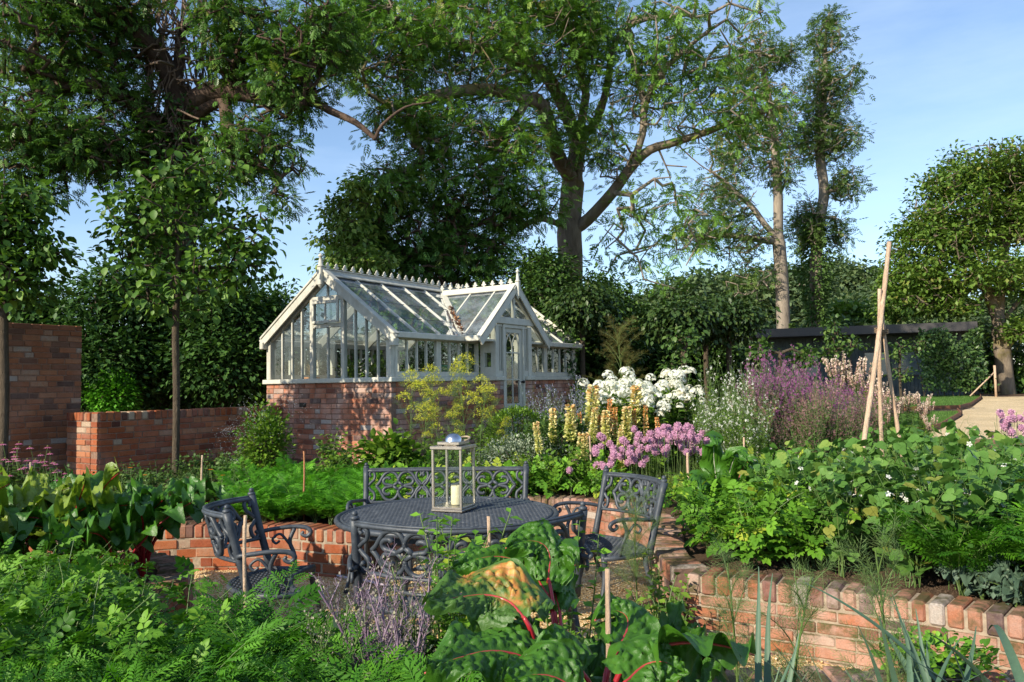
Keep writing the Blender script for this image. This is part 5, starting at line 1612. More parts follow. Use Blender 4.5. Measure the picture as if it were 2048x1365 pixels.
# clipped standard trees in a row before the far hedge (thin bare stems)
sg2 = 'round-headed standard trees in a row behind the flower border'
def lolly(px, Y, top, bot, w_, label, seed):
    b0 = tree_base(px, Y)
    g_ = [([b0, at(px, 720, Y), at(px, (top + bot) / 2, Y)], 0)]
    tree('standard_tree', label, 'tree', b0, g_, [(px, (top + bot) / 2, Y, w_, (bot - top) / 2, 0.8)], 150, 34, 0.22, LEAF4, 0.10, 'bark_thin', 'lf_yew2', 0.055, seed, step=0.3, r_tip=0.006, group=sg2, droop=0.6)
M['lf_yew2'] = leaf_mat('leaf_standard_head', [(0, (0.022, 0.048, 0.012)), (0.6, (0.042, 0.085, 0.018)), (1, (0.08, 0.12, 0.025))], 0.45, 0.15, 0.35, 0.15, 3)
lolly(1165, 15.5, 560, 665, 60, 'round-headed standard tree just right of the greenhouse', 71)
lolly(1368, 14.5, 600, 680, 62, 'round-headed standard tree above the cream flower heads', 72)
lolly(1412, 16.5, 590, 690, 60, 'second round-headed standard from the right in the dark row', 73)
lolly(1458, 15.2, 588, 690, 58, 'rightmost round-headed standard beside the dark building', 74)

# two tall trees with ivy in the distance
def ivy_tall(px, Y, guides, blobs, label, seed, natt, ivx, rt):
    b0 = tree_base(px, Y)
    def ex(f, rg, base):
        n = 5200
        zz = rg.uniform(0.0, ivx[2], n); a = rg.uniform(0, 2 * math.pi, n)
        r = ivx[1] * (1 + 0.35 * np.sin(zz * 1.3)) * rg.uniform(0.6, 1.2, n) * (1 - 0.45 * zz / ivx[2])
        c0 = at(ivx[0], 600, Y)
        f.scatter(LEAF4, np.stack([c0[0] - base[0] + r * np.cos(a), r * np.sin(a), zz], 1), np.stack([np.cos(a), np.sin(a), -0.6 + 0 * a], 1) + rand_unit(rg, n) * 0.6, rand_unit(rg, n) * 0.5 + (0, 0, 1), rg.uniform(0.12, 0.24, n), 0, rg.random(n) * 0.6)
    return tree('tall_tree', label, 'tree', b0, guides(b0), blobs, int(natt * 2.4), 6, 0.22, ASH3, 0.27, 'bark_pale', 'lf_tall', rt, seed, step=0.7, r_tip=0.009, expo=0.5, droop=0.15, gap=2.6, extra=ex, wander=0.14)
M['lf_tall'] = leaf_mat('leaf_tall', [(0, (0.067, 0.130, 0.036)), (0.5, (0.113, 0.200, 0.047)), (1, (0.198, 0.281, 0.068))], 0.45, 0.3, 0.3, 0.15, 1)
YA, YB = 34.0, 36.0
ivy_tall(1566, YA, lambda b0: [([b0, at(1566, 620, YA), at(1562, 540, YA), at(1557, 470, YA), at(1556, 390, YA), at(1552, 320, YA), at(1545, 240, YA), at(1530, 160, YA), at(1515, 90, YA)], 0),
        ([at(1557, 480, YA), at(1530, 450, YA), at(1500, 410, YA), at(1460, 375, YA), at(1420, 340, YA)], 0), ([at(1557, 485, YA), at(1520, 480, YA), at(1450, 470, YA), at(1400, 480, YA)], 0),
        ([at(1556, 400, YA), at(1575, 350, YA), at(1580, 290, YA)], 0)],
        [(1500, 120, YA, 75, 70, 2), (1530, 230, YA, 85, 80, 2.2), (1480, 300, YA, 90, 60, 2), (1440, 400, YA, 85, 70, 2), (1470, 480, YA, 95, 55, 2), (1390, 470, YA, 50, 50, 1.6), (1570, 110, YA, 35, 40, 1.4), (1560, 330, YA, 50, 60, 1.6), (1500, 560, YA, 60, 60, 1.6, .6)],
        'tall leaning tree with a pale forked trunk left of the ivy column', 81, 560, (1575, 0.35, 3.2), 0.29)
ivy_tall(1632, YB, lambda b0: [([b0, at(1632, 620, YB), at(1632, 520, YB), at(1638, 450, YB), at(1648, 385, YB), at(1640, 310, YB), at(1645, 230, YB), at(1650, 140, YB), at(1652, 50, YB)], 0)],
        [(1652, 90, YB, 42, 60, 1.6), (1650, 190, YB, 66, 70, 2), (1650, 280, YB, 80, 60, 2), (1690, 370, YB, 35, 50, 1.6), (1610, 450, YB, 38, 70, 1.4), (1675, 460, YB, 22, 50, 1.2), (1710, 140, YB, 25, 20, .8, .4), (1655, 35, YB, 22, 20, .8)],
        'tallest slim tree with a green ivy column round its foot', 82, 520, (1632, 0.75, 8.5), 0.27)

# broad tree at the right edge
YR = 30.0
b0 = tree_base(2010, YR)
g_ = [([b0, at(2008, 740, YR), at(2002, 680, YR), at(1998, 640, YR), at(2000, 560, YR), at(2010, 480, YR), at(2020, 400, YR), at(2030, 320, YR)], 0),
      ([at(1998, 650, YR), at(1985, 610, YR), at(1970, 570, YR), at(1940, 520, YR), at(1910, 470, YR), at(1880, 420, YR)], 0), ([at(1998, 650, YR), at(2040, 600, YR), at(2090, 540, YR)], 0)]
bl = [(1960, 330, YR, 75, 60, 2.4), (1900, 410, YR, 90, 70, 2.6), (1860, 500, YR, 85, 70, 2.6), (1930, 560, YR, 120, 70, 2.8), (1850, 590, YR, 70, 50, 2.2), (2040, 330, YR, 60, 50, 2), (2050, 440, YR, 90, 60, 2.4), (2000, 400, YR, 90, 70, 2), (2060, 560, YR, 90, 60, 2.4), (1960, 480, YR, 100, 50, 2.2), (2100, 400, YR, 80, 100, 2.5), (2060, 660, YR - 1, 60, 40, 1.6), (1880, 620, YR, 90, 25, 2), (1815, 560, YR, 55, 45, 1.8), (1800, 610, YR, 50, 40, 1.8), (1840, 450, YR, 50, 45, 1.8), (1880, 360, YR, 45, 45, 1.6)]
tree('broad_tree', 'broad yellow-green tree at the right edge beyond the dark building', 'tree', b0, g_, bl, 2300, 25, 0.27, LEAF4, 0.175, 'bark_ash', 'lf_oak', 0.30, 83, step=0.6, r_tip=0.007, droop=0.2, flat=0.5, gap=2.2)

# far woodland: each tree its own thing
fgp = 'distant trees closing the view beyond the dark building'
rg0 = np.random.default_rng(90)
far = [(1320, 62, 585, 60), (1375, 58, 560, 70), (1430, 66, 540, 75), (1490, 60, 555, 70), (1545, 70, 540, 65), (1600, 64, 535, 60), (1660, 72, 520, 75), (1715, 66, 530, 55), (1765, 60, 575, 45), (1690, 52, 600, 45), (1830, 75, 600, 60), (1920, 70, 600, 60), (2010, 72, 590, 70), (1245, 64, 600, 50)]
for i, (px, Y, top, w_) in enumerate(far):
    b0 = tree_base(px, Y)
    g_ = [([b0, at(px, 700, Y), at(px, (top + 700) / 2, Y)], 0)]
    bl = [(px, (top + 690) / 2, Y, w_ * 1.2, (710 - top) / 2, 3.5), (px, top + 38, Y, w_ * 0.9, 50, 3)]
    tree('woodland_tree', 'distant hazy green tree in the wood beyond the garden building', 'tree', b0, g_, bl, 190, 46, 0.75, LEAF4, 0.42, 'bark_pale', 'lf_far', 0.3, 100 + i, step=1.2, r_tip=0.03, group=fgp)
YY = 40.0
b0 = tree_base(1690, YY)
tree('golden_tree', 'small yellow-green tree just above the dark roof beside the ivy column', 'tree', b0, [([b0, at(1690, 700, YY), at(1690, 640, YY)], 0)], [(1690, 640, YY, 50, 38, 1.5)], 90, 34, 0.5, LEAF4, 0.3, 'bark_pale', 'lf_oak', 0.12, 120, step=0.6, r_tip=0.015)

# trees standing outside the frame on the left: they shade the left of the garden
b0 = np.array((-13.5, 8.0, 0.3))
rgx = np.random.default_rng(130)

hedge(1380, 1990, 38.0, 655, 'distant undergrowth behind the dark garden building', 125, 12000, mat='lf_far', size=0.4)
# ------------------------------------------------------------------ garden plants
def lm(name, stops, **k):
    M[name] = leaf_mat(name, stops, **k)
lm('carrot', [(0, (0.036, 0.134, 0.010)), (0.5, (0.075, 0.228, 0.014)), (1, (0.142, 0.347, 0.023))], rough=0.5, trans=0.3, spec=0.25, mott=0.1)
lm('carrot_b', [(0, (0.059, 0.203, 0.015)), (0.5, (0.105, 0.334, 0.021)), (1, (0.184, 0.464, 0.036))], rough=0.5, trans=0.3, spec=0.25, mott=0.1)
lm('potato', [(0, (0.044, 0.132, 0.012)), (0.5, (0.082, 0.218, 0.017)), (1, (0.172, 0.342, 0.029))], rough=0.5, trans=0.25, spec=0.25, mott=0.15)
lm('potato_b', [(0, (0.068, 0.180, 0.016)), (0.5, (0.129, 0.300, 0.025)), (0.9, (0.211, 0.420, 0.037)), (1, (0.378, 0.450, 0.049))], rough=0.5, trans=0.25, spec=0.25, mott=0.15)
lm('pea', [(0, (0.052, 0.138, 0.025)), (0.5, (0.099, 0.218, 0.039)), (0.9, (0.150, 0.287, 0.057)), (1, (0.301, 0.321, 0.064))], rough=0.5, trans=0.25, spec=0.25, mott=0.12)
lm('kale_grey', [(0, (0.10, 0.13, 0.08)), (0.6, (0.19, 0.22, 0.14)), (1, (0.32, 0.34, 0.23))], rough=0.6, trans=0.15, spec=0.25, mott=0.2)
lm('kale', [(0, (0.047, 0.090, 0.056)), (0.6, (0.094, 0.150, 0.097)), (1, (0.161, 0.216, 0.143))], rough=0.55, trans=0.15, spec=0.25, mott=0.2)
lm('leek', [(0, (0.055, 0.110, 0.070)), (0.6, (0.099, 0.171, 0.108)), (1, (0.160, 0.231, 0.140))], rough=0.5, trans=0.15, spec=0.25, mott=0.15, mscale=60)
lm('fennel', [(0, (0.078, 0.140, 0.048)), (1, (0.157, 0.238, 0.071))], rough=0.6, trans=0.2, spec=0.25, mott=0.1)
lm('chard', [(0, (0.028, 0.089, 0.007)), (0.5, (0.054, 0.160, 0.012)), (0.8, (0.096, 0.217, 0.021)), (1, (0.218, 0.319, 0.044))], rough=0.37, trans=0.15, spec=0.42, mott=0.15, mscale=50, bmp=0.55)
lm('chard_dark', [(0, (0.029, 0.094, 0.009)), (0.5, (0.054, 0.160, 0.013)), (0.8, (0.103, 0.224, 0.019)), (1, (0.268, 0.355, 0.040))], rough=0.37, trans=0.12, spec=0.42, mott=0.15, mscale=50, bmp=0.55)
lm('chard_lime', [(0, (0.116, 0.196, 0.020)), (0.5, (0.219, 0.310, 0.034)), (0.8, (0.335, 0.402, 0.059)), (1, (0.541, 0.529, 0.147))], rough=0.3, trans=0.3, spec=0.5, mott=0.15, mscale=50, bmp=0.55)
lm('chard_gold', [(0, (0.038, 0.104, 0.014)), (0.38, (0.071, 0.155, 0.024)), (0.52, (0.219, 0.196, 0.035)), (0.66, (0.460, 0.176, 0.047)), (0.8, (0.547, 0.310, 0.059)), (1, (0.570, 0.373, 0.118))], rough=0.37, trans=0.12, spec=0.42, mott=0.15, mscale=50, bmp=0.55)
lm('stalk_red', [(0, (0.20, 0.012, 0.018)), (0.6, (0.38, 0.02, 0.03)), (1, (0.5, 0.10, 0.08))], rough=0.25, trans=0.0, spec=0.5, mott=0.2)
lm('stalk_white', [(0, (0.35, 0.42, 0.22)), (1, (0.6, 0.62, 0.45))], rough=0.3, trans=0.0, spec=0.5, mott=0.15)
lm('stalk_green', [(0, (0.07, 0.13, 0.03)), (1, (0.15, 0.22, 0.06))], rough=0.45, trans=0.0, spec=0.4, mott=0.15)
lm('stalk_purple', [(0, (0.20, 0.13, 0.20)), (1, (0.36, 0.26, 0.34))], rough=0.45, trans=0.0, spec=0.4, mott=0.2)
lm('stalk_dry', [(0, (0.22, 0.17, 0.11)), (1, (0.38, 0.31, 0.2))], rough=0.7, trans=0.0, spec=0.2, mott=0.2)
lm('herb', [(0, (0.058, 0.128, 0.013)), (0.6, (0.117, 0.225, 0.023)), (1, (0.200, 0.315, 0.030))], rough=0.5, trans=0.25, spec=0.25, mott=0.15)
lm('herb_dark', [(0, (0.034, 0.075, 0.018)), (0.6, (0.071, 0.143, 0.031)), (1, (0.126, 0.210, 0.038))], rough=0.5, trans=0.2, spec=0.25, mott=0.15)
lm('silver', [(0, (0.156, 0.204, 0.138)), (0.6, (0.312, 0.372, 0.265)), (1, (0.528, 0.564, 0.414))], rough=0.7, trans=0.15, spec=0.2, mott=0.2)
lm('box_leaf', [(0, (0.048, 0.112, 0.012)), (0.6, (0.120, 0.233, 0.020)), (1, (0.263, 0.406, 0.036))], rough=0.35, trans=0.2, spec=0.25, mott=0.1)
lm('phlox_white', [(0, (0.62, 0.50, 0.34)), (0.3, (0.78, 0.74, 0.62)), (1, (0.84, 0.84, 0.80))], rough=0.7, trans=0.25, spec=0.15, mott=0.05)
lm('gaura_white', [(0, (0.7, 0.68, 0.62)), (1, (0.85, 0.85, 0.82))], rough=0.7, trans=0.25, spec=0.15, mott=0.05)
lm('lilac', [(0, (0.448, 0.220, 0.353)), (0.5, (0.672, 0.370, 0.529)), (1, (0.851, 0.540, 0.666))], rough=0.7, trans=0.2, spec=0.15, mott=0.1)
lm('violet', [(0, (0.153, 0.036, 0.128)), (0.5, (0.255, 0.072, 0.216)), (1, (0.391, 0.160, 0.336))], rough=0.7, trans=0.2, spec=0.15, mott=0.1)
lm('mauve_brown', [(0, (0.16, 0.07, 0.08)), (0.6, (0.28, 0.14, 0.15)), (1, (0.4, 0.24, 0.24))], rough=0.8, trans=0.15, spec=0.1, mott=0.1)
lm('bluehaze', [(0, (0.20, 0.20, 0.38)), (0.6, (0.34, 0.34, 0.54)), (1, (0.52, 0.52, 0.68))], rough=0.7, trans=0.2, spec=0.15, mott=0.1)
lm('spike_pink', [(0, (0.42, 0.26, 0.22)), (0.6, (0.62, 0.44, 0.38)), (1, (0.76, 0.62, 0.54))], rough=0.7, trans=0.2, spec=0.15, mott=0.1)
lm('spike_yellow', [(0, (0.55, 0.58, 0.14)), (0.45, (0.78, 0.72, 0.34)), (0.62, (0.84, 0.66, 0.38)), (0.8, (0.80, 0.42, 0.16)), (1, (0.52, 0.20, 0.07))], rough=0.6, trans=0.2, spec=0.2, mott=0.1)
lm('umbel', [(0, (0.351, 0.405, 0.036)), (0.5, (0.567, 0.567, 0.048)), (1, (0.783, 0.702, 0.084))], rough=0.6, trans=0.25, spec=0.2, mott=0.1)
lm('cone_pink', [(0, (0.5, 0.13, 0.26)), (1, (0.66, 0.28, 0.42))], rough=0.6, trans=0.2, spec=0.2, mott=0.1)
lm('orange_fl', [(0, (0.75, 0.16, 0.02)), (1, (0.85, 0.30, 0.03))], rough=0.6, trans=0.2, spec=0.2, mott=0.1)
lm('bronze', [(0, (0.10, 0.095, 0.035)), (0.6, (0.18, 0.17, 0.05)), (1, (0.30, 0.27, 0.08))], rough=0.6, trans=0.3, spec=0.2, mott=0.1)
lm('budgrey', [(0, (0.24, 0.20, 0.20)), (0.6, (0.36, 0.32, 0.26)), (1, (0.42, 0.42, 0.25))], rough=0.7, trans=0.2, spec=0.2, mott=0.2)
lm('straw', [(0, (0.36, 0.24, 0.11)), (1, (0.58, 0.42, 0.22))], rough=0.7, trans=0.2, spec=0.2, mott=0.1)

def compose(leaf, places):
    """a compound leaf out of a leaflet template; places: (x, y, z, angle, scale, roll)"""
    lv, lf_ = leaf
    V, Fs, n = [], {}, 0
    for (x, y, z, an, s, rl) in places:
        c, s_ = math.cos(an), math.sin(an)
        v = lv * s
        cr_, sr_ = math.cos(rl), math.sin(rl)
        v = np.stack([v[:, 0] * cr_ - v[:, 2] * sr_, v[:, 1], v[:, 0] * sr_ + v[:, 2] * cr_], 1)
        v = np.stack([v[:, 0] * c + v[:, 1] * s_ + x, -v[:, 0] * s_ + v[:, 1] * c + y, v[:, 2] + z], 1)
        V.append(v)
        for f in lf_: Fs.setdefault(f.shape[1], []).append(f + n)
        n += len(lv)
    V.append(np.array([(-.006, 0, 0), (.006, 0, 0), (.004, .75, -.03), (-.004, .75, -.03)]))
    Fs.setdefault(4, []).append(np.array([(n, n + 1, n + 2, n + 3)]))
    return np.concatenate(V), [np.concatenate(x) for x in Fs.values()]
POTATO = compose((LEAF8[0] * (0.9, 1, 1), LEAF8[1]), [(0.02, .25, -.01, 1.15, .30, .15), (-0.02, .25, -.01, -1.15, .30, -.15), (0.02, .5, -.02, 1.0, .36, .15), (-0.02, .5, -.02, -1.0, .36, -.15), (0.0, .70, -.03, .75, .34, .1), (0, .70, -.03, -.75, .34, -.1), (0, .74, -.04, 0.05, .44, 0)])
TREFOIL = compose((ROUND8[0] * (1.1, 1, 1), ROUND8[1]), [(0, .45, 0, 0, .5, 0), (0, .42, 0, 1.35, .45, .1), (0, .42, 0, -1.35, .45, -.1)])
FEATHER = compound(5, 0.045, 0.30, 0.9, 0.12, 45)
PENTA = T([(0, 0, 0)] + [(math.cos(a) * r, math.sin(a) * r, 0.12) for k in range(5) for a, r in ((k * 1.2566 - .45, .75), (k * 1.2566, 1.0), (k * 1.2566 + .45, .75))],
          *[(0, 1 + 3 * k, 2 + 3 * k, 3 + 3 * k) for k in range(5)])
CROSS = T([(0, 0, 0)] + [(math.cos(a) * r, math.sin(a) * r, 0.1) for k in range(4) for a, r in ((k * 1.2 - .35, .7), (k * 1.2, 1.0), (k * 1.2 + .35, .7))],
          *[(0, 1 + 3 * k, 2 + 3 * k, 3 + 3 * k) for k in range(4)])
SPIKELET = T([(-.5, 0, 0), (.5, 0, 0), (.3, 1, .2), (-.3, 1, .2), (0, .5, .5)], (0, 1, 4), (1, 2, 4), (2, 3, 4), (3, 0, 4))

def arch(az, L, t0, t1, n=9, wob=0.0, ph=0.0):
    """stem that starts t0 and ends t1 radians off the vertical"""
    th = np.linspace(t0, t1, n)
    st_ = L / (n - 1)
    r = np.concatenate([[0], np.cumsum(np.sin(th[:-1]) * st_)]); z = np.concatenate([[0], np.cumsum(np.cos(th[:-1]) * st_)])
    a = az + wob * np.sin(np.linspace(0, 4, n) + ph)
    P = np.stack([r * np.cos(a), r * np.sin(a), z], 1)
    return P
def tangents(P):
    t = np.gradient(P, axis=0)
    return t / (np.linalg.norm(t, axis=1)[:, None] + 1e-9)
def lerp_path(P, t):
    t = np.clip(np.asarray(t, float), 0, 1) * (len(P) - 1)
    i = np.minimum(t.astype(int), len(P) - 2); f = (t - i)[:, None]
    return P[i] * (1 - f) + P[i + 1] * f

def plant_root(name, label, cat, group):
    return thing(name, label, cat, (0, 0, 0), 0, group)

def carrot_proto(seed, label, group, nf=15, L=(0.34, 0.52), mat='carrot', name='carrot_plant', cat='carrot plant'):
    rg = np.random.default_rng(seed)
    root = plant_root(name, label, cat, group)
    lv, sm = MB(), MB()
    for i in range(nf):
        az = i * 2.4 + rg.normal(0, 0.3); l = rg.uniform(*L)
        P = arch(az, l, rg.uniform(0.05, 0.4), rg.uniform(0.9, 1.7), 9, 0.1, i)
        P[:, :2] += rg.normal(0, 0.01, 2)
        sm.tube(P, np.linspace(0.0028, 0.0012, 9), 4, 0, 0.5, cap=False)
        t = np.linspace(0.34, 1.0, 9)
        Q = lerp_path(P, t); Tn = lerp_path(tangents(P), t)
        side = np.cross(Tn, (0, 0, 1)); side /= np.linalg.norm(side, axis=1)[:, None] + 1e-6
        up = np.cross(side, Tn)
        ln_ = l * 0.34 * np.sin(np.linspace(0.9, 2.85, 9)) + 0.02
        v = np.clip(rg.normal(0.5, 0.2) + rg.normal(0, 0.1, 9), 0, 1)
        for sg in (-1, 1):
            D = Tn * 0.75 + side * sg * 0.9 + rg.normal(0, 0.16, (9, 3)) - (0, 0, 0.1)
            lv.scatter(FEATHER, Q, D, up + rg.normal(0, 0.35, (9, 3)), ln_, 0, v)
        lv.scatter(FEATHER, Q[-1:], Tn[-1:], up[-1:], np.array([l * 0.22]), 0, v[-1:])
    lv.build('leaves', M[mat], root); sm.build('stems', M['stalk_green'], root)
    return root
def leafy_proto(seed, label, group, tmpl, lsize, ns, L, per, mat, name, cat, t0=(0.05, 0.5), t1=(0.5, 1.2), start=0.25, smat='stalk_green', sr=0.004, nup=0.4, flowers=None, fcount=0, fsize=0.02, droop=0.25, szt=0.35):
    rg = np.random.default_rng(seed)
    root = plant_root(name, label, cat, group)
    lv, sm = MB(), MB(); fl = MB()
    for i in range(ns):
        az = i * 2.4 + rg.normal(0, 0.4); l = rg.uniform(*L)
        P = arch(az, l, rg.uniform(*t0), rg.uniform(*t1), 8, 0.15, i)
        P[:, :2] += rg.normal(0, 0.02, 2)
        sm.tube(P, np.linspace(sr, sr * 0.4, 8), 5, 0, rg.random(), cap=False)
        t = np.linspace(start, 1.0, per) + rg.normal(0, 0.02, per)
        Q = lerp_path(P, t); Tn = lerp_path(tangents(P), t)
        a = np.arange(per) * 2.4 + rg.random() * 6
        ref = np.cross(Tn, (0.3, 0.1, 1)); ref /= np.linalg.norm(ref, axis=1)[:, None] + 1e-6
        r2 = np.cross(Tn, ref)
        D = Tn * 0.45 + ref * np.cos(a)[:, None] + r2 * np.sin(a)[:, None] + (0, 0, -droop)
        D += rg.normal(0, 0.15, D.shape)
        N = np.array((0, 0, 1.0)) + rg.normal(0, nup, D.shape)
        s = lsize * (1 - szt * t) * rg.uniform(0.75, 1.2, per)
        lv.scatter(tmpl, Q, D, N, s, 0, np.clip(rg.normal(0.42, 0.28, per) + 0.18 * t, 0, 1))
        if flowers and i < fcount:
            fl.scatter(flowers, P[-1:] + rg.normal(0, 0.01, (3, 3)), rand_unit(rg, 3), rand_unit(rg, 3) + (0, -0.6, 0.8), np.full(3, fsize), 0, rg.random(3))
    lv.build('leaves', M[mat], root); sm.build('stems', M[smat], root)
    return root, fl, rg

def chard_surface(mb, mid, W, nh, rg, amp=1.0, cup=0.25, var_fn=None, n1=40, n2=27, vein=0.033, ruffle=1.0, point=1.0):
    """puckered blade along the midrib path"""
    mid = smooth_path(mid, 12)
    s = np.linspace(0, 1, n1)
    C = lerp_path(mid, s); Tn = lerp_path(tangents(mid), s)
    nrm = np.array(nh, float) - Tn * (Tn @ np.array(nh, float))[:, None]
    nrm /= np.linalg.norm(nrm, axis=1)[:, None] + 1e-9
    side = np.cross(Tn, nrm)
    L = np.linalg.norm(np.diff(C, axis=0), axis=1).sum()
    prof = np.sin(np.pi * np.clip(s * 0.93 + 0.07, 0, 1) ** 0.72) ** 0.62 * (1 - 0.25 * s * point)
    prof[-1] = 0.03
    p1, p2, p3 = rg.uniform(0, 6, 3)
    prof = prof * (1 + 0.05 * np.sin(s * 23 + p1) + 0.04 * np.sin(s * 41 + p2))
    u = np.linspace(-1, 1, n2)
    S, U = np.meshgrid(s, u, indexing='ij')
    w = W / 2 * prof[:, None]
    au = np.abs(U)
    ph = S * L / vein - au * w / (vein * 1.1) * 0.9 + np.where(U > 0, 0.45, 0.0)
    ph = ph + 0.22 * np.sin(U * 7 + S * 11 + p1) + 0.12 * np.sin(U * 15 - S * 21 + p2)
    fr = np.abs(np.sin(np.pi * ph))                     # 0 on the side veins
    # blisters: cells round random points between the veins
    cp = np.stack([rg.uniform(0, L, int(L * W / 0.00038) + 8), rg.uniform(-W / 2, W / 2, int(L * W / 0.00038) + 8)], 1)
    g2_ = np.stack([(S * L).ravel(), (U * w).ravel()], 1)
    dd_ = np.sqrt(((g2_[:, None, :] - cp[None]) ** 2).sum(2)); dd_.partition(1, axis=1)
    cells = np.sqrt(np.clip((dd_[:, 1] - dd_[:, 0]) / 0.016, 0, 1)).reshape(S.shape)
    cells = 0.25 + 0.75 * cells
    env = np.clip(au * 5, 0, 1) * np.clip((1 - au) * 6, 0.3, 1)
    h = amp * 0.019 * (fr ** 0.5) * cells * env
    h += amp * 0.006 * np.sin(S * 17 + U * 5 + p1) * au
    h += ruffle * 0.032 * (au ** 4) * np.sin(S * L / 0.042 * 2 + p2 + (U > 0) * 1.7) + ruffle * 0.014 * au ** 3 * np.sin(S * 9 + p3)
    h -= cup * w * (au ** 1.7) - 0.0
    P = C[:, None, :] + side[:, None, :] * (U * w)[..., None] + nrm[:, None, :] * h[..., None]
    veinmask = np.clip(1 - fr * 3.2, 0, 1) * np.clip(au * 4, 0, 1)
    var = 0.40 + 0.14 * np.sin(S * 7 + p1) + 0.15 * (cells - 0.7) + 0.22 * veinmask * (1 - 0.5 * au)
    if var_fn is not None: var = var_fn(S, U, var, fr, cells)
    idx = np.arange(n1 * n2).reshape(n1, n2)
    q = np.stack([idx[:-1, :-1].ravel(), idx[1:, :-1].ravel(), idx[1:, 1:].ravel(), idx[:-1, 1:].ravel()], 1)
    # a few slug holes
    hole = rg.random(len(q)) < 0.004
    mb.add(P.reshape(-1, 3), q[~hole], 0, np.clip(var, 0, 1).ravel(), True)
    return C, nrm, side

def chard_leaf(root, stalk, mid, W, nh, rg, blade='chard', stem='stalk_red', sr=0.011, amp=1.0, cup=0.25, var_fn=None, ruffle=1.0, n1=40, n2=27, vein=0.033):
    base = np.array(root.location)
    mid = np.array(mid) - base; W = W * 0.9
    lf_ = MB()
    C, nrm, side = chard_surface(lf_, mid, W, nh, rg, amp, cup, var_fn, n1, n2, vein, ruffle)
    lo = lf_.build('leaf', M[blade], root)
    st_ = MB()
    pts = np.vstack([smooth_path(np.vstack([np.array(stalk) - base, mid[:1]]), 8), (C - nrm * 0.003)[2::3]])
    k = len(pts); t = np.linspace(0, 1, k)
    st_.tube(pts, sr * (1 - 0.85 * t ** 0.9) + 0.0012, 8, 0, np.clip(0.3 + t * 0.7, 0, 1), flat=0.75)
    st_.build('stalk', M[stem], lo)

def chard_proto(seed, label, group, n=8, H=(0.32, 0.5), blade='chard', stem='stalk_red', W=(0.13, 0.2), res=(32, 23), name='chard_plant'):
    rg = np.random.default_rng(seed)
    root = plant_root(name, label, 'chard plant', group)
    lf_, st_ = MB(), MB()
    for i in range(n):
        az = i * 2.4 + rg.normal(0, 0.3); L = rg.uniform(*H)
        P = arch(az, L * 1.35, rg.uniform(0.05, 0.35), rg.uniform(1.0, 1.9), 10, 0.1, i)
        blade_p = P[4:]
        w = rg.uniform(*W)
        nh = np.array((math.cos(az), math.sin(az), 0)) * -0.3 + (0, 0, 1)
        C, nrm, side = chard_surface(lf_, blade_p, w, nh, rg, 1.5, 0.15, None, res[0], res[1], 0.036, 1.6)
        pts = np.vstack([P[:5], (C - nrm * 0.003)[2::4]])
        st_.tube(pts, np.linspace(0.010, 0.0015, len(pts)), 6, 0, np.linspace(0.2, 1, len(pts)).repeat(6) if False else 0.5, flat=0.75, cap=False)
    lf_.build('leaves', M[blade], root); st_.build('stalks', M[stem], root)
    return root

# ---- prototypes
K = {}
gr_c1 = 'feathery carrot plants filling the foreground bed'
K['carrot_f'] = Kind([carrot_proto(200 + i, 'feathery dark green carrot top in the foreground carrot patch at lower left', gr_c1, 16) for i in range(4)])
gr_c2 = 'bright carrot plants behind the low orange wall'
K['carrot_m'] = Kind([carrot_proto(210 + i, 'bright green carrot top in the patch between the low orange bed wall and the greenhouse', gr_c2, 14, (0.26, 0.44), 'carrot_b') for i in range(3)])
gr_c3 = 'tall carrot plants at the right edge'
K['carrot_r'] = Kind([carrot_proto(220 + i, 'tall feathery carrot top in the patch at the right edge above the soil strip', gr_c3, 17, (0.42, 0.62), 'carrot') for i in range(3)])
gr_p1 = 'potato plants filling the left bed'
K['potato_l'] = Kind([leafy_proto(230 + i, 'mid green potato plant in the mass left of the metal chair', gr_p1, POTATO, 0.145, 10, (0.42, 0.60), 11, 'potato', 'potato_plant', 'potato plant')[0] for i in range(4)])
gr_p2 = 'potato plants in the right bed'
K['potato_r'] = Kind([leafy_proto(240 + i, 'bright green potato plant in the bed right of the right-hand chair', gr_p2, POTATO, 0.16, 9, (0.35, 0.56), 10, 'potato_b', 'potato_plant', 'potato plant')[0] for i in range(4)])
gr_pe = 'pea plants round the cane wigwam'
def pea_proto(seed):
    root, fl, rg = leafy_proto(seed, 'trailing round-leaved pea plant around the bamboo wigwam', gr_pe, TREFOIL, 0.105, 8, (0.5, 0.8), 10, 'pea', 'pea_plant', 'pea plant', t0=(0.0, 0.5), t1=(0.3, 1.3), start=0.15, nup=0.9, sr=0.003, droop=0.0, szt=0.15)
    t_ = MB()
    for i in range(10):
        a = rg.uniform(0, 6.28); p0 = np.array((0.15 * math.cos(a), 0.15 * math.sin(a), rg.uniform(0.3, 0.7)))
        tt = np.linspace(0, 1, 9)
        t_.tube(np.stack([p0[0] + tt * 0.14 * math.cos(a), p0[1] + tt * 0.14 * math.sin(a) + 0.015 * np.sin(tt * 9), p0[2] + 0.10 * tt + 0.02 * np.cos(tt * 8)], 1), 0.0011, 3, cap=False)
    t_.build('tendrils', M['pea'], root)  # thin curling tendrils of the pea
    f = MB(); f.scatter(PENTA, rg.uniform(-0.15, 0.15, (4, 3)) + (0, 0, 0.55), rand_unit(rg, 4), rand_unit(rg, 4) + (0, -1, 0.5), np.full(4, 0.017), 0, rg.random(4))
    f.build('blossoms', M['gaura_white'], root)
    return root
K['pea'] = Kind([pea_proto(250 + i) for i in range(4)])
gr_s = 'low leafy plants behind the bench'
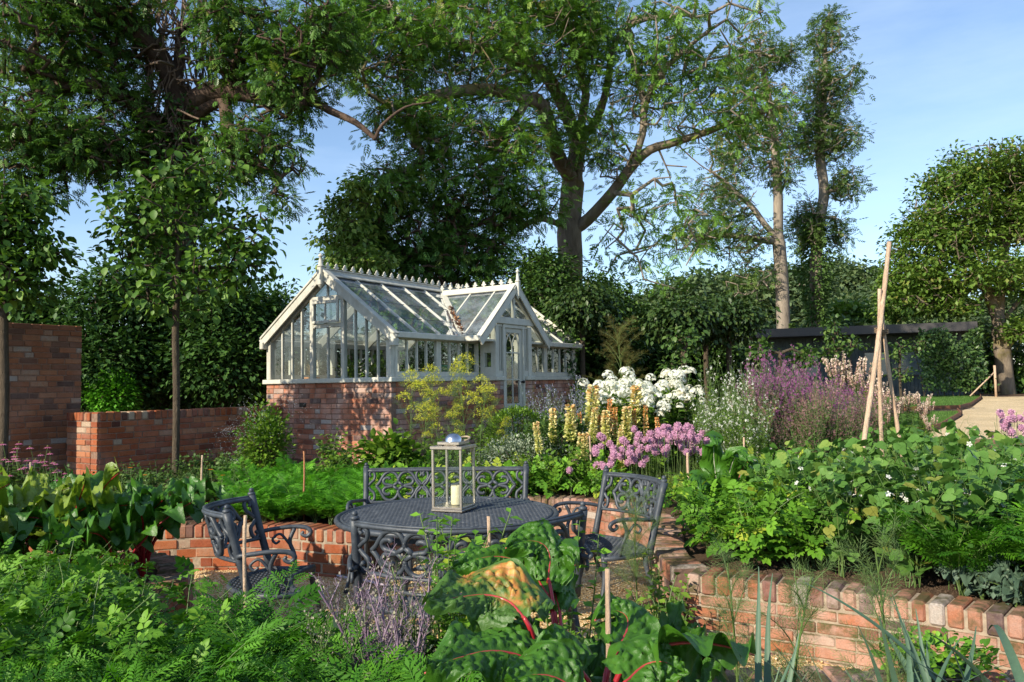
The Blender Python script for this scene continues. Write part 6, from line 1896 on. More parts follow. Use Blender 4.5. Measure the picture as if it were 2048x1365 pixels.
K['leafy'] = Kind([leafy_proto(260 + i, 'low bright leafy plant in the bed behind the metal bench', gr_s, POTATO, 0.19, 9, (0.16, 0.30), 4, 'potato_b', 'leafy_plant', 'plant', t0=(0.2, 0.8), t1=(0.7, 1.3))[0] for i in range(3)])
gr_h = 'dark border plants at the foot of the walls'
K['herb'] = Kind([leafy_proto(270 + i, 'dark green border plant growing along the foot of the brick walls', gr_h, LEAF8, 0.07, 12, (0.25, 0.5), 12, 'herb_dark', 'border_plant', 'plant', t0=(0.0, 0.5), t1=(0.2, 0.9))[0] for i in range(4)])
gr_h2 = 'leafy border plants among the flowers'
K['fill'] = Kind([leafy_proto(280 + i, 'plain green border plant low down among the flowering plants', gr_h2, LEAF8, 0.075, 12, (0.25, 0.5), 12, 'herb', 'border_plant', 'plant', t0=(0.0, 0.5), t1=(0.2, 0.9))[0] for i in range(4)])
gr_k = 'blue-green kale plants by the soil strip'
def kale_proto(seed, label, group, n=9, mat='kale'):
    rg = np.random.default_rng(seed)
    root = plant_root('kale_plant', label, 'kale plant', group)
    lf_, st_ = MB(), MB()
    for i in range(n):
        az = i * 2.4; P = arch(az, rg.uniform(0.2, 0.34), rg.uniform(0.1, 0.5), rg.uniform(1.0, 1.9), 9)
        chard_surface(lf_, P[2:], rg.uniform(0.09, 0.14), (0, 0, 1), rg, 1.0, 0.0, None, 26, 15, 0.02, 1.5)
        t = rg.random(40); Q = lerp_path(P[2:], t) + rg.normal(0, 0.035, (40, 3)) * (1, 1, 0.5)
        lf_.scatter(LEAF4, Q, rand_unit(rg, 40), rand_unit(rg, 40) + (0, 0, 0.7), rg.uniform(0.015, 0.04, 40), 0, rg.random(40))
        st_.tube(P, np.linspace(0.005, 0.002, 9), 5, cap=False)
    lf_.build('leaves', M[mat], root); st_.build('stalks', M['stalk_green'], root)
    return root
K['kale'] = Kind([kale_proto(290 + i, 'curly blue-green kale plant at the right end of the soil strip', gr_k) for i in range(3)])
K['chard_bk'] = Kind([chard_proto(300 + i, 'dark glossy chard plant in the row behind the potatoes at left', 'chard plants behind the left potatoes', 9, (0.34, 0.5), 'chard_dark', 'stalk_red') for i in range(2)])
K['chard_ye'] = Kind([chard_proto(305 + i, 'yellow-green chard plant at the left end of the chard row', 'yellow-green chard plants at the left edge', 8, (0.32, 0.46), 'chard_lime', 'stalk_red') for i in range(2)])
K['chard_ct'] = Kind([chard_proto(310 + i, 'dark green red-stalked chard plant low in the foreground chard clump', 'red-stalked chard plants in the foreground centre', 8, (0.26, 0.42), 'chard', 'stalk_red', (0.13, 0.2), (26, 17)) for i in range(3)])

rgp = np.random.default_rng(400)
def fill_zone(kind, n, test, box, mind, zf, sc=(0.85, 1.15), mask=None):
    pts, tries = [], 0
    while len(pts) < n and tries < n * 60:
        tries += 1
        x, y = rgp.uniform(box[0], box[1]), rgp.uniform(box[2], box[3])
        if not test(x, y): continue
        if any((x - a) ** 2 + (y - b_) ** 2 < mind * mind for a, b_ in pts): continue
        pts.append((x, y))
    for x, y in pts:
        z = float(zf(x, y))
        s_ = sc(x, y) * rgp.uniform(0.85, 1.05) if callable(sc) else rgp.uniform(*sc)
        kind.put(int(rgp.integers(99)), (x, y, z), rgp.uniform(0, 6.28), s_, tilt=(rgp.normal(0, 0.08), rgp.normal(0, 0.08)))
    return pts
def pxof(x, y, z):
    v = RC.transposed() @ Vector((x, y, z - CAM_Z))
    return 1024 + F_PX * v.x / -v.z, 682.5 - F_PX * v.y / -v.z
MX, MY = np.meshgrid(np.arange(-7, 7, 0.03), np.arange(0, 14, 0.03))
PATHMASK = in_poly(MX, MY, ZP)
def onpath(x, y):
    i, j = int(y / 0.03), int((x + 7) / 0.03)
    return 0 <= i < PATHMASK.shape[0] and 0 <= j < PATHMASK.shape[1] and PATHMASK[i, j]
def inbed(x, y, m_=0.13):
    return not any(onpath(x + dx, y + dy) for dx, dy in ((m_, 0), (-m_, 0), (0, m_), (0, -m_), (0, 0)))
ZN = 0.355
def zs(x, y): return 0.35
def sx_(x, y): return (x / y) * F_PX + 1024      # photo column of a ground point
def fit(topfn, H, cap=1.15):
    """scale that brings a plant of height H up to a height band seen in the photo"""
    return lambda x, y: float(np.clip((CAM_Z - (topfn(sx_(x, y)) - 758) / F_PX * y - float(gz(x, y))) / H, 0.45, cap))
# foreground left: potatoes behind, carrots in front
fill_zone(K['potato_l'], 70, lambda x, y: inbed(x, y) and sx_(x, y) < 400 and 2.7 < y < 3.7, (-3.4, -1.3, 2.6, 3.8), 0.215, zs, (0.85, 1.08))
fill_zone(K['potato_l'], 30, lambda x, y: inbed(x, y) and sx_(x, y) < 400 and y >= 3.7, (-3.4, -1.6, 3.7, 4.5), 0.23, zs, (0.6, 0.78))
fill_zone(K['carrot_f'], 125, lambda x, y: inbed(x, y, 0.08) and sx_(x, y) < 860 and y < (3.12 if 380 < sx_(x, y) < 600 else 2.8) and not (sx_(x, y) > 610 and y > 2.4), (-2.6, -0.25, 1.75, 3.2), 0.135, zs, (0.75, 1.05))
fill_zone(K['chard_ye'], 4, lambda x, y: sx_(x, y) < 260, (-3.7, -2.6, 4.75, 5.2), 0.34, zs, (1.35, 1.6))
fill_zone(K['chard_bk'], 8, lambda x, y: inbed(x, y, 0.1), (-3.7, -2.28, 4.7, 5.5), 0.30, zs, (1.25, 1.5))
# middle left bed
fill_zone(K['carrot_m'], 95, lambda x, y: inbed(x, y, 0.04) and 470 < sx_(x, y) < 740, (-3.0, -1.05, 7.0, 8.9), 0.145, gz, (0.6, 1.1))
fill_zone(K['herb'], 70, lambda x, y: inbed(x, y, 0.1) and sx_(x, y) < 500 and (x * -R2[1] + y * R2[0]) < (-5.04 * -R2[1] + 9.55 * R2[0]) - 0.25, (-6.5, -2.3, 7.2, 10.6), 0.22, gz, (0.5, 0.9))
fill_zone(K['leafy'], 50, lambda x, y: inbed(x, y, 0.1) and 700 < sx_(x, y) < 1230, (-1.6, 1.2, 7.6, 9.6), 0.22, gz, (0.9, 1.3))
def not_gh(x, y):
    q = np.array((x, y)) - C2
    return not (q @ R2 > -0.25 and q @ L2 > -0.6)
fill_zone(K['fill'], 110, lambda x, y: inbed(x, y, 0.1) and not_gh(x, y) and 640 < sx_(x, y) < 1850, (-2.5, 6.0, 8.6, 13.0), 0.30, gz, (0.8, 1.3))
# right bed
fill_zone(K['potato_r'], 46, lambda x, y: inbed(x, y, 0.28) and 1290 < sx_(x, y) < 1590 and y < 8.3, (1.2, 3.6, 5.0, 8.2), 0.25, gz, fit(lambda p: np.interp(p, [1300, 1350, 1450, 1560, 1600], [955, 940, 930, 905, 900]), 0.50))
def soil_line(x): return 4.98 - 0.9 * (x - 2.0)
fill_zone(K['pea'], 74, lambda x, y: inbed(x, y, 0.3) and 1540 < sx_(x, y) < 2010 and y > soil_line(x), (1.6, 4.6, 4.3, 7.4), 0.22, gz, fit(lambda p: np.interp(p, [1540, 1650, 1760, 1850, 1900, 2000], [915, 905, 890, 868, 872, 900]), 0.66))
fill_zone(K['carrot_r'], 24, lambda x, y: inbed(x, y, 0.3) and sx_(x, y) > 1885 and y > soil_line(x) - 0.2, (2.4, 4.4, 4.0, 6.6), 0.24, gz, (0.9, 1.2))
fill_zone(K['kale'], 4, lambda x, y: inbed(x, y, 0.2) and sx_(x, y) > 1900 and y < soil_line(x) + 0.15, (2.1, 3.4, 3.9, 5.2), 0.24, gz, (0.8, 1.2))

# ---- hero chards in the foreground
rgc = np.random.default_rng(500)
def P3(*a): return [at(*q) for q in a]

h1 = thing('chard_plant', 'big red-stalked chard with one puckered leaf turning orange and yellow', 'chard plant', (0.12, 2.28, ZN), 0, None)
def gold(S, U, var, fr, cells):
    g_ = np.clip((0.95 - np.abs(S - 0.36) * 2.6) * (U < 0.9) + 0.25 * np.sin(S * 9 + U * 4), 0, 1)
    g_ *= np.clip(1.5 - np.abs(U - 0.75) * 1.1, 0, 1)
    g_ = g_ * np.clip(0.75 + 0.5 * np.sin(S * 31 + 3 * np.sin(U * 9)) * np.sin(U * 13 + S * 7), 0, 1.1)
    return np.clip(0.12 + 0.2 * cells + g_ * 0.75 * (0.7 + 0.4 * cells) - 0.2 * (1 - fr) * g_, 0, 1)
# the golden leaf: rises from the stalk, blade faces us and hangs to the left
chard_leaf(h1, P3((1095, 1400, 2.25), (1078, 1320, 2.22), (1062, 1262, 2.2)), P3((1050, 1238, 2.2), (1020, 1205, 2.28), (975, 1190, 2.3), (915, 1195, 2.24), (850, 1205, 2.14)), 0.33, (0.12, -0.62, 0.85), rgc, 'chard_gold', 'stalk_red', 0.014, 1.5, 0.22, gold, 1.0, 64, 45, 0.034)
chard_leaf(h1, P3((1100, 1400, 2.2), (1090, 1370, 2.15)), P3((1080, 1345, 2.1), (1040, 1312, 2.12), (980, 1302, 2.08), (910, 1318, 2.0), (850, 1345, 1.93)), 0.29, (0.1, -0.55, 0.9), rgc, 'chard', 'stalk_red', 0.012, 1.4, 0.3, None, 1.0, 60, 41, 0.032)
chard_leaf(h1, P3((1110, 1400, 2.35), (1112, 1300, 2.4), (1105, 1230, 2.45)), P3((1095, 1190, 2.5), (1060, 1140, 2.6), (1010, 1115, 2.65), (955, 1118, 2.6), (905, 1140, 2.55)), 0.27, (0.2, -0.5, 0.9), rgc, 'chard', 'stalk_red', 0.012, 1.3, 0.3, None, 1.0, 56, 39, 0.032)
chard_leaf(h1, P3((1120, 1400, 2.35), (1120, 1300, 2.4), (1100, 1170, 2.5)), P3((1095, 1165, 2.55), (1100, 1115, 2.6), (1085, 1088, 2.62), (1050, 1082, 2.6), (1012, 1096, 2.55)), 0.22, (0.2, -0.8, 0.6), rgc, 'chard', 'stalk_red', 0.01, 1.2, 0.3, None, 1.0, 48, 35, 0.03)
chard_leaf(h1, P3((1125, 1400, 2.3), (1125, 1300, 2.35)), P3((1120, 1225, 2.45), (1105, 1165, 2.6), (1110, 1128, 2.65), (1135, 1110, 2.6), (1150, 1130, 2.55)), 0.2, (0.0, -0.9, 0.5), rgc, 'chard', 'stalk_red', 0.01, 1.2, 0.3, None, 1.0, 48, 35, 0.03)
h2 = thing('chard_plant', 'red-stalked chard whose long leaf arches right towards the low brick wall', 'chard plant', (0.28, 2.2, ZN), 0, None)
chard_leaf(h2, P3((1215, 1420, 2.1), (1240, 1345, 2.1), (1275, 1308, 2.1)), P3((1300, 1296, 2.1), (1345, 1286, 2.1), (1400, 1284, 2.12), (1455, 1292, 2.15), (1512, 1310, 2.2)), 0.23, (0.0, 0.55, 0.85), rgc, 'chard', 'stalk_red', 0.012, 1.1, 0.35, None, 1.2, 52, 35, 0.03)
chard_leaf(h2, P3((1205, 1420, 2.2), (1215, 1340, 2.25)), P3((1235, 1300, 2.3), (1255, 1255, 2.4), (1250, 1230, 2.45), (1225, 1222, 2.45), (1190, 1240, 2.4)), 0.22, (0.0, -0.8, 0.7), rgc, 'chard', 'stalk_red', 0.011, 1.2, 0.3, None, 1.0, 48, 35, 0.03)
chard_leaf(h2, P3((1190, 1420, 2.1), (1180, 1370, 2.1)), P3((1165, 1345, 2.1), (1130, 1310, 2.12), (1105, 1300, 2.1), (1075, 1310, 2.05)), 0.2, (0.2, -0.8, 0.6), rgc, 'chard', 'stalk_red', 0.011, 1.2, 0.3, None, 1.0, 44, 31, 0.03)
chard_leaf(h2, P3((1225, 1420, 2.0), (1235, 1390, 2.0)), P3((1250, 1365, 2.0), (1290, 1330, 2.05), (1330, 1325, 2.05), (1370, 1350, 2.05)), 0.24, (0.0, -0.7, 0.8), rgc, 'chard', 'stalk_red', 0.011, 1.2, 0.3, None, 1.0, 44, 31, 0.03)
chard_leaf(h2, P3((1200, 1420, 2.0), (1180, 1400, 2.0)), P3((1160, 1385, 1.98), (1110, 1355, 1.98), (1060, 1350, 1.95), (1000, 1370, 1.9)), 0.25, (0.1, -0.7, 0.8), rgc, 'chard', 'stalk_red', 0.011, 1.3, 0.3, None, 1.0, 48, 33, 0.03)
fill_zone(K['chard_ct'], 18, lambda x, y: inbed(x, y, 0.1) and 960 < sx_(x, y) < 1330, (-0.1, 0.75, 1.85, 3.05), 0.16, zs, (0.75, 1.05))
h3 = thing('chard_plant', 'upright chard with white and red stalks behind the right-hand chair', 'chard plant', (1.72, 6.25, 0.36), 0, None)
for i, (a_, b_, c_, w_, stm) in enumerate([((1438, 1068, 6.2), (1436, 985, 6.2), (1428, 920, 6.2), 0.24, 'stalk_white'), ((1446, 1068, 6.15), (1450, 990, 6.15), (1462, 935, 6.1), 0.22, 'stalk_white'),
                                          ((1462, 1068, 6.2), (1462, 1010, 6.25), (1480, 950, 6.3), 0.2, 'stalk_red'), ((1470, 1062, 6.2), (1480, 1015, 6.2), (1496, 985, 6.2), 0.18, 'stalk_red'), ((1430, 1068, 6.1), (1418, 1005, 6.05), (1405, 965, 6.0), 0.24, 'stalk_white')]):
    A_, B_, C_ = at(*a_), at(*b_), at(*c_)
    dd = C_ - B_; tip = C_ + dd * 0.7 + np.array((0.0, -0.10, -0.02 * i)); tip2 = tip + np.array((dd[0] * 0.5, -0.12, -0.06))
    chard_leaf(h3, [A_, (A_ + B_) / 2], [B_, C_, tip, tip2], w_, (0.1, -0.8, 0.5), rgc, 'chard', stm, 0.013, 1.0, 0.25, None, 0.8, 32, 23, 0.03)

# ---- leeks at lower right
def leek_proto(seed, n=8):
    rg = np.random.default_rng(seed)
    root = plant_root('leek_plant', 'blue-green leek with long strap leaves at lower right', 'leek', 'leeks at the lower right')
    for i in range(n):
        sg = 1 if i % 2 else -1
        az = rg.normal(0.25, 0.35) + (0 if sg > 0 else math.pi)
        L = rg.uniform(0.38, 0.66)
        P = arch(az, L, rg.uniform(0.05, 0.2) + i * 0.03, rg.uniform(0.35, 1.3) if rg.random() < 0.75 else 2.2, 16, 0.05, i)
        P[:, 2] += 0.02 * i
        T_ = tangents(P); s_ = np.cross(T_, (0, 0, 1)); s_ /= np.linalg.norm(s_, axis=1)[:, None] + 1e-6
        up = np.cross(s_, T_)
        w = 0.0125 * (1 - np.linspace(0, 1, 16) ** 2.2) + 0.001
        tw = 0.3 * np.sin(np.linspace(0, 2.5, 16) + i)
        s2 = s_ * np.cos(tw)[:, None] + up * np.sin(tw)[:, None]
        v = np.concatenate([P + s2 * w[:, None] + up * (w * 0.5)[:, None], P, P - s2 * w[:, None] + up * (w * 0.5)[:, None]])
        k = np.arange(15)
        f = np.concatenate([np.stack([k, k + 1, k + 17, k + 16], 1), np.stack([k + 16, k + 17, k + 33, k + 32], 1)])
        m_ = MB(); m_.add(v, f, 0, np.clip(rg.random() * 0.6 + np.tile(np.linspace(0, 0.3, 16), 3), 0, 1), True)
        m_.build('leaf', M['leek'], root)
    s = MB(); s.tube([(0, 0, -0.05), (0, 0, 0.08), (0, 0, 0.16)], [0.014, 0.013, 0.011], 8); s.build('stem', M['leek'], root)
    return root
K['leek'] = Kind([leek_proto(510 + i) for i in range(4)])
for i, (px, Y, s_) in enumerate([(1440, 1.95, 0.9), (1500, 2.15, 1.0), (1535, 2.0, 0.95), (1610, 2.0, 0.8), (1700, 2.1, 0.95), (1790, 2.0, 1.05), (1850, 2.1, 1.0), (1905, 2.0, 1.15), (1960, 2.15, 1.2), (2015, 1.95, 1.2), (2045, 2.2, 1.2)]):
    K['leek'].put(i, ((px - 1024) / F_PX * Y, Y, 0.32), 0.7 * i, s_)

# ---- wispy fennel and dill
def wisp_proto(seed, label, group, H, nbr, mat='fennel', name='fennel_plant', umb=0, cat='fennel plant', spread=0.5, hair=16):
    rg = np.random.default_rng(seed)
    root = plant_root(name, label, cat, group)
    s, l_, u_ = MB(), MB(), MB()
    main = arch(rg.uniform(0, 6), H, 0.02, rg.uniform(0.05, 0.25), 10, 0.3)
    s.tube(main, np.linspace(0.006, 0.002, 10), 6, cap=False)
    for i in range(nbr):
        t = 0.25 + 0.72 * i / nbr
        p = lerp_path(main, [t])[0]
        B = arch(i * 2.4 + rg.normal(0, 0.3), H * rg.uniform(0.18, 0.32) * (1.15 - 0.4 * t), 0.35, rg.uniform(0.5, 1.3), 7) + p
        s.tube(B, np.linspace(0.0022, 0.001, 7), 4, cap=False)
        n = hair * 3
        Q = lerp_path(B, rg.uniform(0.25, 1, n)); D = rand_unit(rg, n) + (0, 0, 0.35) + (B[-1] - B[0]) * 2
        N = rand_unit(rg, n)
        HAIR = compound(3, 0.012, 0.5, 1.0, 0.05, 38)
        l_.scatter(HAIR, Q, D, N, rg.uniform(0.03, 0.06, n), 0, rg.random(n))
        if i < umb:
            pass
    tops = []
    if umb:
        for i in range(umb):
            t = 0.55 + 0.45 * i / max(1, umb - 1) if umb > 1 else 1.0
            p = lerp_path(main, [t])[0]
            B = arch(i * 2.4 + 1, H * 0.22, 0.2, 0.45, 6) + p if i < umb - 1 else np.array([main[-2], main[-1], main[-1] + (0, 0, 0.03)])
            s.tube(B, 0.0018, 4, cap=False)
            c = B[-1]; R_ = rg.uniform(0.085, 0.13)
            for k in range(26):
                a = k * 2.4; rr = R_ * math.sqrt((k + 0.5) / 26)
                e_ = c + (rr * math.cos(a), rr * math.sin(a), 0.06 - 0.75 * rr * rr / R_ + rg.normal(0, 0.009))
                s.tube([c, (c + e_) / 2 + (0, 0, 0.004), e_], 0.0007, 3, cap=False)
                n = 13
                u_.scatter(LEAF4, e_ + rg.normal(0, 0.011, (n, 3)), rand_unit(rg, n) + (0, 0, 0.3), rand_unit(rg, n) + (0, -0.4, 1), rg.uniform(0.008, 0.016, n), 0, rg.random(n))
    s.build('stems', M['stalk_green'], root); l_.build('leaves', M[mat], root)
    if umb: u_.build('blossoms', M['umbel'], root)
    return root
K['dill'] = Kind([wisp_proto(520 + i, 'tall dill with flat yellow-green flower heads before the greenhouse wall', 'yellow-flowered dill before the greenhouse', 1.15, 9, umb=5, name='dill_plant', cat='dill plant') for i in range(3)])
for i, (px, top, Y) in enumerate([(822, 770, 9.3), (845, 792, 9.0), (878, 762, 9.2), (905, 785, 9.5), (930, 742, 9.3), (955, 780, 9.1), (985, 800, 9.6), (862, 835, 8.9), (915, 830, 9.0), (1005, 850, 9.5)]):
    b_ = at(px, top, Y); g0 = float(gz(0, Y))
    K['dill'].put(i, (b_[0], Y, g0 - 0.02), i * 1.3, (b_[2] - g0) / 1.13)
K['fennel'] = Kind([wisp_proto(530 + i, 'wispy green fennel plant with hair-fine leaves in the front right bed', 'wispy fennel plants between the leeks', 0.62, 11, umb=0) for i in range(3)])
for i, (px, top, Y) in enumerate([(1768, 1095, 2.35), (1568, 1150, 2.4), (1470, 1125, 2.6)]):
    b_ = at(px, top, Y)
    K['fennel'].put(i, (b_[0], Y, 0.33), i * 1.3, max(0.45, (b_[2] - 0.33) / 0.62))
ff = wisp_proto(540, 'tall blue-green fennel standing in front of the right-hand chair', None, 0.8, 15, hair=22)
b_ = at(1290, 1010, 4.75); ff.location = (at(1278, 1010, 4.75)[0], 4.9, 0.0); s_ = (b_[2]) / 0.8; ff.scale = (s_, s_, s_)
ff2 = wisp_proto(541, 'bronze fennel bush standing before the dark hedge beside the greenhouse', None, 1.5, 26, mat='bronze', umb=0, name='fennel_plant', hair=26)
b_ = at(1240, 655, 13.0); ff2.location = (b_[0], 13.0, float(gz(0, 13)) - 0.02); s_ = (b_[2] - float(gz(0, 13))) / 1.5; ff2.scale = (s_ * 1.5, s_ * 1.5, s_)

# ---- leggy purple-stemmed kale gone to flower in the foreground
def bolted(seed, label, H, purple, n=7):
    rg = np.random.default_rng(seed)
    root = plant_root('flowering_kale', label, 'kale plant', None)
    s, l_, f_ = MB(), MB(), MB()
    for i in range(n):
        P = arch(i * 2.4, H * rg.uniform(0.75, 1), 0.12, rg.uniform(0.15, 0.65), 10, 0.15, i)
        s.tube(P, np.linspace(0.009, 0.003, 10), 7, 0, rg.random(), cap=False)
        for j in range(11):
            t = 0.35 + 0.64 * j / 11
            p = lerp_path(P, [t])[0]
            B = arch(j * 2.4 + i, H * rg.uniform(0.1, 0.26), 0.3, 0.7, 6, 0.2, j) + p
            s.tube(B, np.linspace(0.0028, 0.001, 6), 4, 0, rg.random(), cap=False)
            m_ = 9
            Q = lerp_path(B, rg.uniform(0.2, 1, m_))
            for q in Q:
                e_ = q + rand_unit(rg, 1)[0] * 0.02 + (0, 0, 0.018)
                s.tube([q, e_], 0.0007, 3, cap=False)
            f_.scatter(SPIKELET, Q + rg.normal(0, 0.01, (m_, 3)), rand_unit(rg, m_) + (0, 0, 1), rand_unit(rg, m_), rg.uniform(0.005, 0.010, m_), 0, rg.random(m_))
    s.build('stems', M['stalk_purple' if purple else 'stalk_green'], root)
    f_.build('blossoms', M['budgrey'], root)
    n = 70
    l_.scatter(LEAF4, rg.normal(0, 0.09, (n, 3)) * (1, 1, 1.2) + (0, 0, 0.18), rand_unit(rg, n), rand_unit(rg, n) + (0, 0, 0.7), rg.uniform(0.03, 0.07, n), 0, rg.random(n))
    l_.build('leaves', M['kale'], root)
    return root
for i, (px, top, Y, pu, lab) in enumerate([(742, 1062, 2.85, True, 'purple-stemmed kale gone to flower in front of the bench at left'), (800, 1085, 2.7, True, 'purple-stemmed flowering kale nearest the big chard'),
                                           (835, 1070, 2.9, False, 'green-stemmed flowering kale just left of the big chard'), (655, 1165, 2.7, False, 'pale green flowering kale in front of the left chair')]):
    o = bolted(550 + i, lab, 0.62, pu, 5)
    b_ = at(px, top, Y); o.location = (b_[0], Y, 0.33); s_ = (b_[2] - 0.33) / 0.72; o.scale = (s_ * 0.95, s_ * 0.95, s_)

# small grey-green leaves low down between the flowering kale
K['kale_f'] = Kind([kale_proto(575 + i, 'low grey-green kale leaf clump among the flowering kale stems', 'low kale plants among the flowering stems', 6, 'kale_grey') for i in range(2)])
fill_zone(K['kale_f'], 22, lambda x, y: inbed(x, y, 0.06) and 590 < sx_(x, y) < 880, (-0.95, -0.2, 2.35, 3.1), 0.14, zs, (0.9, 1.3))
# clods and crumbs on the bare soil strip
rg = np.random.default_rng(577); n = 9000
cx_, cy_ = rg.uniform(1.2, 3.4, n), rg.uniform(3.6, 5.5, n)
kk = np.array([inbed(a, b_, 0.11) and b_ < soil_line(a) + 0.5 for a, b_ in zip(cx_, cy_)])
cx_, cy_ = cx_[kk], cy_[kk]; n = len(cx_)
o = MB(); o.scatter((oct_v, [oct_f]), np.stack([cx_, cy_, ground_h(cx_, cy_) + 0.002], 1), rand_unit(rg, n), rand_unit(rg, n), rg.uniform(0.002, 0.013, (n, 1)) ** 1.0 * rg.uniform(0.6, 1.2, (n, 3)), 0, 0.5, False)
tag(o.build('soil_crumbs', M['soil']), kind='stuff')
# ---- young weeds and rocket stems between chard and chair
K['weed'] = Kind([leafy_proto(560 + i, 'small leafy green weed on the gravel edge below the right-hand chair', 'small weeds at the foot of the right-hand chair', LEAF4, 0.055, 7, (0.2, 0.42), 14, 'herb', 'weed_plant', 'weed', t0=(0, .3), t1=(.1, .7))[0] for i in range(3)])
for i, (px, Y) in enumerate([(1180, 3.7), (1210, 3.9), (1245, 4.0), (1265, 3.8), (1150, 3.75), (1290, 4.6), (1310, 4.75), (1230, 3.6), (1195, 3.55), (1330, 4.5), (1300, 4.3), (1270, 4.2), (1320, 4.9), (1250, 4.4), (1225, 4.15), (1170, 3.9), (1285, 3.9), (1205, 3.7), (1240, 3.75), (1335, 4.7), (1310, 4.1), (1160, 3.6), (1265, 3.6)]):
    K['weed'].put(i, ((px - 1024) / F_PX * Y, Y, 0.0), i, rgp.uniform(0.9, 1.5))
K['rocket'] = Kind([leafy_proto(565 + i, 'upright light green weed between the table rim and the chard', 'upright light green weeds in front of the table', LEAF4, 0.06, 4, (0.5, 0.7), 24, 'potato_b', 'weed_plant', 'weed', t0=(0, .15), t1=(.1, .45), start=.4)[0] for i in range(2)])
for i, (px, top, Y) in enumerate([(925, 985, 2.9), (880, 1040, 2.9), (950, 1060, 3.0), (905, 1065, 2.95), (1150, 1010, 3.0), (1120, 1060, 2.95)]):
    b_ = at(px, top, Y); K['rocket'].put(i, (b_[0], Y, 0.34), i * 2, (b_[2] - 0.34) / 0.66)
# ---- herbs in a black pot on the near wall
pt = thing('herb_pot', 'black plastic pot of bright herbs on the near wall at lower right', 'plant pot', (at(1880, 1330, 3.0)[0], 3.02, 0.405), 0)
o = MB(); o.lathe([(0.001, 0.0), (0.10, 0.0), (0.125, 0.09), (0.135, 0.09), (0.135, 0.10), (0.12, 0.10), (0.115, 0.075), (0.001, 0.075)], 24); o.build('pot', plain_mat('black_plastic', (0.012, 0.012, 0.013), 0.4), pt)
rg = np.random.default_rng(570); o = MB(); n = 420
a = rg.uniform(0, 6.28, n); r = 0.2 * np.sqrt(rg.random(n))
o.scatter(LEAF8, np.stack([r * np.cos(a), r * np.sin(a), 0.08 + 0.10 * rg.random(n)], 1), np.stack([np.cos(a), np.sin(a), 0.5 + 0 * a], 1) + rand_unit(rg, n) * 0.8, rand_unit(rg, n) * 0.5 + (0, 0, 1), rg.uniform(0.02, 0.042, n), 0, rg.random(n))
o.build('herbs', M['potato_b'], pt)

# ---- clipped box ball and silver shrub
def dome(name, label, cat, c, R_, n, tmpl, size, mat, seed, sc=(1, 1, 1), rough=0.12, core=True):
    rg = np.random.default_rng(seed)
    root = thing(name, label, cat, (c[0], c[1], float(gz(c[0], c[1]))), 0)
    u = rand_unit(rg, n); rr = R_ * (1 + rg.normal(0, rough, n)) * (0.75 + 0.25 * rg.random(n) ** 0.4)
    ctr = np.array((0, 0, c[2] - float(gz(c[0], c[1]))))
    Pp = ctr + u * rr[:, None] * np.array(sc)
    ok = Pp[:, 2] > 0.02; Pp, u = Pp[ok], u[ok]; n = len(Pp)
    f = MB(); f.scatter(tmpl, Pp, u + rand_unit(rg, n) * 0.7, rand_unit(rg, n) * 0.6 + (0, 0, 1), size * rg.uniform(0.6, 1.3, n), 0, rg.random(n))
    f.build('leaves', M[mat], root)
    s = MB()
    for i in range(16):
        d = rand_unit(rg, 1)[0]; d[2] = abs(d[2])
        s.tube([(0, 0, 0), ctr * 0.5 + d * R_ * 0.3, ctr + d * R_ * 0.75 * np.array(sc)], 0.006, 4, cap=False)
    s.build('stems', M['bark_thin'], root)
c = at(1033, 872, 10.3); dome('box_ball', 'clipped round box bush below the greenhouse door', 'shrub', c, 0.40, 9000, LEAF4, 0.030, 'box_leaf', 580, (1, 1, 0.92), 0.05)
c = at(1045, 925, 9.3); dome('silver_shrub', 'low silvery grey shrub in front of the round box bush', 'shrub', c, 0.36, 5200, LEAF4, 0.034, 'silver', 581, (1.5, 0.9, 0.75), 0.2)
c = at(530, 905, 9.3); dome('bushy_plant', 'bushy upright green plant in front of the brick corner left of the greenhouse', 'plant', c, 0.28, 3600, LEAF4, 0.055, 'herb', 582, (0.8, 0.7, 1.45), 0.34)
c = at(775, 912, 8.9); dome('bushy_plant', 'rough-leaved green plant left of the lantern against the greenhouse wall', 'plant', c, 0.22, 620, LEAF8, 0.095, 'herb', 583, (1.1, 0.8, 0.9), 0.3)
c = at(225, 792, 12.2); dome('bushy_plant', 'light green bushy plant peeping over the low wall beside the tall wall', 'plant', c, 0.36, 2600, LEAF4, 0.07, 'carrot_b', 584, (0.9, 0.7, 0.9), 0.2)
c = at(1120, 905, 9.4); dome('bushy_plant', 'needle-leaved dark green plant at the foot of the yellow spikes', 'plant', c, 0.40, 4600, LEAF4, 0.05, 'herb_dark', 585, (1.1, 0.7, 0.95), 0.2)

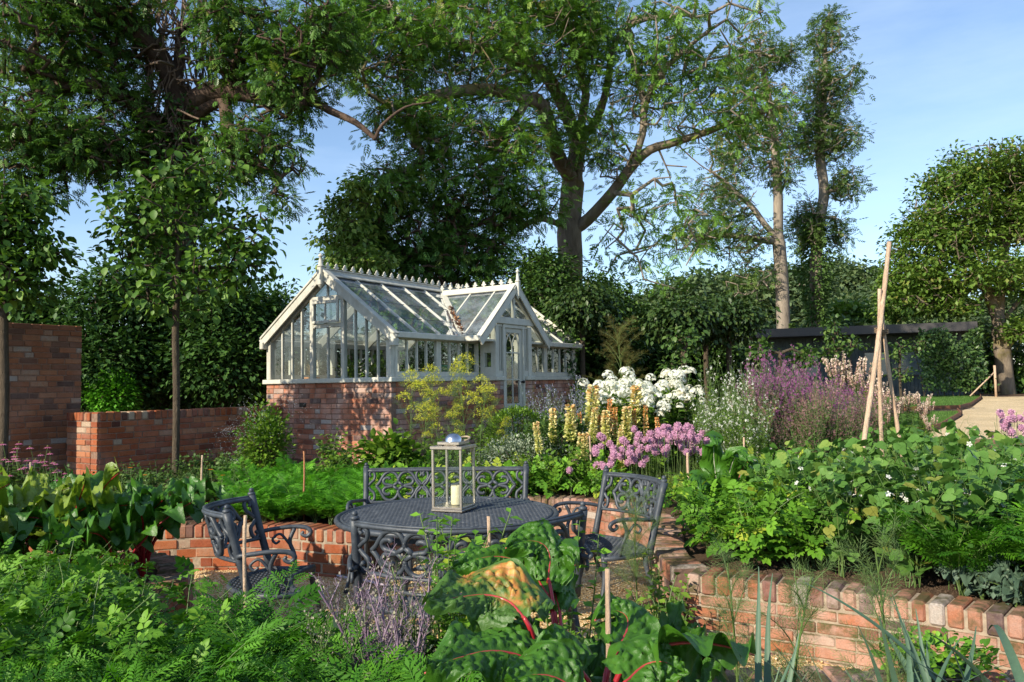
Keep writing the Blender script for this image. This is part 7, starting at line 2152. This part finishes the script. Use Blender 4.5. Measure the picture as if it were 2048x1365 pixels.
# ---- flowers
def stemmed(name, label, cat, group, heads, smat='stalk_green', hmat='lilac', head=None, leaves=None):
    pass
def head_ball(mb, c, R_, rg, n=130, size=0.009):
    u = rand_unit(rg, n)
    mb.scatter(LEAF4, c + u * R_ * 0.68, u + rand_unit(rg, n) * 0.25, rand_unit(rg, n), np.stack([np.full(n, R_ * 0.34)] * 3, 1) * np.array((1.1, 1.2, 1.0)), 0, np.clip(rg.normal(0.5, 0.25, n), 0, 1))
    mb.ball(c, R_ * 0.78, 10, 6, 0, 0.0)
def allium_proto(seed, label, group):
    rg = np.random.default_rng(seed)
    root = plant_root('allium', label, 'flower', group)
    s = MB(); P = arch(rg.uniform(0, 6), 1.0, 0.02, rg.uniform(0.05, 0.2), 8); s.tube(P, 0.0032, 5, cap=False)
    for i in range(4):
        B = arch(rg.uniform(0, 6), rg.uniform(0.35, 0.6), 0.1, 0.8, 7)
        T_ = tangents(B); sd = np.cross(T_, (0, 0, 1)); sd /= np.linalg.norm(sd, axis=1)[:, None] + 1e-6
        w = 0.005 * (1 - np.linspace(0, 1, 7) ** 2)[:, None] + 0.0005
        k = np.arange(6)
        s.add(np.concatenate([B + sd * w, B - sd * w]), [np.stack([k, k + 1, k + 8, k + 7], 1)], 0, 0.5)
    s.build('stem', M['stalk_green'], root)
    h = MB(); head_ball(h, np.array((0, 0, 0)), 1.0, rg)
    ho = h.build('flower_head', M['lilac'], root); ho.location = tuple(P[-1])
    return root
gr_al = 'lilac pompom flowers above the right-hand chair'
K['allium'] = Kind([allium_proto(600 + i, 'lilac pompom flower in the drift above the right-hand chair', gr_al) for i in range(4)])
def put_allium(kind, i, px, py, Y, dia_px=21):
    dia_px = dia_px - 4.5
    t_ = at(px, py, Y); g0 = float(gz(t_[0], Y)) - 0.02
    H = t_[2] - g0
    o = kind.put(i, (t_[0], Y, g0), rgp.uniform(0, 6.28), 1.0)
    R_ = dia_px / 2 / F_PX * Y
    for c_ in o.children:
        if c_.name.startswith('stem'): c_.scale = (H * 0.7, H * 0.7, H)
        else:
            c_.scale = (R_, R_, R_); x, y, z = K_TOP[i % 4]; c_.location = (x * H * 0.7, y * H * 0.7, z * H)
K_TOP = [tuple(c_.location) for o in K['allium'].p for c_ in o.children if c_.name.startswith('flower_head')]
al = [(1197, 872), (1206, 876), (1193, 898), (1190, 905), (1203, 893), (1221, 888), (1223, 897), (1225, 920), (1254, 886), (1262, 897), (1233, 911), (1240, 913), (1270, 858), (1275, 878), (1286, 870), (1296, 868), (1290, 880), (1300, 882), (1310, 870),
      (1318, 878), (1305, 893), (1299, 897), (1308, 904), (1314, 862), (1325, 855), (1326, 868), (1334, 862), (1340, 885), (1347, 868), (1352, 858), (1358, 863), (1361, 852), (1367, 860), (1372, 853), (1376, 866), (1382, 871), (1365, 874), (1370, 882),
      (1378, 886), (1366, 895), (1373, 904), (1380, 905), (1385, 893), (1390, 880), (1396, 874), (1404, 867), (1411, 882), (1407, 904), (1414, 912), (1422, 883), (1425, 898), (1257, 907), (1268, 911), (1278, 910), (1261, 918), (1267, 920), (1256, 926), (1293, 918), (1288, 928), (1247, 881),
      (1274, 889), (1332, 909), (1346, 874), (1342, 857), (1384, 856), (1355, 874), (1388, 866), (1320, 890), (1328, 900), (1284, 896), (1213, 934), (1217, 942), (1205, 930), (1220, 929), (1195, 931), (1147, 925), (1140, 941), (1337, 896), (1350, 884), (1301, 874),
      (1230, 905), (1245, 900), (1282, 903), (1395, 900), (1376, 876), (1360, 884), (1312, 884), (1334, 876)]
for i, (px, py) in enumerate(al):
    put_allium(K['allium'], i, px, py, 8.4 + 0.35 * math.sin(i * 1.7), 19 + (i % 4))
gr_al2 = 'lilac pompom flowers at the right edge beside the drive'
K['allium2'] = Kind([allium_proto(610 + i, 'lilac pompom flower in the clump at the right edge by the gravel drive', gr_al2) for i in range(4)])
rga = np.random.default_rng(615)
for i in range(30):
    px, py = rga.normal(2024, 20), rga.normal(850, 14)
    put_allium(K['allium2'], i, min(px, 2060), py, 7.4 + 0.3 * math.sin(i * 2.1), 19)

def phlox_proto(seed, label, group, nst=7, cream=0.3):
    rg = np.random.default_rng(seed)
    root = plant_root('phlox', label, 'phlox plant', group)
    s, l_, f_ = MB(), MB(), MB()
    for i in range(nst):
        P = arch(i * 2.4, rg.uniform(0.8, 1.0), 0.02, rg.uniform(0.1, 0.35), 9, 0.1, i)
        P[:, :2] += rg.normal(0, 0.05, 2)
        s.tube(P, 0.004, 5, cap=False)
        n = 34; t = np.linspace(0.15, 0.92, n); Q = lerp_path(P, t); a = np.arange(n) * 1.6
        D = np.stack([np.cos(a), np.sin(a), 0.25 + 0 * a], 1) + rg.normal(0, 0.15, (n, 3))
        l_.scatter(LEAF8, Q, D, (0, 0, 1) + rg.normal(0, 0.3, (n, 3)), np.stack([np.full(n, 0.05), rg.uniform(0.09, 0.13, n), np.full(n, 0.08)], 1), 0, rg.random(n))
        n = 48; u = rand_unit(rg, n); u[:, 2] = np.abs(u[:, 2]) * 1.1
        cc = P[-1] + (0, 0, -0.01)
        tone = rg.uniform(0.0, 1.0) if rg.random() < cream else rg.uniform(0.6, 1)
        f_.scatter(PENTA, cc + u * np.array((0.072, 0.072, 0.065)) * rg.uniform(0.75, 1.15), np.cross(u, rand_unit(rg, n)), u, rg.uniform(0.014, 0.019, n), 0, np.clip(tone + rg.normal(0, 0.15, n), 0, 1))
    s.build('stems', M['stalk_green'], root); l_.build('leaves', M['herb'], root); f_.build('blossoms', M['phlox_white'], root)
    return root
K['phlox'] = Kind([phlox_proto(620 + i, 'tall phlox with white domed flower heads beside the greenhouse', 'white phlox plants beside the greenhouse', cream=0.1) for i in range(3)])
K['phlox_c'] = Kind([phlox_proto(625 + i, 'fading cream phlox at the right end of the white drift', 'fading cream phlox plants', cream=1.0) for i in range(2)])
def put_top(kind, i, px, top, Y, H0, wide=1.0, rz=None):
    t_ = at(px, top, Y); g0 = float(gz(t_[0], Y)) - 0.02
    s_ = (t_[2] - g0) / H0
    return kind.put(i, (t_[0], Y, g0), rgp.uniform(0, 6.28) if rz is None else rz, (s_ * wide, s_ * wide, s_))
for i, (px, top, Y) in enumerate([(1200, 752, 10.6), (1225, 755, 10.2), (1248, 748, 10.7), (1270, 755, 10.1), (1292, 757, 10.5), (1212, 775, 9.9), (1262, 780, 9.7), (1300, 765, 10.0), (1318, 772, 10.4), (1238, 775, 9.8), (1285, 790, 9.6)]):
    put_top(K['phlox'], i, px, top, Y, 0.98, 0.9)
for i, (px, top, Y) in enumerate([(1330, 748, 10.8), (1352, 745, 10.9), (1345, 790, 9.9), (1365, 772, 10.5), (1388, 780, 10.4), (1325, 812, 9.6), (1310, 790, 10.0)]):
    put_top(K['phlox_c'], i, px, top, Y, 0.98, 0.9)

def spike_proto(seed, label, group, H=1.0, sl=0.38, R_=0.03, n=230, size=0.022, mat='spike_yellow', name='foxtail_spike', cat='flower', multi=1, leafmat='herb_dark', tmpl=None, leaves=True, varf=None, sp=0.2):
    rg = np.random.default_rng(seed)
    root = plant_root(name, label, cat, group)
    s, l_, f_ = MB(), MB(), MB()
    for k in range(multi):
        P = arch(k * 2.4 + rg.random(), H * (1 if multi == 1 else rg.uniform(0.75, 1)), 0.02, rg.uniform(0.02, 0.1) if multi == 1 else rg.uniform(0.1, 0.1 + sp), 9, 0.08, k)
        if multi > 1: P[:, :2] += rg.normal(0, 0.06, 2)
        s.tube(P, 0.0045 if multi == 1 else 0.003, 5, cap=False)
        t = 1 - sl + sl * rg.random(n); Q = lerp_path(P, t)
        q = (t - (1 - sl)) / sl
        rr = R_ * (1 - 0.55 * q) * np.clip(q * 10, 0.4, 1)
        a = rg.uniform(0, 6.28, n)
        O = np.stack([np.cos(a), np.sin(a), 0 * a], 1)
        D = O + np.array((0, 0, 0.2)) + rg.normal(0, 0.2, (n, 3))
        v = np.clip((varf(q) if varf else q) + rg.normal(0, 0.12, n), 0, 1)
        f_.scatter(tmpl or ROUND8, Q + O * rr[:, None] * 0.6, D, rand_unit(rg, n) + (0, 0, 0.8), size * rg.uniform(0.7, 1.2, n), 0, v)
        if leaves:
            m_ = 40; t = np.linspace(0.03, 1 - sl, m_); a = np.arange(m_) * 2.4
            l_.scatter(LEAF4, lerp_path(P, t), np.stack([np.cos(a), np.sin(a), 0.1 + 0 * a], 1), rg.normal(0, 0.3, (m_, 3)) + (0, 0, 1), np.stack([np.full(m_, 0.025), np.full(m_, 0.08), np.full(m_, 0.05)], 1), 0, rg.random(m_))
    s.build('stem', M['stalk_green'], root); f_.build('flower_spike', M[mat], root)
    if leaves: l_.build('leaves', M[leafmat], root)
    return root
gr_sp = 'yellow and orange flower spikes before the white phlox'
K['spy'] = Kind([spike_proto(630 + i, 'thick yellow-green flower spike with an orange tip before the phlox', gr_sp, sl=0.45, R_=0.052, n=300, size=0.036, varf=lambda q: 0.15 + 0.5 * q) for i in range(3)])
K['spo'] = Kind([spike_proto(635 + i, 'slender orange-brown flower spike among the yellow ones', 'orange-brown flower spikes among the yellow ones', sl=0.42, R_=0.032, n=190, size=0.028, varf=lambda q: 0.55 + 0.35 * q) for i in range(2)])
for i, (px, top, Y) in enumerate([(1088, 846, 8.9), (1104, 820, 9.2), (1136, 812, 9.2), (1150, 868, 8.8), (1173, 774, 9.6), (1176, 818, 9.2), (1167, 868, 8.8), (1207, 824, 9.2), (1248, 816, 9.3), (1258, 774, 9.6), (1230, 852, 8.9)]):
    o = put_top(K['spy'], i, px, top, Y, 0.99, rgp.uniform(0.95, 1.45)); o.rotation_euler[0] = rgp.normal(0, 0.06); o.rotation_euler[1] = rgp.normal(0, 0.06)
for i, (px, top, Y) in enumerate([(1214, 800, 9.4), (1227, 816, 9.3), (1270, 822, 9.3), (1289, 813, 9.4), (1318, 836, 9.2), (1246, 905, 8.5), (1157, 828, 9.5), (1196, 832, 9.3)]):
    put_top(K['spo'], i, px, top, Y, 0.99, 1.0)
K['pers'] = Kind([spike_proto(640 + i, 'pale pink flower spikes on a bushy plant right of the violet cloud', 'pale pink spiked plants left and right of the wigwam', sl=0.2, R_=0.018, n=70, size=0.022, mat='spike_pink', name='spiked_plant', multi=14, leafmat='herb', sp=0.5) for i in range(3)])
for i, (px, top, Y) in enumerate([(1680, 708, 11.6), (1702, 716, 11.8), (1730, 735, 11.4), (1745, 760, 11.5), (1765, 772, 11.2), (1790, 790, 11.4), (1815, 782, 11.6), (1838, 785, 11.8), (1850, 800, 11.5), (1775, 800, 10.9), (1855, 830, 10.9)]):
    put_top(K['pers'], i, px, top, Y, 0.97, 0.75)

def cloud_proto(seed, label, group, name, cat, H, nst, nbr, fm, fs, per, leafm='herb', tmpl=CROSS, ls=0.04, top=0.55, sp=0.35, br=0.3, smat='stalk_green', nl=30, sr=0.0022):
    rg = np.random.default_rng(seed)
    root = plant_root(name, label, cat, group)
    s, l_, f_ = MB(), MB(), MB()
    for i in range(nst):
        P = arch(i * 2.4, H * rg.uniform(0.7, 1.0), 0.03, rg.uniform(0.1, sp + 0.1), 9, 0.15, i)
        P[:, :2] += rg.normal(0, 0.05, 2)
        s.tube(P, np.linspace(sr * 1.4, sr * 0.5, 9), 4, cap=False)
        for j in range(nbr):
            t = top + (1 - top) * j / nbr; p = lerp_path(P, [t])[0]
            B = arch(rg.uniform(0, 6.28), H * br * rg.uniform(0.4, 1) * (1.2 - t * 0.6), 0.2, 0.75, 5) + p
            s.tube(B, sr * 0.4, 3, cap=False)
            Q = lerp_path(B, rg.uniform(0.35, 1.0, per)) + rg.normal(0, fs * 0.5, (per, 3))
            f_.scatter(tmpl, Q, rand_unit(rg, per), rand_unit(rg, per) + (0, -0.8, 0.5), fs * rg.uniform(0.6, 1.2, per), 0, rg.random(per))
        a = np.arange(nl) * 2.4; t = np.linspace(0.03, 0.8, nl)
        l_.scatter(LEAF4, lerp_path(P, t), np.stack([np.cos(a), np.sin(a), 0.4 + 0 * a], 1), rg.normal(0, 0.4, (nl, 3)) + (0, 0, 1), np.stack([np.full(nl, ls * 0.5), np.full(nl, ls * 1.3), np.full(nl, ls)], 1), 0, rg.random(nl))
    s.build('stems', M[smat], root); f_.build('blossoms', M[fm], root); l_.build('leaves', M[leafm], root)
    return root
K['gaura'] = Kind([cloud_proto(650 + i, 'airy plant of small white flowers between the phlox and the violet cloud', 'airy white-flowered plants', 'gaura', 'flower plant', 1.0, 8, 6, 'gaura_white', 0.017, 1, ls=0.045, top=0.4, nl=50) for i in range(4)])
for i in range(40):
    px = rgp.uniform(1385, 1530); Y = rgp.uniform(8.2, 10.2)
    top = 700 + abs(rgp.normal(0, 1)) * 55 + (10.2 - Y) * 40
    put_top(K['gaura'], i, px, top, Y, 0.98, 0.8)
K['verbena'] = Kind([cloud_proto(660 + i, 'wiry plant with a haze of tiny violet flowers left of the wigwam', 'violet haze of wiry flowering plants', 'verbena', 'flower plant', 1.0, 11, 8, 'violet', 0.014, 7, leafm='herb_dark', ls=0.045, top=0.35, nl=26, sp=0.45) for i in range(3)])
K['seed'] = Kind([cloud_proto(665 + i, 'wiry plant with faded red-brown flowers at the foot of the violet haze', 'faded brownish wiry plants left of the wigwam', 'verbena', 'flower plant', 1.0, 12, 8, 'mauve_brown', 0.013, 6, leafm='herb_dark', ls=0.045, top=0.2, nl=30, sp=0.5) for i in range(2)])
for i in range(44):
    px = rgp.uniform(1500, 1735); Y = rgp.uniform(9.0, 11.2)
    top = 690 + max(0, (px - 1560)) * 0.42 + max(0, 1530 - px) * 0.6 + abs(rgp.normal(0, 25)) + (11.2 - Y) * 18
    put_top(K['verbena'], i, px, top, Y, 0.98, 0.8)
for i in range(22):
    px = rgp.uniform(1490, 1740); Y = rgp.uniform(8.5, 9.4)
    put_top(K['seed'], i, px, rgp.uniform(755, 830), Y, 0.98, 0.9)
K['blue'] = Kind([cloud_proto(670 + i, 'hazy pale blue flowering plant in front of the greenhouse corner', 'hazy blue-flowered plants by the greenhouse', 'catmint', 'flower plant', 1.0, 11, 8, 'bluehaze', 0.012, 5, leafm='silver', ls=0.035, top=0.35, nl=24, sp=0.5) for i in range(3)])
for i, (px, top, Y) in enumerate([(1068, 770, 11.4), (1090, 778, 11.2), (1112, 765, 11.4), (1130, 800, 10.8), (1150, 765, 11.3), (1165, 748, 11.6), (1185, 770, 11.0), (1105, 815, 10.4), (1145, 810, 10.5), (1190, 800, 10.5), (1215, 800, 10.2), (1165, 830, 10.1), (1125, 830, 10.2), (1330, 862, 9.4), (1180, 850, 9.9)]):
    put_top(K['blue'], i, px, top, Y, 0.98, 0.8)
def echin(seed):
    rg = np.random.default_rng(seed)
    root = plant_root('coneflower', 'pink coneflower plant in front of the tall brown wall', 'flower plant', 'pink coneflowers at the left edge')
    s, l_, f_, c_ = MB(), MB(), MB(), MB()
    for i in range(6):
        P = arch(i * 2.4, rg.uniform(0.5, 0.72), 0.05, rg.uniform(0.1, 0.4), 8)
        s.tube(P, 0.003, 5, cap=False)
        n = 12; a = np.arange(n) / n * 6.28
        f_.scatter(LEAF4, np.repeat(P[-1:], n, 0), np.stack([np.cos(a), np.sin(a), -0.35 + 0 * a], 1), np.tile((0, 0, 1.0), (n, 1)), np.stack([np.full(n, 0.032), np.full(n, 0.052), np.full(n, 0.03)], 1), 0, rg.random(n))
        c_.ball(P[-1] + (0, 0, 0.006), 0.012, 8, 5)
        a = np.arange(20) * 2.4; l_.scatter(LEAF8, lerp_path(P, np.linspace(0.05, 0.7, 20)), np.stack([np.cos(a), np.sin(a), 0.3 + 0 * a], 1), rg.normal(0, .3, (20, 3)) + (0, 0, 1), np.full(20, 0.08), 0, rg.random(20))
    s.build('stems', M['stalk_green'], root); l_.build('leaves', M['herb_dark'], root); f_.build('petals', M['cone_pink'], root); c_.build('cones', M['bronze'], root)
    return root
K['echin'] = Kind([echin(680 + i) for i in range(2)])
for i, (px, top, Y) in enumerate([(22, 893, 8.4), (45, 905, 8.2), (80, 900, 8.4), (100, 915, 8.2), (60, 925, 8.0), (120, 935, 8.1), (10, 930, 7.9)]):
    put_top(K['echin'], i, px, top, Y, 0.66, 1.0)
def marig(seed):
    rg = np.random.default_rng(seed)
    root = plant_root('marigold', 'small orange marigold flower in the dark border by the low wall', 'flower', 'tiny orange marigolds')
    s = MB(); P = arch(rg.random() * 6, 0.35, 0.05, 0.3, 6); s.tube(P, 0.002, 4, cap=False); s.build('stem', M['stalk_green'], root)
    f_ = MB(); n = 14; a = np.arange(n) / n * 6.28
    f_.scatter(LEAF4, np.repeat(P[-1:], n, 0), np.stack([np.cos(a), np.sin(a), 0.25 + 0 * a], 1), np.tile((0, 0, 1.0), (n, 1)), np.full(n, 0.022), 0, rg.random(n)); f_.build('petals', M['orange_fl'], root)
    return root
K['marig'] = Kind([marig(690)])
for i, (px, top, Y) in enumerate([(268, 936, 7.9), (428, 940, 7.8), (464, 972, 7.5), (452, 984, 7.4), (440, 952, 7.7), (300, 950, 7.8), (470, 985, 7.35)]):
    put_top(K['marig'], i, px, top, Y, 0.35, 1.0)

# young fruit trees in the border and climber on the dark building
M['lf_apple'] = leaf_mat('leaf_apple', [(0, (0.04, 0.09, 0.02)), (0.6, (0.085, 0.165, 0.035)), (1, (0.17, 0.25, 0.06))], 0.45, 0.3, 0.35, 0.15, 3)
for i, (px, Y, bl, lab) in enumerate([(1672, 14.0, [(1670, 662, 14, 20, 30, 0.2), (1702, 690, 14, 32, 16, 0.2), (1655, 705, 14, 24, 26, 0.2)], 'young fruit tree sticking up in front of the dark roof'),
                                     (1368, 12.6, [(1362, 690, 12.6, 28, 40, 0.25), (1380, 670, 12.6, 22, 22, .2), (1345, 740, 12.6, 25, 30, 0.2)], 'young fruit tree with a bare grey stem behind the cream phlox'),
                                     (1800, 19.0, [(1795, 700, 19, 28, 28, 0.3), (1838, 690, 19, 28, 28, 0.3), (1800, 745, 19, 30, 30, .3)], 'leafy young fruit tree just right of the wigwam tip'),
                                     (1560, 13.0, [(1520, 700, 13, 20, 16, .2), (1608, 712, 13, 18, 28, 0.2)], 'young fruit tree rising out of the violet flowers')]):
    b0 = tree_base(px, Y)
    tree('fruit_tree', lab, 'tree', b0, [([b0, at(px, 760, Y), at(px, 700, Y)], 0)], bl, 42, 10, 0.10, LEAF8, 0.075, 'bark_thin', 'lf_apple', 0.035, 700 + i, step=0.15, r_tip=0.004, droop=0.2)
def climber(px0, px1, top, bot, Y, label, seed, n):
    rg = np.random.default_rng(seed)
    a, b_ = at(px0, top, Y), at(px1, bot, Y)
    base = np.array(((a[0] + b_[0]) / 2, Y, float(gz(0, Y))))
    root = thing('wall_climber', label, 'climbing plant', base)
    x = rg.uniform(a[0], b_[0], n); zt = a[2] + 0.25 * np.sin(x * 2.3) + 0.15 * np.sin(x * 5.1)
    z = base[2] + 0.25 + (zt - base[2] - 0.25) * rg.random(n) ** 0.8
    y = Y - np.abs(rg.normal(0, 0.18, n)) * (1 + 0.8 * np.sin(x * 3 + z * 2))
    f = MB(); f.scatter(LEAF4, np.stack([x, y, z], 1) - base, rand_unit(rg, n) + (0, -0.5, -0.5), rand_unit(rg, n) * 0.5 + (0, -0.8, 0.8), rg.uniform(0.09, 0.18, n), 0, rg.random(n))
    f.build('leaves', M['lf_ivy2'], root)
    s = MB()
    for i in range(12):
        xx = rg.uniform(a[0], b_[0]) - base[0]
        s.tube([(xx, 0.05, 0), (xx + rg.normal(0, .15), 0.05, 0.9), (xx + rg.normal(0, .3), 0.05, 1.7)], 0.014, 4, cap=False)
    s.build('stems', M['bark_thin'], root)
M['lf_ivy2'] = leaf_mat('leaf_climber', [(0, (0.03, 0.07, 0.018)), (0.6, (0.065, 0.13, 0.03)), (1, (0.12, 0.2, 0.05))], 0.4, 0.2, 0.4, 0.15, 2)
climber(1835, 1965, 665, 790, 27.6, 'leafy creeper covering the right end of the dark building', 720, 3600)
hedge(1960, 2300, 31.0, 690, 'dark undergrowth below the broad tree at the right edge', 722, 7000, mat='lf_yew', size=0.25)
for i, (x0, y0, x1, y1) in enumerate([(1989, 730, 1989, 792)]):
    t_ = at(x0, y0, 27.0)
    o = MB(); o.tube([(0, 0, 0), (0, 0, t_[2] - 0.86)], 0.04, 8); root = thing('fence_post', 'lone wooden post with a slanting brace left of the right-edge trunk', 'post', (t_[0], 27.0, 0.84))
    o.build('post', M['bamboo'], root)
    o = MB(); o.tube([(-0.9, 0, 0.05), (-0.03, 0, 0.85)], 0.025, 6); o.build('brace', M['bamboo'], root)

# ---- inside the greenhouse
def pot(label, x, y, h, r, mat, plant, seed, name='plant_pot'):
    p = gl2w(x, y, 1.547)
    root = thing(name, label, 'plant pot', p)
    o = MB(); o.lathe([(0.001, 0), (r * 0.7, 0), (r * 0.95, h * 0.85), (r * 1.05, h * 0.86), (r * 1.05, h), (r * 0.9, h), (r * 0.85, h * 0.9), (0.001, h * 0.88)], 20)
    o.build('pot', mat, root)
    rg = np.random.default_rng(seed); f = MB()
    if plant == 'spiky':
        for i in range(46):
            P = arch(rg.uniform(0, 6.28), rg.uniform(0.25, 0.42), rg.uniform(0, 0.5), rg.uniform(0.9, 2.0), 8) + (0, 0, h * 0.85)
            T_ = tangents(P); sd = np.cross(T_, (0, 0, 1)); sd /= np.linalg.norm(sd, axis=1)[:, None] + 1e-6
            w = 0.008 * (1 - np.linspace(0, 1, 8) ** 2)[:, None] + 0.0008; k = np.arange(7)
            f.add(np.concatenate([P + sd * w, P - sd * w]), [np.stack([k, k + 1, k + 9, k + 8], 1)], 0, rg.random())
        f.build('leaves', M['straw'], root)
    else:
        n = 260; u = rand_unit(rg, n); u[:, 2] = np.abs(u[:, 2]) * 1.6
        f.scatter(LEAF8, (0, 0, h) + u * rg.uniform(0.04, 0.24, n)[:, None], u + rand_unit(rg, n) * .5, rand_unit(rg, n) * .5 + (0, 0, 1), rg.uniform(0.05, 0.1, n), 0, rg.random(n))
        f.build('leaves', M['herb'], root)
terra = plain_mat('terracotta', (0.42, 0.17, 0.07), 0.8)
pot('terracotta pot with a straw-coloured spiky plant inside the greenhouse gable', 0.42, 2.0, 0.2, 0.12, terra, 'spiky', 730)
pot('green leafy pot plant on the staging behind the first side window', 1.2, 1.95, 0.16, 0.09, terra, 'leafy', 731)
pot('leafy pot plant on the staging behind the second side window', 1.9, 1.95, 0.16, 0.09, terra, 'leafy', 732)
pot('leafy pot plant at the far right end of the greenhouse staging', 4.5, 1.95, 0.16, 0.09, terra, 'leafy', 733)
p = gl2w(1.68, 0.35, 1.55)
root = thing('watering_can', 'small green plastic pot on the sill behind the second side window', 'pot', p)
o = MB(); o.lathe([(0.001, 0.17), (0.055, 0.17), (0.075, 0.33), (0.08, 0.33), (0.08, 0.35), (0.07, 0.35), (0.05, 0.18)], 18); root.name = 'plastic_pot'
o.build('pot', plain_mat('green_plastic', (0.05, 0.35, 0.22), 0.4), root)
# fine spray of a sprinkler in front of the low wall
rg = np.random.default_rng(740); o = MB(); n = 900
t_ = rg.random(n); k_ = rg.integers(0, 4, n)
c0 = at(430, 960, 9.2); tx = np.array([-0.1, 0.35, 0.75, 0.2])[k_] + rg.normal(0, 0.10, n); hh = np.array([1.2, 1.5, 1.9, 1.75])[k_]
Pd = np.stack([c0[0] + 0.25 + tx * t_ * 1.2, 9.2 + rg.normal(0, 0.12, n), 0.55 + 4 * hh * 0.42 * t_ * (1 - t_ * 0.86) + rg.normal(0, 0.05, n)], 1)
o.scatter((oct_v, [oct_f]), Pd, rand_unit(rg, n), rand_unit(rg, n), rg.uniform(0.0018, 0.0038, n), 0, 1.0)
M['drops'] = plain_mat('water_drops', (0.8, 0.85, 0.9), 0.1, spec=0.8)
tag(o.build('water_spray', M['drops']), kind='stuff')
for k_ in K.values(): k_.clean()
